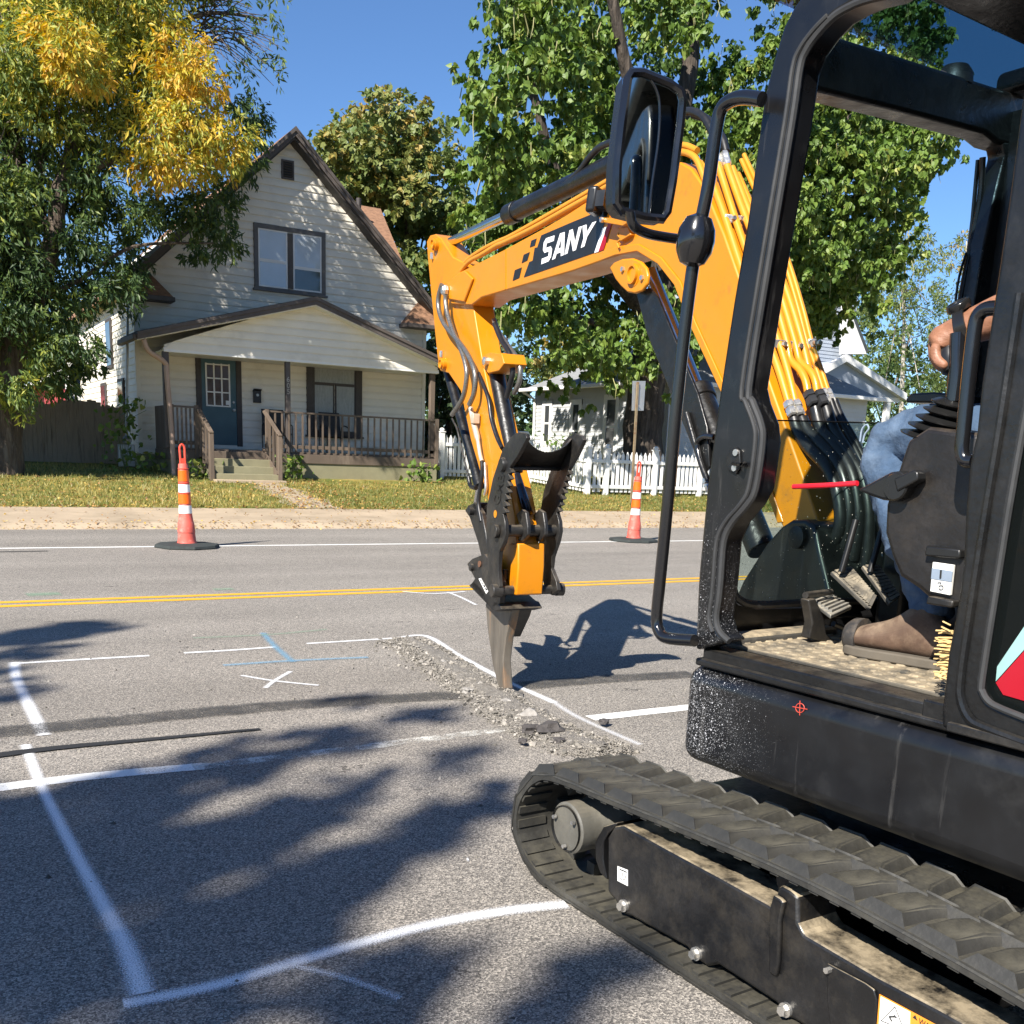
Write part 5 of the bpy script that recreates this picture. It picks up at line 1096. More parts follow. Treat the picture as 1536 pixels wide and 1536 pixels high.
tf = plate('track_frame', [(911, 1256), (921, 1240), (935, 1238), (1000, 1274), (1080, 1317), (1150, 1356), (1160, 1363), (1166, 1332), (1172, 1328), (1186, 1336), (1197, 1346), (1197, 1385), (1206, 1402), (1315, 1466), (1410, 1516), (1560, 1600), (1560, 1760), (1191, 1530), (1180, 1526), (1165, 1505), (1077, 1447), (1060, 1450), (1046, 1440), (1030, 1421), (947, 1375), (935, 1372), (922, 1350), (911, 1338)], tS(.035), T.r * .13, FRM, .008)
plate('frame_rib', [(1160, 1362), (1166, 1340), (1176, 1346), (1182, 1352), (1176, 1380), (1174, 1440), (1170, 1464), (1159, 1456)], tS(.035), T.r * -.014, FRM, .005, tf)
plate('cover_plate', [(1243, 1444), (1300, 1474), (1314, 1484), (1318, 1500), (1314, 1560), (1250, 1560), (1243, 1500)], tS(.035), T.r * -.006, FRM, .003, tf)
for x, y in ((937, 1358), (1046, 1430), (1180, 1514)):
    c = T.side(x, y, .035)
    bt = part('frame_bolt', tf, STL, lambda b: [b.lathe(c, [(.017, .0), (.017, -.008)], T.r, 14), b.lathe(c, [(.012, -.006), (.012, -.02)], T.r, 6)])
part('frame_bolt', tf, STL, lambda b: b.lathe(T.side(1245, 1454, .03), [(.007, 0), (.007, -.014)], T.r, 6))
plate('motor_guard', [(892, 1262), (905, 1240), (925, 1234), (922, 1242), (912, 1250), (905, 1262), (904, 1290), (910, 1320), (900, 1310), (893, 1290)], tS(.05), T.r * .12, FRM, .004, tf)
for f in (-.35, -.6, -.85, -1.1): part('bottom_roller', ex, BLK, lambda b: b.lathe(T.w(f, .05, .105), [(.05, 0), (.06, .02), (.06, .16), (.05, .18)], T.r, 18))
part('carrier_roller', ex, BLK, lambda b: b.lathe(T.w(-.80, .08, .335), [(.035, 0), (.035, .14)], T.r, 18))
part('rear_idler', ex, BLK, lambda b: b.lathe(T.w(-1.53, .08, .2), [(.03, 0), (.15, 0), (.15, .12), (.03, .12)], T.r, 24))
part('undercarriage', ex, BLK, lambda b: [b.box(T.w(-.75, .71, .27), T.f * .45, T.r * .42, T.u * .12), b.lathe(T.w(-.75, .71, .35), [(.35, 0), (.35, .14)], n=30), b.box(T.w(-.7, 1.26, .2), T.f * .75, T.r * .06, T.u * .1)], bevel=.01)
# stickers on the track frame
LAB = mat('white_sticker', (.78, .77, .73), .4, var=.04); INK = mat('black_print', (.02, .02, .02), .5); ORG = mat('orange_print', (.80, .27, .03), .45, var=.03); WHT = mat('white_print', (.80, .80, .80), .4, var=.02); REDP = mat('red_print', (.33, .004, .014), .4, var=.03); BLKP = mat('black_decal', (.012, .012, .012), .3, var=.05)
sk = plate('sticker', [(926.5, 1299), (942, 1305), (942, 1329), (926.5, 1321)], tS(.034), T.r * -.001, LAB, 0, tf)
def hook_mark(b):
    q = [T.side(x, y, .0325) for x, y in ((929, 1303), (932, 1305), (935, 1306), (938, 1307.5), (940, 1308.5))]
    for i in range(4): b.tube([q[i] + (q[i + 1] - q[i]) * .1, q[i + 1]], .0016, 6)
    c = [T.side(934 + 4.2 * math.cos(a), 1315 + 5 * math.sin(a), .0325) for a in np.linspace(-.4, 3.6, 10)]; b.tube(c, .001, 6); b.tube([T.side(934, 1309, .0325), T.side(934, 1315, .0325)], .001, 6)
part('tie_down_mark', sk, INK, hook_mark)
ws = plate('warning_sticker', [(1319.5, 1491), (1440, 1556), (1440, 1640), (1313, 1570)], tS(.034), T.r * -.001, ORG, 0, tf)
plate('sticker_face', [(1321.5, 1494.5), (1365.5, 1518), (1362, 1640), (1314, 1605)], tS(.033), T.r * -.001, LAB, 0, tf)
tri = [T.side(x, y, .0318) for x, y in ((1342.5, 1510), (1322, 1531), (1356, 1545))]
part('warning_triangle', tf, INK, lambda b: b.tube(tri, .0016, 6, closed=True))
part('warning_figure', tf, INK, lambda b: [b.tube([T.side(x, y, .0318) for x, y in q], .0018, 6) for q in (((1334, 1525), (1343, 1525)), ((1334, 1525), (1338, 1532)), ((1341, 1523), (1345, 1527)))])
part('warning_text', tf, INK, lambda b: (text_on(b, 'WARNING', [T.side(x, y, .0325) for x, y in ((1377, 1535.5), (1425, 1562), (1426, 1552.5), (1378.5, 1526.5))], bold=.015), b.prism([T.side(x, y, .0325) for x, y in ((1369, 1526), (1376, 1531), (1373, 1522.5))], T.r * -.0006)), smooth=False)

# --- house: skirt, sill, floor
SB0, SB1 = .485, .742
part('skirt', ex, SKB, lambda b: b.box(U.w(-1.27, .735, (SB0 + SB1) / 2), U.f * .94, U.r * .588, U.u * (SB1 - SB0) / 2), bevel=.045, seg=5)
part('target_mark', ex, mat('red_marker', (.42, .05, .03), .5), lambda b: [b.tube([U.side(1200 + 6.5 * math.cos(a), 1062 + 7 * math.sin(a), .1465) for a in np.linspace(0, 6.28, 17)], .0011, 6)] + [b.tube([U.side(1189, 1060, .1465), U.side(1211, 1064, .1465)], .0011, 6), b.tube([U.side(1200, 1051, .1465), U.side(1199.5, 1073, .1465)], .0011, 6)])
part('door_sill', ex, BLK, lambda b: [b.box(U.w(-.74, .205, .766), U.f * .37, U.r * .035, U.u * .022), b.box(U.w(-.74, .175, .752), U.f * .38, U.r * .02, U.u * .010)], bevel=.006)
part('sill_step', ex, BLK, lambda b: b.box(U.w(-1.045, .19, .772), U.f * .035, U.r * .03, U.u * .025), bevel=.005)
part('floor_plate', ex, BLK, lambda b: b.box(U.w(-.86, .74, .765), U.f * .54, U.r * .49, U.u * .018), bevel=.004)
fm = part('floor_mat', ex, MATM, lambda b: b.box(U.w(-.69, .56, .789), U.f * .36, U.r * .31, U.u * .006), bevel=.004)
def treads(b):
    r_ = random.Random(3)
    for i in range(17):
        for j in range(14):
            f, r = -.36 - i * .041 + r_.uniform(-.006, .006), .275 + j * .041 + (i % 2) * .02
            an = r_.uniform(0, 3.14); d = U.f * math.cos(an) + U.r * math.sin(an); e = U.f * -math.sin(an) + U.r * math.cos(an)
            b.lathe(U.w(f, r, .795), [(.016, 0), (.012, .0035)], n=7)
part('mat_treads', fm, MATM, treads, kind='stuff')
part('kick_rail', ex, MATM, lambda b: b.box(U.w(-.37, .46, .80), U.f * .035, U.r * .20, U.u * .016), bevel=.012, seg=3)
# --- cab shell
A_out = [(1041, 976), (1042, 960), (1045, 880), (1047, 852), (1059, 728), (1068, 660), (1079, 580), (1098, 455), (1119, 331), (1144, 145), (1157, 95), (1173, 41), (1190, 8), (1212, -22)]
A_in = [(1092, 962), (1078, 948), (1072.5, 928), (1076, 900), (1079, 870), (1084, 812), (1097, 783), (1119, 757), (1132, 732), (1142, 662), (1139, 634), (1127, 602), (1122, 580), (1148, 414), (1186, 186), (1198, 103), (1208, 75), (1227, 48), (1250, 24), (1273, 10), (1297, 0), (1330, -8)]
def cab_outline(o, th):
    return lambda b: b.prism([U.side(x, y, o) for x, y in A_out] + [U.w(-.66, o, 2.262), U.w(-.8, o, 2.275), U.w(-2.05, o, 2.275), U.w(-2.05, o, 2.17), U.w(-.80, o, 2.17)] + [U.side(x, y, o) for x, y in A_in[::-1]], U.r * th)
part('front_pillar', ex, PIL, cab_outline(.15, .075), bevel=.012, seg=3)
part('door_seal', ex, GAS, lambda b: b.tube(smooth_path([U.side(x + 2, y, .155) for x, y in A_in], 4), .0085, 8))
part('door_seal', ex, GAS, lambda b: b.tube(smooth_path([U.side(x - 9, y, .149) for x, y in A_in[1:-3]], 4), .006, 8))
part('door_striker', ex, BLK, lambda b: (b.prism([U.side(x, y, .15) for x, y in ((1091, 690), (1097, 673), (1106, 671), (1112, 676), (1113, 700), (1106, 712), (1095, 706))], U.r * -.006), b.tube([U.side(1100, 695, .143), U.side(1112, 697, .12), U.side(1118, 695, .143)], .006, 8)), bevel=.002)
for x, y in ((1106, 679), (1104, 702)): part('striker_bolt', ex, STL, lambda b: b.lathe(U.side(x, y, .147), [(.008, 0), (.008, -.008)], U.r, 10))
hd_ = part('front_header', ex, BLK, lambda b: b.prism([U.front(x, y, -.33) for x, y in ((1192, 127), (1200, 129), (1350, 166), (1480, 200), (1497, 214), (1570, 235), (1570, 154), (1536, 143), (1245, 50), (1226, 42))], U.f * .08), bevel=.012, seg=3)
part('far_pillar', ex, BLK, lambda b: b.prism([U.front(x, y, -.33) for x, y in ((1505, 212), (1509, 232), (1498, 275), (1478, 364), (1463, 450), (1450, 560), (1446, 800), (1600, 800), (1600, 215))], U.f * .06), bevel=.008)
part('far_side_wall', ex, BLK, lambda b: b.box(U.w(-.95, 1.30, 1.5), U.f * .66, U.r * .015, U.u * .77))
part('rear_wall', ex, BLK, lambda b: b.box(U.w(-1.56, .75, 1.5), U.f * .02, U.r * .52, U.u * .74))
part('roof', ex, BLK, lambda b: (b.box(U.w(-1.25, .73, 2.345), U.f * .74, U.r * .60, U.u * .025), b.box(U.w(-.5, 1.30, 2.345), U.f * .22, U.r * .05, U.u * .03)), bevel=.02, seg=3)
glassy('tinted_skylight', (.42, .55, .60), .06, .03); glassy('windscreen_glass', (.80, .88, .86), .05, .02, dirt=.115); glassy('door_glass_dark', (.10, .14, .15), .25, .03, dirt=.02)
part('skylight', ex, MATS['tinted_skylight'], lambda b: b.box(U.w(-.5, .74, 2.325), U.f * .21, U.r * .50, U.u * .003))
part('header_bump', ex, BLKS, lambda b: b.lathe(on_z(1432, 118, 2.318), [(.050, -.02), (.047, .012), (.034, .030), (.006, .038)], n=20))  # rounded headlining bump on the top edge of the header
ws_ = part('windscreen', ex, MATS['windscreen_glass'], lambda b: b.prism([U.front(x, y, -.315) for x, y in ((1112, 628), (1440, 637), (1440, 905), (1208, 902), (1134, 904), (1106, 895), (1098, 872), (1097, 815), (1106, 770))], U.f * .004), smooth=False)
part('windscreen_seal', ex, GAS, lambda b: b.tube(smooth_path([U.front(x, y, -.32) for x, y in ((1112, 745), (1098, 815), (1096, 864), (1100, 884), (1107, 898), (1134, 907), (1208, 904), (1340, 900))], 5), .011, 8))
part('windscreen_edge', ex, BLK, lambda b: b.tube([U.front(1112, 629, -.318), U.front(1440, 638, -.318)], .0022, 6))
part('front_panel', ex, SKB, lambda b: b.prism([U.front(x, y, -.30) for x, y in ((1070, 890), (1097, 897), (1108, 908), (1134, 914), (1500, 905), (1500, 1000), (1060, 950))], U.f * .03))
part('lower_column', ex, BLK, lambda b: b.box(U.w(-.40, .98, .95), U.f * .05, U.r * .10, U.u * .16), bevel=.02)
part('wiper', ex, BLKP, lambda b: (b.tube(smooth_path([U.front(x, y, -.28) for x, y in ((1474, 236), (1470, 300), (1454, 380), (1441, 450), (1430, 520), (1424, 580))], 4), .009, 8), b.tube([U.front(x, y, -.265) for x, y in ((1467, 240), (1459, 330), (1448, 420))], .007, 6), b.tube(smooth_path([U.front(x, y, -.28) for x, y in ((1449, 380), (1436, 430), (1428, 520), (1424, 580))], 4), .004, 6)))
# rear door panel and its window
BP = [(1411, 1092), (1411, 1066), (1421, 979), (1434, 913), (1443, 847), (1447, 760), (1453, 695), (1463, 649), (1470, 579), (1484, 486), (1497, 400), (1513, 290), (1529, 166), (1545, 60)]
GL = [(1545, 590), (1536, 635), (1513, 765), (1490, 910), (1473, 1020), (1474, 1038), (1483, 1052), (1500, 1062), (1545, 1080), (1640, 1118)]
part('rear_door', ex, BLK, lambda b: b.prism([U.side(x, y, .15) for x, y in BP] + [U.w(-1.35, .15, 2.17), U.w(-1.36, .15, 1.9)] + [U.side(x, y, .15) for x, y in ((1548, 560),)] + [U.side(x, y, .15) for x, y in GL] + [U.w(-1.9, .15, .83), U.w(-1.9, .15, .752), ], U.r * .06), bevel=.010, seg=3)
part('window_seal', ex, GAS, lambda b: b.tube(smooth_path([U.side(x, y, .147) for x, y in GL], 4), .007, 8))
part('door_ridge', ex, BLK, lambda b: b.tube(smooth_path([U.side(x, y, .148) for x, y in ((1530, 440), (1500, 640), (1480, 760), (1452, 940), (1441, 1020), (1442, 1050), (1455, 1078), (1480, 1092), (1560, 1122))], 4), .009, 8))
dg_ = part('door_window', ex, MATS['door_glass_dark'], lambda b: b.prism([U.side(x, y, .165) for x, y in GL] + [U.w(-1.9, .165, .86), U.w(-1.9, .165, 1.95), U.w(-1.36, .165, 1.95)], U.r * .004), smooth=False)
plate('red_sticker', [(1494, 1024), (1560, 950), (1560, 1063), (1536, 1051), (1505, 1042)], uS(.163), U.r * -.001, REDP, 0, dg_, smooth=False)
plate('teal_sticker', [(1496, 1000), (1560, 905), (1560, 948), (1494, 1022)], uS(.163), U.r * -.001, mat('teal_print', (.27, .45, .43), .4), 0, dg_, smooth=False)
part('lower_rail', ex, BLKS, lambda b: b.box(U.w(-1.5, .19, .757), U.f * .42, U.r * .05, U.u * .010), bevel=.004)
part('engine_hood', ex, Y_, lambda b: b.box(U.w(-1.95, .74, 1.05), U.f * .30, U.r * .56, U.u * .30), bevel=.08, seg=4)
part('seat', ex, BLKP, lambda b: (b.box(U.w(-1.22, .74, 1.13), U.f * .22, U.r * .22, U.u * .06), b.box(U.w(-1.47, .74, 1.48), U.f * .05, U.r * .22, U.u * .32), b.box(U.w(-1.2, .74, .93), U.f * .18, U.r * .18, U.u * .14)), bevel=.03, seg=3)
# --- handrail and mirror
hose('handrail', [(1143, 149), (1118, 146), (1098, 150), (1082, 164), (1074, 195), (1062, 280), (1044, 370), (1030, 470), (1014, 620), (1001, 760), (990, 870), (985, 925), (988, 945), (1000, 957), (1042, 961)], uS(.11), .0155, GLOSS, sub=6, n=14)
part('mirror_clamp', ex, GLOSS, lambda b: b.lathe(U.side(1043.5, 361, .105), [(.012, -.058), (.03, -.05), (.043, -.025), (.046, 0), (.043, .025), (.03, .05), (.012, .058)], (U.side(1040, 385, .11) - U.side(1048, 335, .11)).normalized(), 20))
MF = -.10
MM = Frame(U.front(975, 220, MF), 13.0)
uM = lambda o: (lambda x, y: MM.front(x, y, o))
hose('mirror_arm', [(1030, 360), (1000, 356), (970, 350), (950, 338), (945, 318)], uF(-.15), .012, GLOSS, sub=6)
mo = [(937, 118), (945, 106), (963, 105), (1005, 122), (1022, 134), (1027, 150), (1024, 185), (1013, 270), (1004, 322), (996, 333), (967, 330), (930, 321), (920, 308), (921, 250), (928, 190)]
mi = [(945, 120), (950, 113), (965, 114), (1004, 130), (1017, 140), (1020, 153), (1017, 185), (1006, 270), (998, 315), (992, 324), (967, 322), (937, 314), (930, 303), (931, 250), (937, 190)]
mr_ = plate('mirror', mo, uM(0), MM.f * .06, BLKP, .010, seg=3)
part('mirror_rim', mr_, GLOSS, lambda b: b.tube([MM.front((x + u) / 2, (y + v) / 2, -.006) for (x, y), (u, v) in zip(mo, mi)], .012, 8, closed=True))
MIR = mat('mirror_glass', (.42, .46, .44), .03, rj=0.0, metal=1.0, var=.08, vscale=4)
plate('mirror_glass', mi, uM(-.006), MM.f * -.002, MIR, 0, mr_, smooth=False)
hose('mirror_reflection', [(975, 117), (985, 135), (990, 160), (988, 210), (978, 280), (974, 322)], uM(-.009), .003, GLOSS, mr_)  # pillar edge reflected in the glass, drawn in as a dark line

# --- controls inside
plate('console', [(1392, 640), (1361, 660), (1347, 702), (1335, 735), (1328, 757), (1326, 799), (1336, 834), (1349, 865), (1375, 882), (1392, 897), (1445, 912), (1455, 847), (1470, 650)], uS(.30), U.r * .17, dusty('console_plastic', (.012, .0105, .0095), (.09, .07, .052), .42, .2, .8, .6, .25), .012, seg=3)
ga = U.side(1403, 664, .38); gb = U.side(1427, 598, .38); gx = (gb - ga).normalized(); gl = (gb - ga).length
prof = []
for k in range(5):
    t = k / 5; R0 = .070 * (1 - t) + .026 * t
    prof += [(R0 * .72, gl * t), (R0 * 1.12, gl * (t + .07)), (R0 * 1.14, gl * (t + .10)), (R0 * .70, gl * (t + .18))]
part('gaiter', ex, BLKP, lambda b: b.lathe(ga, prof, gx, 28))
hose('joystick', [(1432, 602), (1437, 560), (1438, 525), (1439, 500)], uS(.38), .0195, GLOSS)
plate('lock_lever', [(1284, 735), (1300, 727), (1335, 708), (1350, 706), (1362, 715), (1364, 730), (1352, 746), (1338, 752), (1322, 750), (1300, 742)], uS(.27), U.r * .035, BLKP, .007, seg=3)
plate('lever_arm', [(1340, 718), (1370, 704), (1377, 708), (1377, 720), (1345, 738)], uS(.26), U.r * .03, BLKP, .004)
part('lever_boss', ex, BLKP, lambda b: b.lathe(U.side(1343, 730, .268), [(.030, 0), (.027, -.004)], U.r, 20))
hose('red_lever_rod', [(1190, 730), (1240, 728), (1286, 725)], uS(.285), .0062, mat('red_grip', (.62, .015, .03), .35, var=.05))
st_ = plate('lock_sticker', [(1399, 843), (1430, 847.5), (1425, 893), (1395, 887)], uS(.29), U.r * .008, LAB, .001)
plate('sticker_shadow', [(1398, 852), (1429, 857), (1427, 873), (1396.5, 868)], uS(.2885), U.r * .001, mat('shadow_tint', (.22, .27, .34), .4), 0, st_, smooth=False)  # shadow lying on the sticker, painted as a bluish band
part('lock_symbol', st_, INK, lambda b: (b.tube([U.side(1411.5, 855, .287), U.side(1410.5, 867, .287)], .0022, 6), b.tube([U.side(1411.5 + 3.4 * math.cos(a), 881 + 3.4 * math.sin(a), .287) for a in np.linspace(0, 6.28, 12)], .0008, 6), b.tube([U.side(1409 + 2.6 * math.cos(a), 876 + 3 * math.sin(a), .287) for a in np.linspace(3.3, 6.1, 7)], .0008, 6)))
plate('console_catch', [(1389, 818), (1440, 824), (1440, 838), (1386, 834)], uS(.28), U.r * .05, BLKP, .004)
plate('console_catch', [(1391, 894), (1430, 901), (1428, 912), (1388, 906)], uS(.28), U.r * .05, BLKS, .004)
hose('grab_handle', [(1500, 462), (1482, 463), (1470, 470), (1463, 486), (1456, 540), (1446, 640), (1443, 675), (1448, 690), (1460, 692)], uS(.20), .014, GLOSS)
plate('right_armrest', [(1358, 598), (1366, 590), (1400, 588), (1450, 592), (1450, 605), (1358, 604)], uS(1.0), U.r * .1, BLKP, .01)
def pedal(name, c, ribs, mt):   # corners: far-left, far-right, near-right, near-left
    c = [Vector(p) for p in c]; nrm = (c[1] - c[0]).cross(c[3] - c[0]).normalized(); nrm = nrm if nrm.z > 0 else -nrm
    p_ = part(name, ex, mt, lambda b: b.prism(c, nrm * -.012), bevel=.003)
    for k in range(ribs):
        t = (k + .6) / (ribs + .2); a = c[0].lerp(c[3], t); b2 = c[1].lerp(c[2], t); a, b2 = a.lerp(b2, .08), a.lerp(b2, .92)
        part('pedal_rib', p_, mt, lambda b: b.beam(a + nrm * .003, b2 + nrm * .003, .009, .007, nrm))
PED = dusty('worn_pedal', (.04, .038, .034), (.34, .29, .21), .7, .2, .6, .9, .4)
pedal('travel_pedal', [U.front(1247, 857, -.36), U.front(1262, 848, -.36), U.front(1313, 893, -.50), U.front(1298, 906, -.50)][0:1] + [U.front(1277, 851, -.36), U.front(1314, 894, -.50), U.front(1306, 914, -.50)], 13, PED)
pedal('travel_pedal', [U.front(1294, 848, -.36), U.front(1318, 849, -.36), U.front(1350, 895, -.50), U.front(1335, 905, -.50)], 11, PED)
for x0 in (1262, 1305):
    hose('pedal_lever', [(x0, 858), (x0 + 8, 830), (x0 + 22, 780)], uF(-.40), .009, BLKP)
zc = U.front(1246, 906, -.44)
pedal('boom_pedal', [on_z(1218, 902, zc.z), on_z(1246, 892, zc.z + .005), on_z(1277, 908, zc.z), on_z(1246, 922, zc.z - .004)], 5, dusty('silver_pedal', (.16, .155, .14), (.44, .39, .30), .6, .2, .6, .9, .4))
plate('pedal_post', [(1213, 900), (1224, 898), (1236, 925), (1240, 950), (1250, 965), (1214, 958), (1219, 935)], uF(-.47), U.f * .03, BLKS, .004)
part('pedal_hinge', ex, BLKS, lambda b: (b.tube([U.front(1208, 893, -.45), U.front(1246, 888, -.40)], .009, 10), b.tube([U.front(1250, 936, -.47), U.front(1282, 948, -.47)], .008, 8)))

# --- boom, cylinders
BO = -.085
bm_ = plate('boom', [(677, 456), (707, 457.5), (722, 446), (760, 435), (860, 406), (900, 392), (924, 384), (958, 376), (990, 395), (1015, 427), (1037, 484), (1080, 577), (1139, 699), (1171, 785), (1190, 822), (1220, 822), (1230, 790), (1213, 741), (1193, 684), (1156, 580), (1134, 515), (1108, 416), (1085, 350), (1064, 300), (1051, 273), (1036, 252), (1020, 243), (1000, 245), (970, 256), (920, 278), (890, 296), (850, 322), (816, 342), (759, 373), (718, 394), (690, 408), (676, 418), (669, 432), (670, 446)], bS(BO), B_.r * .17, Y_, .006)
plate('boom_flange', [(903, 391), (924, 383), (957, 377), (988, 396), (1013, 428), (1035, 485), (1078, 578), (1137, 700), (1168, 785), (1176, 783), (1146, 697), (1087, 575), (1044, 482), (1022, 422), (993, 386), (960, 366), (930, 369), (900, 381)], bS(BO), B_.r * -.006, Y_, .003, bm_)
plate('nose_plate', [(676, 449), (672, 425), (690, 411), (700, 406), (712, 418), (710, 424), (699, 453)], bS(BO), B_.r * -.014, Y_, .005, bm_)
part('nose_seam', bm_, Y_, lambda b: b.beam(B_.side(758, 376, BO - .001), B_.side(758, 434, BO - .001), .012, .006, B_.r))
plate('boom_backplate', [(1225, 610), (1262, 780), (1256, 790), (1232, 700)], bS(.085), B_.r * .02, Y_, .003, bm_)
boss = lambda x, y, o, r_, l_: (lambda b: b.lathe(B_.side(x, y, o), [(r_ * .55, -.004), (r_ * .6, -.012), (r_ * .78, -.012), (r_ * .8, 0), (r_, 0), (r_, l_)], B_.r, 28))
pb_ = plate('pivot_bracket', [(919, 402), (926, 394), (938, 389), (954, 388), (966, 393), (974, 402), (977, 414), (975, 427), (968, 437), (957, 441), (946, 439), (936, 430), (928, 420)], bS(BO - .006), B_.r * -.016, Y_, .006, bm_)
part('pivot_pin', pb_, Y_, boss(950, 411, BO - .024, .047, .03))
for x, y in ((936, 404), (965, 417)): part('pivot_bolt', pb_, STL, lambda b: b.lathe(B_.side(x, y, BO - .02), [(.010, 0), (.010, -.012)], B_.r, 6))
# name decal
plate('name_decal', [(812, 353), (860, 332.5), (915, 310), (892, 379), (838, 398), (785.7, 416), (794, 393), (799, 391), (802, 372), (806, 371)], bS(BO - .0015), B_.r * -.0006, BLKP, 0, bm_, smooth=False)
for q in ([(797, 361), (805, 357.5), (802.2, 368.2), (794.8, 371)], [(785.7, 382), (794.7, 378), (791, 390.6), (782.5, 394.8)], [(772.3, 405.2), (782.7, 401), (779, 416.8), (769, 421.3)]):
    plate('decal_block', q, bS(BO - .0015), B_.r * -.0006, BLKP, 0, bm_, smooth=False)
plate('decal_stripe', [(904, 342), (910.5, 340), (897.5, 377.5), (891.5, 379.3)], bS(BO - .0028), B_.r * -.0006, WHT, 0, bm_, smooth=False)
plate('decal_stripe', [(910.5, 340), (921, 311), (923, 318), (905.5, 374.5), (897.5, 377.5)], bS(BO - .0028), B_.r * -.0006, REDP, 0, bm_, smooth=False)
def sany(b):
    """Blocky slanted capitals drawn as outlines in a 0..1 box each."""
    S_ = [[(0, 0), (.72, 0), (.9, .14), (.9, .46), (.72, .6), (.3, .6), (.3, .78), (.95, .78), (.95, 1), (.2, 1), (.02, .86), (.02, .56), (.2, .42), (.62, .42), (.62, .22), (0, .22)]]
    A1 = [[(0, 0), (.28, 0), (.36, .2), (.66, .2), (.72, 0), (1, 0), (.68, 1), (.34, 1), (.43, .4), (.5, .76), (.6, .4)]]
    A1 = [[(0, 0), (.27, 0), (.5, .74), (.5, 1), (.34, 1)], [(.73, 0), (1, 0), (.68, 1), (.5, 1), (.5, .74)], [(.32, .18), (.68, .18), (.61, .38), (.39, .38)]]
    N1 = [[(0, 0), (.26, 0), (.26, 1), (0, 1)], [(.74, 0), (1, 0), (1, 1), (.74, 1)], [(.26, 1), (.26, .62), (.74, 0), (.74, .38)]]
    Y1 = [[(.36, 0), (.64, 0), (.64, .42), (.36, .42)], [(0, 1), (.29, 1), (.64, .42), (.36, .42)], [(.71, 1), (1, 1), (.64, .42), (.5, .42), (.45, .58)]]
    Q = [B_.side(x, y, BO - .0034) for x, y in ((812, 396.5), (885.5, 366), (897, 331), (816, 358.5))]
    x = 0.0
    for L_, w_ in ((S_, .235), (A1, .265), (N1, .235), (Y1, .25)):
        for pl in L_:
            pts = []
            for (u, v) in pl:
                s_ = (x + u * w_ * .96); t = v; pts.append(Q[0] * (1 - s_) * (1 - t) + Q[1] * s_ * (1 - t) + Q[2] * s_ * t + Q[3] * (1 - s_) * t)
            b.prism(pts, B_.r * -.0006)
        x += w_ * 1.0
part('name_lettering', bm_, WHT, sany, smooth=False)
# work light
wl = B_.side(893, 302, BO - .05)
lf = (B_.f * .75 - B_.r * .66).normalized(); ls = Vector((lf.y, -lf.x, 0)); lu = Vector((0, 0, 1)) * .97 + lf * -.1
lamp = part('work_light', ex, BLKP, lambda b: b.box(wl, lf * .022, ls * .05, lu * .05), bevel=.012, seg=3)
for k in range(9): part('cooling_fin', lamp, BLKP, lambda b: b.box(wl - lf * .036 + ls * (-.044 + .011 * k), lf * .018, ls * .0025, lu * (.042 - .012 * abs(k - 4) / 4)))
plate('light_bracket', [(898, 326), (940, 327), (942, 333), (934, 339), (900, 333)], bS(BO - .05), B_.r * .05, Y_, .003, bm_)
part('bracket_bolt', bm_, STL, lambda b: b.lathe(B_.side(904, 330, BO - .052), [(.010, 0), (.010, -.01)], B_.r, 8))
plate('light_bracket', [(926, 342), (942, 340), (946, 352), (930, 362)], bS(BO - .02), B_.r * .03, Y_, .003, bm_)
hose('lamp_cable', [(930, 345), (927, 352), (931, 358), (926, 364), (929, 372)], bS(BO - .015), .004, YP_, bm_)
# arm cylinder on top
part('arm_cylinder', ex, BLK, lambda b: (b.rod(B_.side(764, 322, 0), B_.side(1010, 205, 0), .044, 20), b.rod(B_.side(763, 322.5, 0), B_.side(776, 316.5, 0), .050, 20)), bevel=.003)
part('arm_cylinder_rod', ex, CHR, lambda b: b.rod(B_.side(662, 370, 0), B_.side(766, 321, 0), .026, 18))
hose('top_hose', [(772, 316), (800, 300), (845, 278), (868, 258), (886, 234), (905, 218), (945, 205), (990, 190), (1026, 168), (1052, 173), (1068, 197), (1077, 226)], bS(-.03), .014, HOS)
hose('top_hose', [(1040, 172), (1062, 180), (1082, 205), (1089, 228)], bS(.0), .014, HOS)
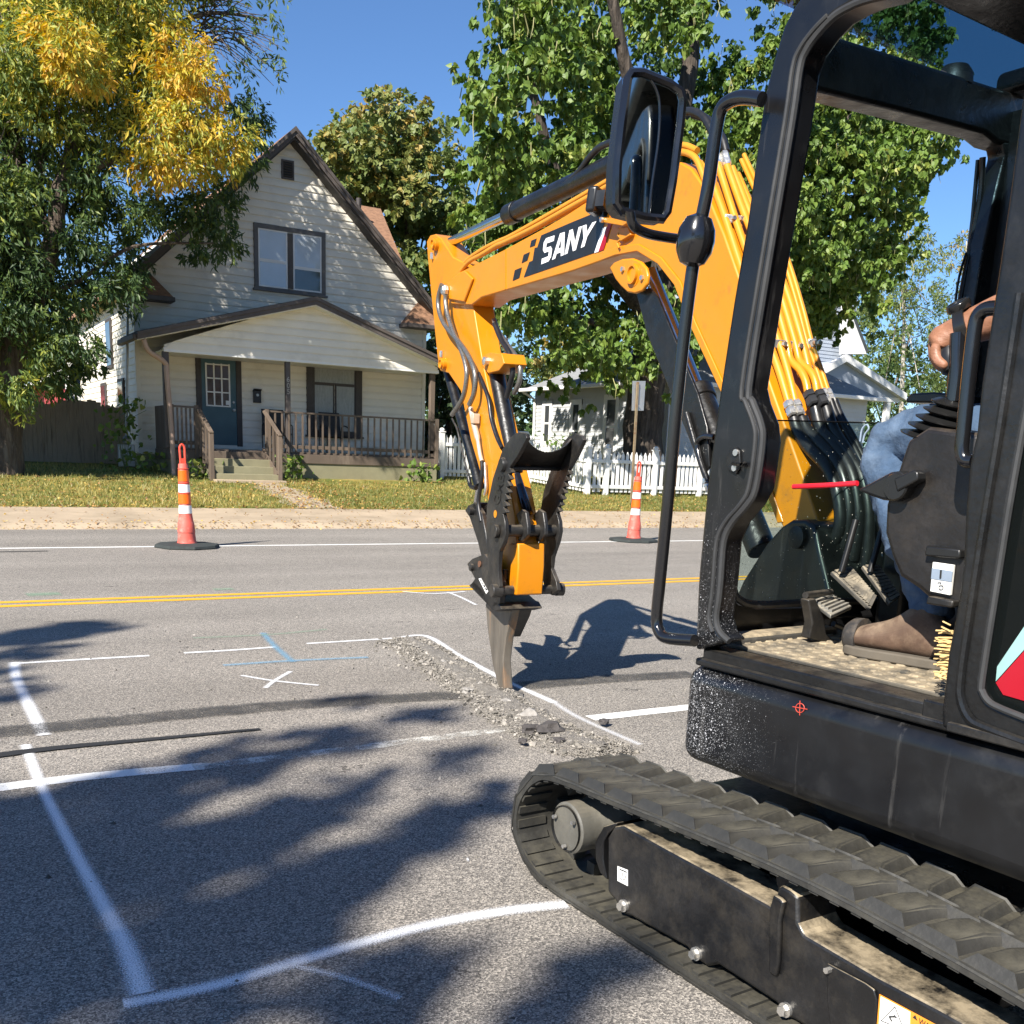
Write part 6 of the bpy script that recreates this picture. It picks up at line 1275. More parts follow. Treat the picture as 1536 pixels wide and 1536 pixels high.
# pipes
for o_, q in ((-.075, [(692, 406), (704, 392), (722, 382), (745, 368), (757, 363), (800, 342), (850, 314), (900, 286), (960, 252), (1000, 234), (1022, 228), (1042, 236), (1053, 258), (1062, 285)]), (-.05, [(694, 398), (706, 386), (728, 372), (748, 362), (770, 352), (850, 307), (900, 278), (960, 244), (1000, 224), (1025, 218), (1046, 226)]), (-.02, [(720, 384), (750, 368), (790, 350), (850, 318), (905, 290)])):
    hose('boom_pipe', q, bS(o_), .0115, YP_, bm_)
PP = [(-.06, .0125, [(1050, 245), (1066, 270), (1082, 310), (1096, 352), (1115, 410), (1136, 466), (1154, 515), (1170, 560), (1183, 604)]),
      (-.035, .0125, [(1076, 243), (1094, 300), (1107, 340), (1128, 400), (1149, 458), (1169, 515), (1183, 562), (1193, 604)]),
      (-.01, .0125, [(1089, 244), (1108, 298), (1124, 340), (1148, 402), (1165, 458), (1180, 512), (1186, 540), (1200, 555), (1208, 570), (1212, 588)]),
      (.015, .0125, [(1098, 252), (1128, 328), (1156, 398), (1176, 458), (1193, 515), (1200, 542), (1216, 558), (1223, 572), (1226, 590)]),
      (.04, .0125, [(1106, 262), (1140, 340), (1166, 400), (1187, 458), (1204, 515), (1212, 548), (1216, 575)]),
      (.062, .008, [(1112, 240), (1148, 320), (1176, 392), (1196, 458), (1211, 515), (1224, 552), (1235, 586)]),
      (.078, .008, [(1116, 232), (1154, 316), (1182, 390), (1203, 458), (1218, 515), (1231, 552), (1242, 586)])]
for o_, r_, q in PP: hose('boom_pipe', q, bS(o_), r_, YP_, bm_)
def clamp(a, b2, o1, o2, w_=.022):
    p, q = B_.side(a[0], a[1], o1), B_.side(b2[0], b2[1], o2); part('pipe_clamp', bm_, STL, lambda b: b.beam(p, q, w_, .028), bevel=.003)
    for t in (.3, .75): part('clamp_bolt', bm_, STL, lambda b: b.lathe(p.lerp(q, t) - B_.f * .02, [(.008, 0), (.008, -.012)], B_.f, 6))
clamp((1153, 515), (1206, 521), -.07, .05); clamp((1211, 515), (1224, 515), .06, .085, .016); clamp((1086, 328), (1113, 331), -.065, -.01)
plate('clamp_bracket', [(1140, 520), (1152, 528), (1152, 537), (1146, 535)], bS(-.07), B_.r * .02, Y_, .002, bm_)
fit = lambda x, y, x2, y2, o_, r_, mt: part('hose_fitting', ex, mt, lambda b: b.lathe(B_.side(x, y, o_), [(r_ * .8, 0), (r_, .006), (r_, .022), (r_ * .8, .024), (r_ * .95, .03), (r_ * .95, .05), (r_ * .7, .055)], (B_.side(x2, y2, o_) - B_.side(x, y, o_)).normalized(), 6))
DFT = mat('dark_fitting', (.05, .05, .052), .35, metal=.5)
fit(1182, 602, 1192, 632, -.06, .018, STL); fit(1193, 602, 1204, 632, -.035, .018, STL); fit(1212, 588, 1226, 618, -.01, .021, DFT); fit(1227, 588, 1240, 616, .015, .021, DFT); fit(1235, 584, 1243, 602, .062, .011, STL); fit(1242, 584, 1250, 602, .078, .011, STL)
fit(1077, 246, 1072, 218, -.035, .016, STL); fit(1091, 248, 1084, 220, -.01, .016, STL)
for o_, r_, q in ((-.05, .019, [(1191, 628), (1197, 648), (1212, 670), (1238, 698), (1253, 728), (1260, 765), (1258, 797), (1244, 822), (1222, 842)]),
                  (-.025, .019, [(1203, 628), (1212, 648), (1232, 668), (1258, 700), (1270, 738), (1273, 775), (1266, 815), (1250, 850)]),
                  (0.0, .019, [(1223, 612), (1232, 645), (1254, 672), (1275, 705), (1285, 745), (1287, 790), (1278, 840)]),
                  (.03, .019, [(1239, 612), (1250, 645), (1272, 680), (1292, 715), (1302, 760), (1302, 810), (1298, 850)]),
                  (.07, .011, [(1246, 600), (1254, 622), (1268, 648), (1290, 690), (1308, 740)]), (.085, .011, [(1252, 600), (1262, 625), (1282, 660), (1304, 705)])):
    hose('hydraulic_hose', q, bS(o_), r_, HOS)
for q in ([(1330, 760), (1305, 810), (1290, 855)], [(1345, 770), (1320, 820), (1305, 862)], [(1318, 752), (1300, 790), (1278, 848)]): hose('hydraulic_hose', q, bS(.12), .017, HOS)
# swing post
sp_ = plate('swing_post', [(1096, 915), (1106, 888), (1114, 870), (1149, 815), (1171, 790), (1188, 779), (1208, 779), (1222, 790), (1229, 827), (1243, 884), (1250, 930)], bS(-.125), B_.r * .25, SKB, .012, seg=3)
part('post_pin', sp_, BLKS, lambda b: b.lathe(B_.side(1198, 806, -.126), [(.035, 0), (.035, -.012), (.02, -.016)], B_.r, 20))
part('swing_bracket', ex, BLK, lambda b: b.box(U.w(-.22, .82, .60), U.f * .16, U.r * .16, U.u * .14), bevel=.03)
# boom cylinder and guard
ax0, ax1 = (972, 400), (1143, 826)
lerp_px = lambda t: (ax0[0] + (ax1[0] - ax0[0]) * t, ax0[1] + (ax1[1] - ax0[1]) * t)
part('boom_cylinder_rod', ex, CHR, lambda b: b.rod(B_.side(*lerp_px(.02), 0), B_.side(*lerp_px(.46), 0), .027, 18))
part('boom_cylinder', ex, BLK, lambda b: (b.rod(B_.side(*lerp_px(.44), 0), B_.side(*lerp_px(1.0), 0), .050, 22), b.rod(B_.side(*lerp_px(.435), 0), B_.side(*lerp_px(.475), 0), .057, 22)), bevel=.004)
plate('cylinder_guard', [(953, 436), (974, 432), (986, 446), (1008, 500), (1046, 590), (1060, 640), (1064, 700), (1054, 712), (1046, 690), (1000, 575), (970, 500)], bS(-.07), B_.r * .012, BLK, .003)
hose('cylinder_pipe', [(1062, 725), (1050, 690), (1046, 665), (1056, 655), (1072, 656)], bS(-.08), .011, GLOSS); hose('cylinder_pipe', [(1030, 620), (1050, 690), (1062, 722)], bS(-.08), .011, BLK)
fit(1058, 716, 1064, 738, -.08, .013, STL)

# --- stick
SO = -.062
sk_ = plate('stick', [(646, 435), (641, 380), (640, 362), (645, 353), (653, 351), (661, 357), (679, 385), (700, 396), (712, 475), (721, 530), (727, 560), (736, 605), (752, 677), (762, 720), (772, 770), (776, 822), (768, 850), (770, 892), (758, 890), (742, 850), (731, 745), (706, 660), (691, 587), (673, 560), (660, 556), (656, 535)], bS(SO), B_.r * .124, Y_, .006)
part('stick_pin', sk_, Y_, boss(650.5, 366, SO - .022, .036, .03)); part('stick_pin', sk_, Y_, boss(662.5, 545.5, SO - .022, .034, .03))
for x, y in ((648, 384), (662, 531)): part('grease_nipple', sk_, STL, lambda b: b.lathe(B_.side(x, y, SO - .008), [(.010, -.018), (.012, 0), (.010, .018)], (0, 0, 1), 8))
part('boom_nose_pin', ex, STL, lambda b: b.lathe(B_.side(670, 436, BO - .02), [(.030, 0), (.030, -.018), (.020, -.03)], B_.r, 8))
plate('cylinder_lug', [(722, 548), (724, 532), (736, 528), (752, 530), (756, 545), (748, 556), (732, 560)], bS(SO - .004), B_.r * .13, Y_, .004, sk_)
part('cylinder_pin', sk_, STL, lambda b: b.lathe(B_.side(732, 542, SO - .004), [(.022, 0), (.022, -.025), (.012, -.03)], B_.r, 8))
plate('stick_end', [(764, 815), (777, 815), (777, 850), (774, 893), (760, 891), (757, 870)], bS(-.075), B_.r * .15, Y_, .008, sk_)
plate('stick_end_plate', [(775, 822), (780, 832), (779, 850), (771, 862), (766, 850)], bS(SO + .03), B_.r * .066, Y_, .004, sk_)
for q in ([(663, 427), (658, 445), (658.5, 465), (667, 487), (687, 511), (700, 529), (710, 550), (713, 568), (711, 590), (704, 607)], [(669, 442), (668.5, 452), (671, 470), (680, 498), (690, 520), (698, 545), (700, 566), (694, 597), (678, 622)]):
    hose('braided_hose', q, bS(-.115), .0135, BRD)
hose('braided_hose', [(741, 480), (748, 498), (762, 519), (774, 535), (780, 552), (779, 572), (771, 590)], bS(.03), .0135, BRD); hose('hydraulic_hose', [(742, 486), (752, 510), (764, 530), (769, 556), (764, 580), (760, 596)], bS(.0), .014, HOS)
hose('steel_pipe', [(678, 628), (686, 645), (691, 668), (703, 716)], bS(-.09), .0055, BLKS); hose('steel_pipe', [(703, 716), (706, 729), (714, 732)], bS(-.09), .012, BLK)
VAL = mat('beige_valve', (.50, .43, .33), .4, metal=.3, var=.25, vscale=14)
hose('valve', [(706, 612), (711, 636), (716, 656), (720, 681), (723, 692)], bS(-.09), [.014] * 5 + [.016] * 6 + [.011] * 10, VAL); part('valve_block', ex, VAL, lambda b: b.box(B_.side(713, 628, -.09), B_.f * .016, B_.r * .02, Vector((0, 0, .026))), bevel=.003)
hose('hydraulic_hose', [(723, 692), (723, 712), (719, 742), (718, 758), (722, 782)], bS(-.095), .011, HOS); hose('hydraulic_hose', [(718, 560), (732, 596), (737, 628), (745, 655), (753, 672)], bS(-.085), .0105, HOS); hose('hydraulic_hose', [(727, 694), (729, 730), (727, 742)], bS(-.08), .009, STL)
part('bucket_cylinder', ex, BLK, lambda b: (b.rod(B_.side(671, 553, 0), B_.side(718, 722, 0), .030, 18), b.rod(B_.side(716, 716, 0), B_.side(720, 730, 0), .034, 18)), bevel=.002)
part('bucket_cylinder_rod', ex, CHR, lambda b: b.rod(B_.side(719, 726, 0), B_.side(712, 772, 0), .018, 14))
part('thumb_cylinder', ex, BLK, lambda b: (b.rod(B_.side(742, 548, .0), B_.side(769, 690, .0), .042, 20), b.rod(B_.side(767, 680, .0), B_.side(772, 712, .0), .047, 20)), bevel=.003)
part('thumb_cylinder_rod', ex, GLOSS, lambda b: b.rod(B_.side(770, 700, .0), B_.side(792, 770, .0), .026, 14))
# linkage, coupler, thumb, ripper
lk = plate('bucket_link', [(697, 766), (702, 758), (712, 754), (722, 770), (728, 800), (735, 850), (728, 860), (716, 812), (704, 776)], bS(-.10), B_.r * .03, BLKS, .006)
part('link_pin', lk, BLKS, lambda b: b.lathe(B_.side(703, 767, -.125), [(.014, -.004), (.021, 0), (.021, .25)], B_.r, 18)); part('link_pin', lk, BLKS, lambda b: b.lathe(B_.side(712, 760, -.10), [(.024, 0), (.024, .2)], B_.r, 18))
plate('bucket_link', [(697, 766), (702, 758), (712, 754), (722, 770), (728, 800), (735, 850), (728, 860), (716, 812), (704, 776)], bS(.07), B_.r * .03, BLKS, .006)
cq = [(700, 846), (708, 838), (726, 831), (742, 850), (752, 872), (750, 905), (737, 914), (705, 878), (712, 868)]
cpl = plate('coupler', cq, bS(-.135), B_.r * .03, BLKS, .005); plate('coupler', cq, bS(.10), B_.r * .03, BLKS, .005)
part('coupler_pin', cpl, BLKS, lambda b: b.lathe(B_.side(705, 851, -.15), [(.012, -.004), (.020, 0), (.020, .3)], B_.r, 16)); part('coupler_pin', cpl, mat('copper_bush', (.20, .10, .06), .5, metal=.4), lambda b: b.lathe(B_.side(720, 846, -.137), [(.017, 0), (.017, -.006)], B_.r, 16))
plate('coupler_base', [(703, 878), (737, 913), (741, 917), (752, 914), (747, 904), (742, 902), (711, 872)], bS(-.135), B_.r * .235, BLKS, .004)
plate('coupler_label', [(718, 868), (721.5, 867), (732.5, 887), (729.5, 891)], bS(-.1365), B_.r * -.0008, LAB, 0, cpl, smooth=False)
part('label_text', cpl, INK, lambda b: text_on(b, 'GM', [B_.side(x, y, -.1385) for x, y in ((719.5, 869.5), (729, 886), (731, 884.5), (721.3, 868.5))], bold=.02), smooth=False)
part('main_pin', ex, BLKS, lambda b: (b.lathe(B_.side(738, 886, -.19), [(.030, -.004), (.034, 0), (.034, .05), (.024, .05), (.024, .36), (.034, .36), (.034, .40)], B_.r, 20)))
for o_ in (-.10, .068): part('pin_collar', ex, BLKS, lambda b: b.lathe(B_.side(748, 882, o_), [(.04, 0), (.062, 0), (.062, .022), (.04, .022)], B_.r, 24))
for o_ in (-.088, .078): part('collar_lug', ex, BLKS, lambda b: b.box(B_.side(758, 862, o_), B_.f * .008, B_.r * .012, Vector((0, 0, .028))), bevel=.004)
def tooth_edge(a, b2, n, d):
    """Jagged edge from a to b2 (pixels), teeth standing out by d to the right."""
    out = []
    for k in range(n):
        t0, t1 = k / n, (k + .75) / n; x0, y0 = a[0] + (b2[0] - a[0]) * t0, a[1] + (b2[1] - a[1]) * t0; x1, y1 = a[0] + (b2[0] - a[0]) * t1, a[1] + (b2[1] - a[1]) * t1
        out += [(x0, y0), (x1 + d, y1 - 1), (x1 - .5, y1 + 1)]
    return out
TL = [(766, 656), (772, 650), (780, 648.5), (788, 651), (790, 657), (777, 682), (765, 700)] + tooth_edge((764, 702), (754, 772), 7, 5) + [(757, 782), (758, 800), (756, 812), (749, 827), (747, 855), (749, 880), (744, 890), (736, 890), (732, 860), (729, 800), (730, 761), (739, 718), (754, 673)]
TRR = [(846, 662), (852, 655), (862, 650), (872, 654), (875, 660), (865, 682), (853, 703)] + tooth_edge((852, 705), (834, 770), 7, 5) + [(838, 782), (839, 797), (836, 812), (828, 835), (826, 852), (834, 872), (836, 885), (828, 893), (818, 888), (812, 860), (808, 815), (808, 783), (815, 738), (826, 705)]
th = plate('thumb_plate', TL, bS(-.165), B_.r * .022, BLKS, .003); plate('thumb_plate', TRR, bS(.14), B_.r * .022, BLKS, .003)
part('thumb_lettering', th, BLKS, lambda b: [b.add([v for v in []], [])] and None or text_on(b, 'GMB', [B_.side(x, y, -.1685) for x, y in ((749, 757), (756.5, 712), (746.5, 711), (738.5, 756))], bold=.01), smooth=False)
part('thumb_boss', th, BLKS, lambda b: b.lathe(B_.side(754, 697, -.17), [(.012, -.012), (.03, -.012), (.036, 0), (.036, .03)], B_.r, 18))
part('thumb_hole', th, Y_, lambda b: b.lathe(B_.side(743, 771, -.1665), [(.019, 0), (.019, -.0012)], B_.r, 18))
# curved pad joining the two plates
def pad(b):
    q0 = [(789, 657), (797, 667), (806, 674), (817, 678)]; q1 = [(829, 678), (841, 674), (851, 667), (858, 658)]
    top = [B_.side(x, y, -.143 + .283 * i / 7) for i, (x, y) in enumerate(q0 + q1)]; bot = [B_.side(765 + 76 * i / 7, 699 + 1.0 * i / 7, -.143 + .283 * i / 7) for i in range(8)]
    k = len(b.v); d = B_.f * .022; b.v += top + bot + [p + d for p in top] + [p + d for p in bot]
    for i in range(7):
        b.f += [[k + i, k + i + 1, k + 8 + i + 1, k + 8 + i], [k + 16 + i, k + 24 + i, k + 24 + i + 1, k + 16 + i + 1], [k + i, k + 16 + i, k + 16 + i + 1, k + i + 1], [k + 8 + i, k + 8 + i + 1, k + 24 + i + 1, k + 24 + i]]
part('thumb_pad', ex, BLKS, pad)
part('thumb_crossbar', ex, BLKS, lambda b: b.tube([B_.side(765, 702, -.15), B_.side(841, 703, .15)], .011, 12))
part('thumb_tube', ex, BLKS, lambda b: (b.tube([B_.side(756, 796, -.15), B_.side(833, 796, .145)], .030, 18), b.lathe(B_.side(746, 797, -.17), [(.022, -.02), (.034, -.02), (.034, 0)], B_.r, 20)), bevel=.002)
for xx, o_ in ((780, -.055), (806, .045)):
    plate('thumb_ear', [(xx - 6, 772), (xx + 2, 764), (xx + 8, 768), (xx + 11, 790), (xx + 11, 802), (xx + 4, 812), (xx - 3, 812), (xx + 0, 800), (xx - 2, 785)], bS(o_), B_.r * .022, BLKS, .005)
part('ripper', ex, RIPM, lambda b: b.prism([B_.side(x, y, -.045) for x, y in ((728, 905), (768, 912), (758, 958), (754, 990), (757, 1034), (748, 1034), (739, 998), (731, 944))], B_.r * .05), bevel=.006)
plate('ripper_gusset', [(736, 912), (776, 912), (772, 925), (758, 956), (745, 930)], bS(-.005), B_.r * .09, BLKS, .004)
# ------------------------------------------------------------------ operator in the cab
SKIN = mat('tanned_skin', (.25, .112, .062), .5, var=.25, vscale=22, col2=(.33, .155, .095), c2scale=30, bump=.14, bscale=150, stretch=(1, 1, 2))
JEAN = mat('blue_denim', (.042, .078, .14), .9, var=.4, vscale=14, col2=(.12, .17, .245), c2scale=4.5, c2lo=.48, c2hi=.7, bump=.35, bscale=90)
def skin_body(name, nodes, edges, mt, parent, root, sub=2):
    """nodes: name -> (f, r, u, radius)."""
    me = bpy.data.meshes.new(name); ks = list(nodes); off = Vector(root_loc(parent))
    me.from_pydata([U.w(*nodes[k][:3]) - off for k in ks], [(ks.index(a), ks.index(b)) for a, b in edges], [])
    o = bpy.data.objects.new(name, me); COL.objects.link(o); o.parent = parent
    sm = o.modifiers.new('skin', 'SKIN'); sm.use_smooth_shade = True; sm.branch_smoothing = .6
    for i, k in enumerate(ks):
        r = nodes[k][3]; rr = r if isinstance(r, tuple) else (r, r); me.skin_vertices[0].data[i].radius = rr
    for i, k in enumerate(ks): me.skin_vertices[0].data[i].use_root = (k == root)
    s = o.modifiers.new('round', 'SUBSURF'); s.levels = sub; s.render_levels = sub; me.materials.append(mt); return o
per = thing('person', 'excavator operator in jeans and brown boots with left hand on the joystick', 'person', U.w(-1.02, .72, .80))
def upx(x, y, r): p = U.loc(U.side(x, y, r)); return (p[0], r, p[2])
hn = {'pelvis': (-1.04, .72, 1.27, .13), 'belly': (-1.08, .72, 1.42, .125), 'chest': (-1.10, .72, 1.60, .14), 'neckb': (-1.10, .72, 1.74, .07), 'neck': (-1.08, .72, 1.80, .055), 'jaw': (-1.06, .72, 1.88, .075), 'skull': (-1.075, .72, 1.955, .09), 'crown': (-1.08, .72, 2.02, .06),
      'nose': (-.975, .72, 1.925, .014), 'lsh': (-1.10, .55, 1.68, .062), 'rsh': (-1.10, .89, 1.68, .062), 'lel': upx(1560, 452, .45) + (.047,), 'rel': (-1.0, .98, 1.46, .045), 'rwr': (-.78, .96, 1.50, .03), 'rhand': (-.70, .95, 1.52, .038),
      'lfa': upx(1510, 470, .43) + (.052,), 'lwr': upx(1462, 487, .415) + (.048,), 'palm': upx(1428, 501, .405) + ((.062, .052),), 'palm2': upx(1415, 516, .40) + ((.056, .044),),
      'lhip': (-1.0, .62, 1.31, .035), 'lkn': (-.62, .545, 1.32, .02), 'lan': (-.79, .50, .93, .02), 'lft': (-.74, .485, .86, .018), 'rhip': (-1.0, .82, 1.31, .035), 'rkn': (-.62, .90, 1.32, .02), 'ran': (-.68, .92, .95, .02), 'rft': (-.64, .92, .86, .018)}
he = [('pelvis', 'belly'), ('belly', 'chest'), ('chest', 'neckb'), ('neckb', 'neck'), ('neck', 'jaw'), ('jaw', 'skull'), ('skull', 'crown'), ('skull', 'nose'), ('chest', 'lsh'), ('chest', 'rsh'), ('lsh', 'lel'), ('rsh', 'rel'), ('rel', 'rwr'), ('rwr', 'rhand'),
      ('lel', 'lfa'), ('lfa', 'lwr'), ('lwr', 'palm'), ('palm', 'palm2'), ('pelvis', 'lhip'), ('lhip', 'lkn'), ('lkn', 'lan'), ('lan', 'lft'), ('pelvis', 'rhip'), ('rhip', 'rkn'), ('rkn', 'ran'), ('ran', 'rft')]
for i, (dr, x0, y0, x1, y1, x2, y2, x3, y3) in enumerate(((-.034, 1404, 520, 1402, 532, 1410, 545, 1422, 550), (-.012, 1400, 516, 1400, 531, 1409, 548, 1424, 556), (.011, 1399, 517, 1401, 533, 1412, 547, 1426, 553), (.033, 1404, 518, 1406, 531, 1416, 543, 1428, 547))):
    r = .40 + dr
    for k, (x, y, rad) in enumerate(((x0, y0, .0150), (x1, y1, .0140), (x2, y2, .0125), (x3, y3, .0105))):
        hn['f%d%d' % (i, k)] = upx(x, y, r) + (rad,)
        he.append((('palm2' if k == 0 else 'f%d%d' % (i, k - 1)), 'f%d%d' % (i, k)))
for k, (x, y, r, rad) in enumerate(((1434, 514, .445, .0140), (1430, 528, .452, .0130), (1426, 542, .446, .0105))):
    hn['t%d' % k] = upx(x, y, r) + (rad,); he.append((('palm' if k == 0 else 't%d' % (k - 1)), 't%d' % k))
skin_body('body', hn, he, SKIN, per, 'pelvis')
part('joystick_grip', ex, BLKP, lambda b: b.lathe(U.side(1430, 553, .392), [(.012, -.012), (.024, -.004), (.029, .012), (.029, .030), (.024, .046), (.012, .055)], (U.side(1418, 505, .392) - U.side(1432, 560, .392)).normalized(), 20))
jn = {'pelvis': (-1.04, .72, 1.27, .145), 'lhip': (-.99, .61, 1.27, .10), 'lth': (-.78, .575, 1.325, .092), 'lk0': (-.62, .55, 1.335, .080), 'lkn': (-.570, .545, 1.308, .068), 'lk1': (-.598, .535, 1.22, .063), 'lsh': (-.695, .515, 1.07, .054), 'lan': (-.775, .50, .95, .050), 'lhem': (-.80, .495, .895, .058),
      'rhip': (-.99, .83, 1.27, .10), 'rth': (-.78, .87, 1.31, .09), 'rkn': (-.55, .90, 1.33, .076), 'rsh': (-.60, .91, 1.13, .062), 'rhem': (-.66, .92, .91, .060)}
skin_body('jeans', jn, [('pelvis', 'lhip'), ('lhip', 'lth'), ('lth', 'lk0'), ('lk0', 'lkn'), ('lkn', 'lk1'), ('lk1', 'lsh'), ('lsh', 'lan'), ('lan', 'lhem'), ('pelvis', 'rhip'), ('rhip', 'rth'), ('rth', 'rkn'), ('rkn', 'rsh'), ('rsh', 'rhem')], JEAN, per, 'pelvis', 3)
jo = COL.objects['jeans']; tx = bpy.data.textures.new('folds', 'CLOUDS'); tx.noise_scale = .075
dm = jo.modifiers.new('folds', 'DISPLACE'); dm.texture = tx; dm.strength = .034; dm.mid_level = .5; dm.texture_coords = 'LOCAL'
tx2 = bpy.data.textures.new('creases', 'CLOUDS'); tx2.noise_scale = .028
dm = jo.modifiers.new('creases', 'DISPLACE'); dm.texture = tx2; dm.strength = .013; dm.mid_level = .5; dm.texture_coords = 'LOCAL'
for q, o_ in (([(1290, 662), (1293, 644), (1300, 637), (1303, 643), (1297, 652), (1294, 664)], .49),):
    part('seam', jo, mat('pale_thread', (.22, .28, .36), .9), lambda b: b.tube(smooth_path([U.side(x, y, o_) for x, y in q], 5), .0022, 6))
sn = {'pelvis': (-1.05, .72, 1.33, .142), 'belly': (-1.08, .72, 1.45, .14), 'chest': (-1.10, .72, 1.61, .155), 'nb': (-1.10, .72, 1.73, .08), 'lsh': (-1.10, .54, 1.68, .075), 'rsh': (-1.10, .90, 1.68, .075), 'lel': tuple(Vector((-1.10, .54, 1.68)).lerp(Vector(hn['lel'][:3]), .6)) + (.065,), 'rel': (-1.03, .96, 1.54, .06)}
skin_body('shirt', sn, [('pelvis', 'belly'), ('belly', 'chest'), ('chest', 'nb'), ('chest', 'lsh'), ('chest', 'rsh'), ('lsh', 'lel'), ('rsh', 'rel')], mat('dark_shirt', (.03, .035, .04), .9, var=.2), per, 'pelvis')
part('cap', per, mat('dark_cap', (.02, .02, .025), .85), lambda b: (b.lathe(U.w(-1.078, .72, 1.965), [(.107, 0), (.108, .03), (.09, .08), (.04, .108), (.005, .112)], n=20), b.prism([U.w(-1.0, .64, 1.972), U.w(-.90, .67, 1.965), U.w(-.88, .72, 1.963), U.w(-.90, .77, 1.965), U.w(-1.0, .80, 1.972)], (0, 0, .008))))
for s in (-1, 1):
    part('eye', per, WHT, lambda b: b.lathe(U.w(-.992, .72 + s * .032, 1.945), [(.002, .012), (.010, .007), (.012, 0)], U.f, 10)); part('ear', per, SKIN, lambda b: b.lathe(U.w(-1.08, .72 + s * .088, 1.935), [(.03, 0), (.028, s * .012), (.008, s * .014)], U.r, 12))
part('mouth', per, mat('lips', (.30, .11, .09), .5), lambda b: b.tube([U.w(-.985, .70, 1.885), U.w(-.978, .72, 1.883), U.w(-.985, .74, 1.885)], .004, 6))
wc = Vector(U.w(*hn['lwr'][:3])); wd = (Vector(U.w(*hn['palm'][:3])) - wc).normalized(); wc = wc + wd * .016
wt = part('wristwatch', per, BLKP, lambda b: b.lathe(wc, [(.047, -.012), (.051, -.011), (.051, .011), (.047, .012), (.047, -.012)], wd, 24, caps=False))
wn = (up * .75 - fw * .6); wn = (wn - wd * wn.dot(wd)).normalized()
part('watch_case', wt, BLKP, lambda b: b.lathe(wc + wn * .046, [(.024, -.004), (.026, .004), (.024, .012), (.019, .014), (.018, .011)], wn, 24), bevel=.001)
def boot(sr, toe, heel, name, mt):
    toe, heel = Vector(toe), Vector(heel); d = (toe - heel); L = d.length; d.normalize(); s = Vector((0, 0, 1)).cross(d) * -1
    t = [(0.0, .022, .024, .085), (.06, .036, .022, .11), (.22, .042, .022, .155), (.36, .043, .022, .150), (.50, .045, .022, .112), (.66, .050, .022, .092), (.82, .050, .022, .080), (.93, .040, .023, .066), (1.0, .018, .026, .046)]
    mb = MB(); n = 14
    for q, w_, z0, z1 in t:
        c = heel + d * L * q
        for k in range(n):
            an = 2 * math.pi * k / n; cx, cz = math.cos(an), math.sin(an); cx = math.copysign(abs(cx) ** .8, cx); cz = math.copysign(abs(cz) ** .8, cz)
            mb.v.append(c + s * w_ * cx * (1 if cz < .2 else .9) + Vector((0, 0, (z0 + z1) / 2 + (z1 - z0) / 2 * cz)))
    for i in range(len(t) - 1):
        for k in range(n): mb.f.append([i * n + k, i * n + (k + 1) % n, (i + 1) * n + (k + 1) % n, (i + 1) * n + k])
    mb.f += [list(range(n)), list(range((len(t) - 1) * n, len(t) * n))]
    o = obj(name, mb, mt, per, ang=80); m_ = o.modifiers.new('round', 'SUBSURF'); m_.levels = m_.render_levels = 2
    ol = [(heel + d * L * q + s * w_ * sg * 1.12) for sg, seq in ((1, t), (-1, t[::-1])) for q, w_, _, _ in seq]
    part('boot_sole', o, mat('boot_sole', (.10, .085, .065), .85, var=.2, vscale=12), lambda b: b.prism([p + Vector((0, 0, .002)) for p in ol], (0, 0, .024)), bevel=.004)
    part('toe_cap', o, mat('scuffed_toe_cap', (.035, .032, .03), .6, var=.4, vscale=14, col2=(.15, .12, .09), c2scale=7), lambda b: b.lathe(heel + d * L * .90 + Vector((0, 0, .044)), [(.048, -.014), (.046, .01), (.034, .026), (.012, .034)], d, 18))
    return o
BOOT = dusty('brown_boot_leather', (.085, .05, .032), (.34, .25, .165), .75, .1, .95, .85, .6)
boot(1, U.w(-.592, .455, .795), U.w(-.855, .49, .795), 'boot', BOOT)
boot(-1, U.w(-.50, .92, .795), U.w(-.77, .92, .795), 'boot', BOOT)

# broom bristles by the door
bp0 = U.side(1428, 985, .21)
br = thing('broom', 'straw broom bristles poking out beside the door pillar', 'broom', bp0)
STRAW = mat('straw', (.62, .43, .18), .7, var=.3, vscale=30)
for k in range(46):
    y = 945 + 72 * (k / 45) + RNG.normal() * 2; x1 = 1404 + RNG.uniform(-4, 9)
    part('bristle', br, STRAW, lambda b: b.tube([U.side(1430, y + 2, .20 + .02 * RNG.random()), U.side(x1, y + RNG.normal() * 3, .19 + .03 * RNG.random())], .0018, 5))
for y in (932, 941): part('bristle', br, STRAW, lambda b: b.tube([U.side(1426, y + 6, .2), U.side(1414, y, .2)], .0016, 5))
part('handle', br, mat('broom_wood', (.40, .30, .18), .7), lambda b: b.tube([U.side(1432, 1000, .23), U.side(1490, 700, .35)], .012, 10))

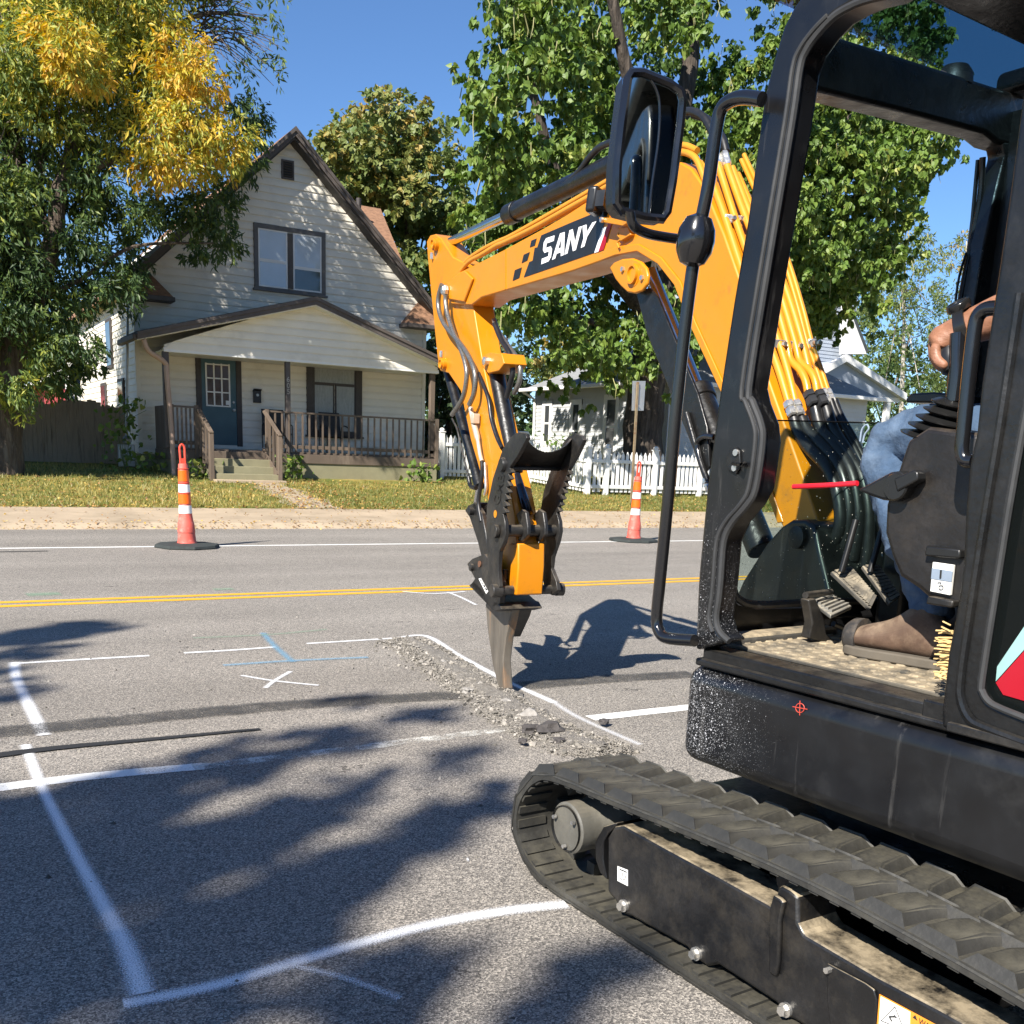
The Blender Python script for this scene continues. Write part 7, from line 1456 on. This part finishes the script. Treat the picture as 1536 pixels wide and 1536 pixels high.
# ------------------------------------------------------------------ broken asphalt
RUB = leafmat('rubble', [(0, (.06, .055, .048)), (.35, (.15, .138, .118)), (.7, (.255, .232, .20)), (1, (.35, .32, .28))], rough=.95, trans=0.0)
RP = [(608, 961), (640, 962), (686, 985), (728, 1008), (785, 1042), (850, 1082), (925, 1118), (900, 1135), (845, 1133), (800, 1122), (745, 1090), (700, 1050), (655, 1010), (622, 984)]
RG = [on_z(x, y, 0) for x, y in RP]
def inside(x, y): return in_poly((x, y), [(p.x, p.y) for p in RG])
x0, x1 = min(p.x for p in RG), max(p.x for p in RG); y0, y1 = min(p.y for p in RG), max(p.y for p in RG)
ICO = None
def rocks(n, smin, smax, pw, test, zmax=.05, flat=.7, tiny=False):
    bm = bmesh.new(); bmesh.ops.create_icosphere(bm, subdivisions=1, radius=1); bv = np.array([v.co[:] for v in bm.verts]); bf = np.array([[v.index for v in f.verts] for f in bm.faces]); bm.free()
    if tiny: bv = np.array([(1, 0, 0), (-.8, .4, 0), (0, 1, .1), (.2, -1, 0), (.1, .1, 1.1)]); bf = np.array([(0, 2, 4), (2, 1, 4), (1, 3, 4), (3, 0, 4)])
    P, S = [], []
    while len(P) < n:
        x, y = RNG.uniform(x0 - .2, x1 + .2), RNG.uniform(y0 - .2, y1 + .2); e = test(x, y)
        if RNG.random() > e: continue
        s = smin + (smax - smin) * RNG.random() ** pw; P.append((x, y, s * .3 + zmax * e * RNG.random() ** 1.5)); S.append(s)
    P, S = np.array(P), np.array(S); k = len(bv)
    V = bv[None] * (1 + .38 * RNG.normal(size=(n, k, 1))) * RNG.uniform(.6, 1.25, (n, 1, 3)) * np.array([1, 1, flat]) * S[:, None, None]
    an = RNG.random(n) * 6.28; ca, sa = np.cos(an)[:, None], np.sin(an)[:, None]
    V = np.stack([V[..., 0] * ca - V[..., 1] * sa, V[..., 0] * sa + V[..., 1] * ca, V[..., 2]], -1) + P[:, None, :]
    Fc = (bf[None] + (np.arange(n) * k)[:, None, None]).reshape(-1, 3); return V.reshape(-1, 3), Fc, np.repeat(np.clip(.60 + .26 * RNG.normal(size=n), 0, 1), len(bf))
RCP = [(p.x, p.y) for p in smooth_path([on_z(x, y, 0) for x, y in ((616, 966), (640, 978), (690, 1012), (745, 1050), (800, 1086), (860, 1114), (905, 1126))], 7)]
def RXY(y):
    return min(RCP, key=lambda p: abs(p[1] - y))[0]
cx = [(on_z(x, y, 0)) for x, y in ((628, 970), (680, 1005), (735, 1045), (790, 1082), (850, 1110), (905, 1122))]
def dens(x, y):
    d = min(math.hypot(x - a, y - b) for a, b in RCP); right = x > RXY(y)
    if d < .115: return 1.0
    return max(0, math.exp(-((d - .115) / (.022 if right else .055)) ** 2)) * .8 + (0 if right else .012 * math.exp(-(d / .5) ** 2))
V, Fc, tn = rocks(8500, .003, .0145, 3.6, dens, .030)
V2, F2, t2 = rocks(48000, .0016, .0052, 2.0, dens, .034, .8, True)
Fc = np.concatenate([Fc, F2 + len(V)]); V = np.concatenate([V, V2]); tn = np.concatenate([tn, t2])
bed = mat('crushed_asphalt_bed', (.29, .262, .225), .95, var=.4, vscale=40, bump=1.0, bscale=140, bdist=.03)
mb = MB(); nb_ = 40
RC = [on_z(x, y, 0) for x, y in ((612, 964), (640, 978), (690, 1012), (745, 1050), (800, 1086), (860, 1116), (905, 1128))]; RC = smooth_path(RC, 6); m_ = len(RC); K_ = 11
for i, c in enumerate(RC):
    t_ = (RC[min(i + 1, m_ - 1)] - RC[max(i - 1, 0)]).normalized(); s_ = Vector((-t_.y, t_.x, 0)); w_ = .05 + .12 * min(1, i / 10) * min(1, (m_ - i) / 5)
    for k in range(K_):
        q = k / (K_ - 1) * 2 - 1; mb.v.append(c + s_ * w_ * q * (1 + .15 * RNG.normal()) + Vector((0, 0, -.004 + (.034 * (1 - q * q) + .012 * RNG.random() * (1 - abs(q))))))
for i in range(m_ - 1):
    for k in range(K_ - 1): a = i * K_ + k; mb.f.append([a, a + 1, a + K_ + 1, a + K_])
o = obj('rubble_bed', mb, bed); o['kind'] = 'stuff'; o['label'] = 'crushed asphalt bed under the loose rubble'; o['category'] = 'rubble'
o = bpy.data.objects.new('rubble', tri_mesh('rubble', V, Fc, tn)); COL.objects.link(o); o.data.materials.append(RUB); o['kind'] = 'stuff'; o['label'] = 'broken grey asphalt rubble along the paint line'; o['category'] = 'rubble'
CHK = mat('dark_asphalt_chunk', (.065, .058, .055), .95, var=.4, vscale=25, bump=.6, bscale=80); CHG = mat('grey_asphalt_chunk', (.28, .26, .235), .95, var=.35, vscale=25, bump=.6, bscale=80)
def chunk(px, py, r, mt, lab):
    g = on_z(px, py, 0); bm = bmesh.new(); bmesh.ops.create_icosphere(bm, subdivisions=2, radius=1)
    sx, sy, sz = RNG.uniform(.8, 1.3), RNG.uniform(.8, 1.2), RNG.uniform(.55, .8); ph = RNG.random(3) * 6
    for v in bm.verts:
        c = v.co; k = 1 + .16 * math.sin(5 * c.x + ph[0]) + .16 * math.sin(6 * c.y + ph[1]) + .14 * math.sin(7 * c.z + ph[2]) + .08 * RNG.normal(); v.co = Vector((c.x * sx, c.y * sy, c.z * sz)) * r * k
    me = bpy.data.meshes.new('asphalt_chunk'); bm.to_mesh(me); bm.free(); me.materials.append(mt)
    o = bpy.data.objects.new('asphalt_chunk', me); COL.objects.link(o); o.location = g + Vector((0, 0, r * .35 + .018)); tag(o, lab, 'asphalt chunk', 'asphalt chunks in the rubble')
chunk(825, 1105, .058, CHK, 'largest dark brown asphalt lump beside the track front'); chunk(797, 1104, .038, CHK, 'dark asphalt lump left of the largest lump'); chunk(838, 1120, .030, CHK, 'dark lump between the largest lump and the track')
chunk(783, 1119, .020, CHK, 'small round dark lump alone on the asphalt left of the heap'); chunk(795, 1082, .040, CHG, 'flat grey slab tilted in the middle of the rubble'); chunk(701, 1044, .030, CHG, 'pale grey lump on the left edge of the rubble')
chunk(720, 1035, .026, CHG, 'pale grey lump left of the ripper tip'); chunk(905, 1090, .022, CHK, 'dark fragment on the spray line in front of the track'); chunk(665, 1000, .026, CHG, 'grey lump near the far corner of the rubble'); chunk(760, 1060, .028, CHG, 'grey lump just below the ripper tip')
# grit and flecks on the open road
def dens2(x, y): return .5
n = 900
P = np.stack([RNG.uniform(.2, 4.5, n), RNG.uniform(1.7, 7.5, n), np.zeros(n)], 1)
keep = P[:, 0] < P[:, 1] * 1.1; P = P[keep]; n = len(P); S = .003 + .007 * RNG.random(n) ** 4
bmv = np.array([(1, 0, 0), (-1, .2, 0), (0, 1, .1), (0, -1, 0), (.1, .1, 1)]); bff = np.array([(0, 2, 4), (2, 1, 4), (1, 3, 4), (3, 0, 4)])
V = bmv[None] * (1 + .3 * RNG.normal(size=(n, 5, 1))) * S[:, None, None] + P[:, None]; Fc = (bff[None] + (np.arange(n) * 5)[:, None, None]).reshape(-1, 3)
o = bpy.data.objects.new('grit', tri_mesh('grit', V.reshape(-1, 3), Fc, np.repeat(np.clip(.35 + .3 * RNG.normal(size=n), 0, 1), 4))); COL.objects.link(o); o.data.materials.append(RUB); o['kind'] = 'stuff'; o['label'] = 'loose grit scattered over the near lane'; o['category'] = 'grit'
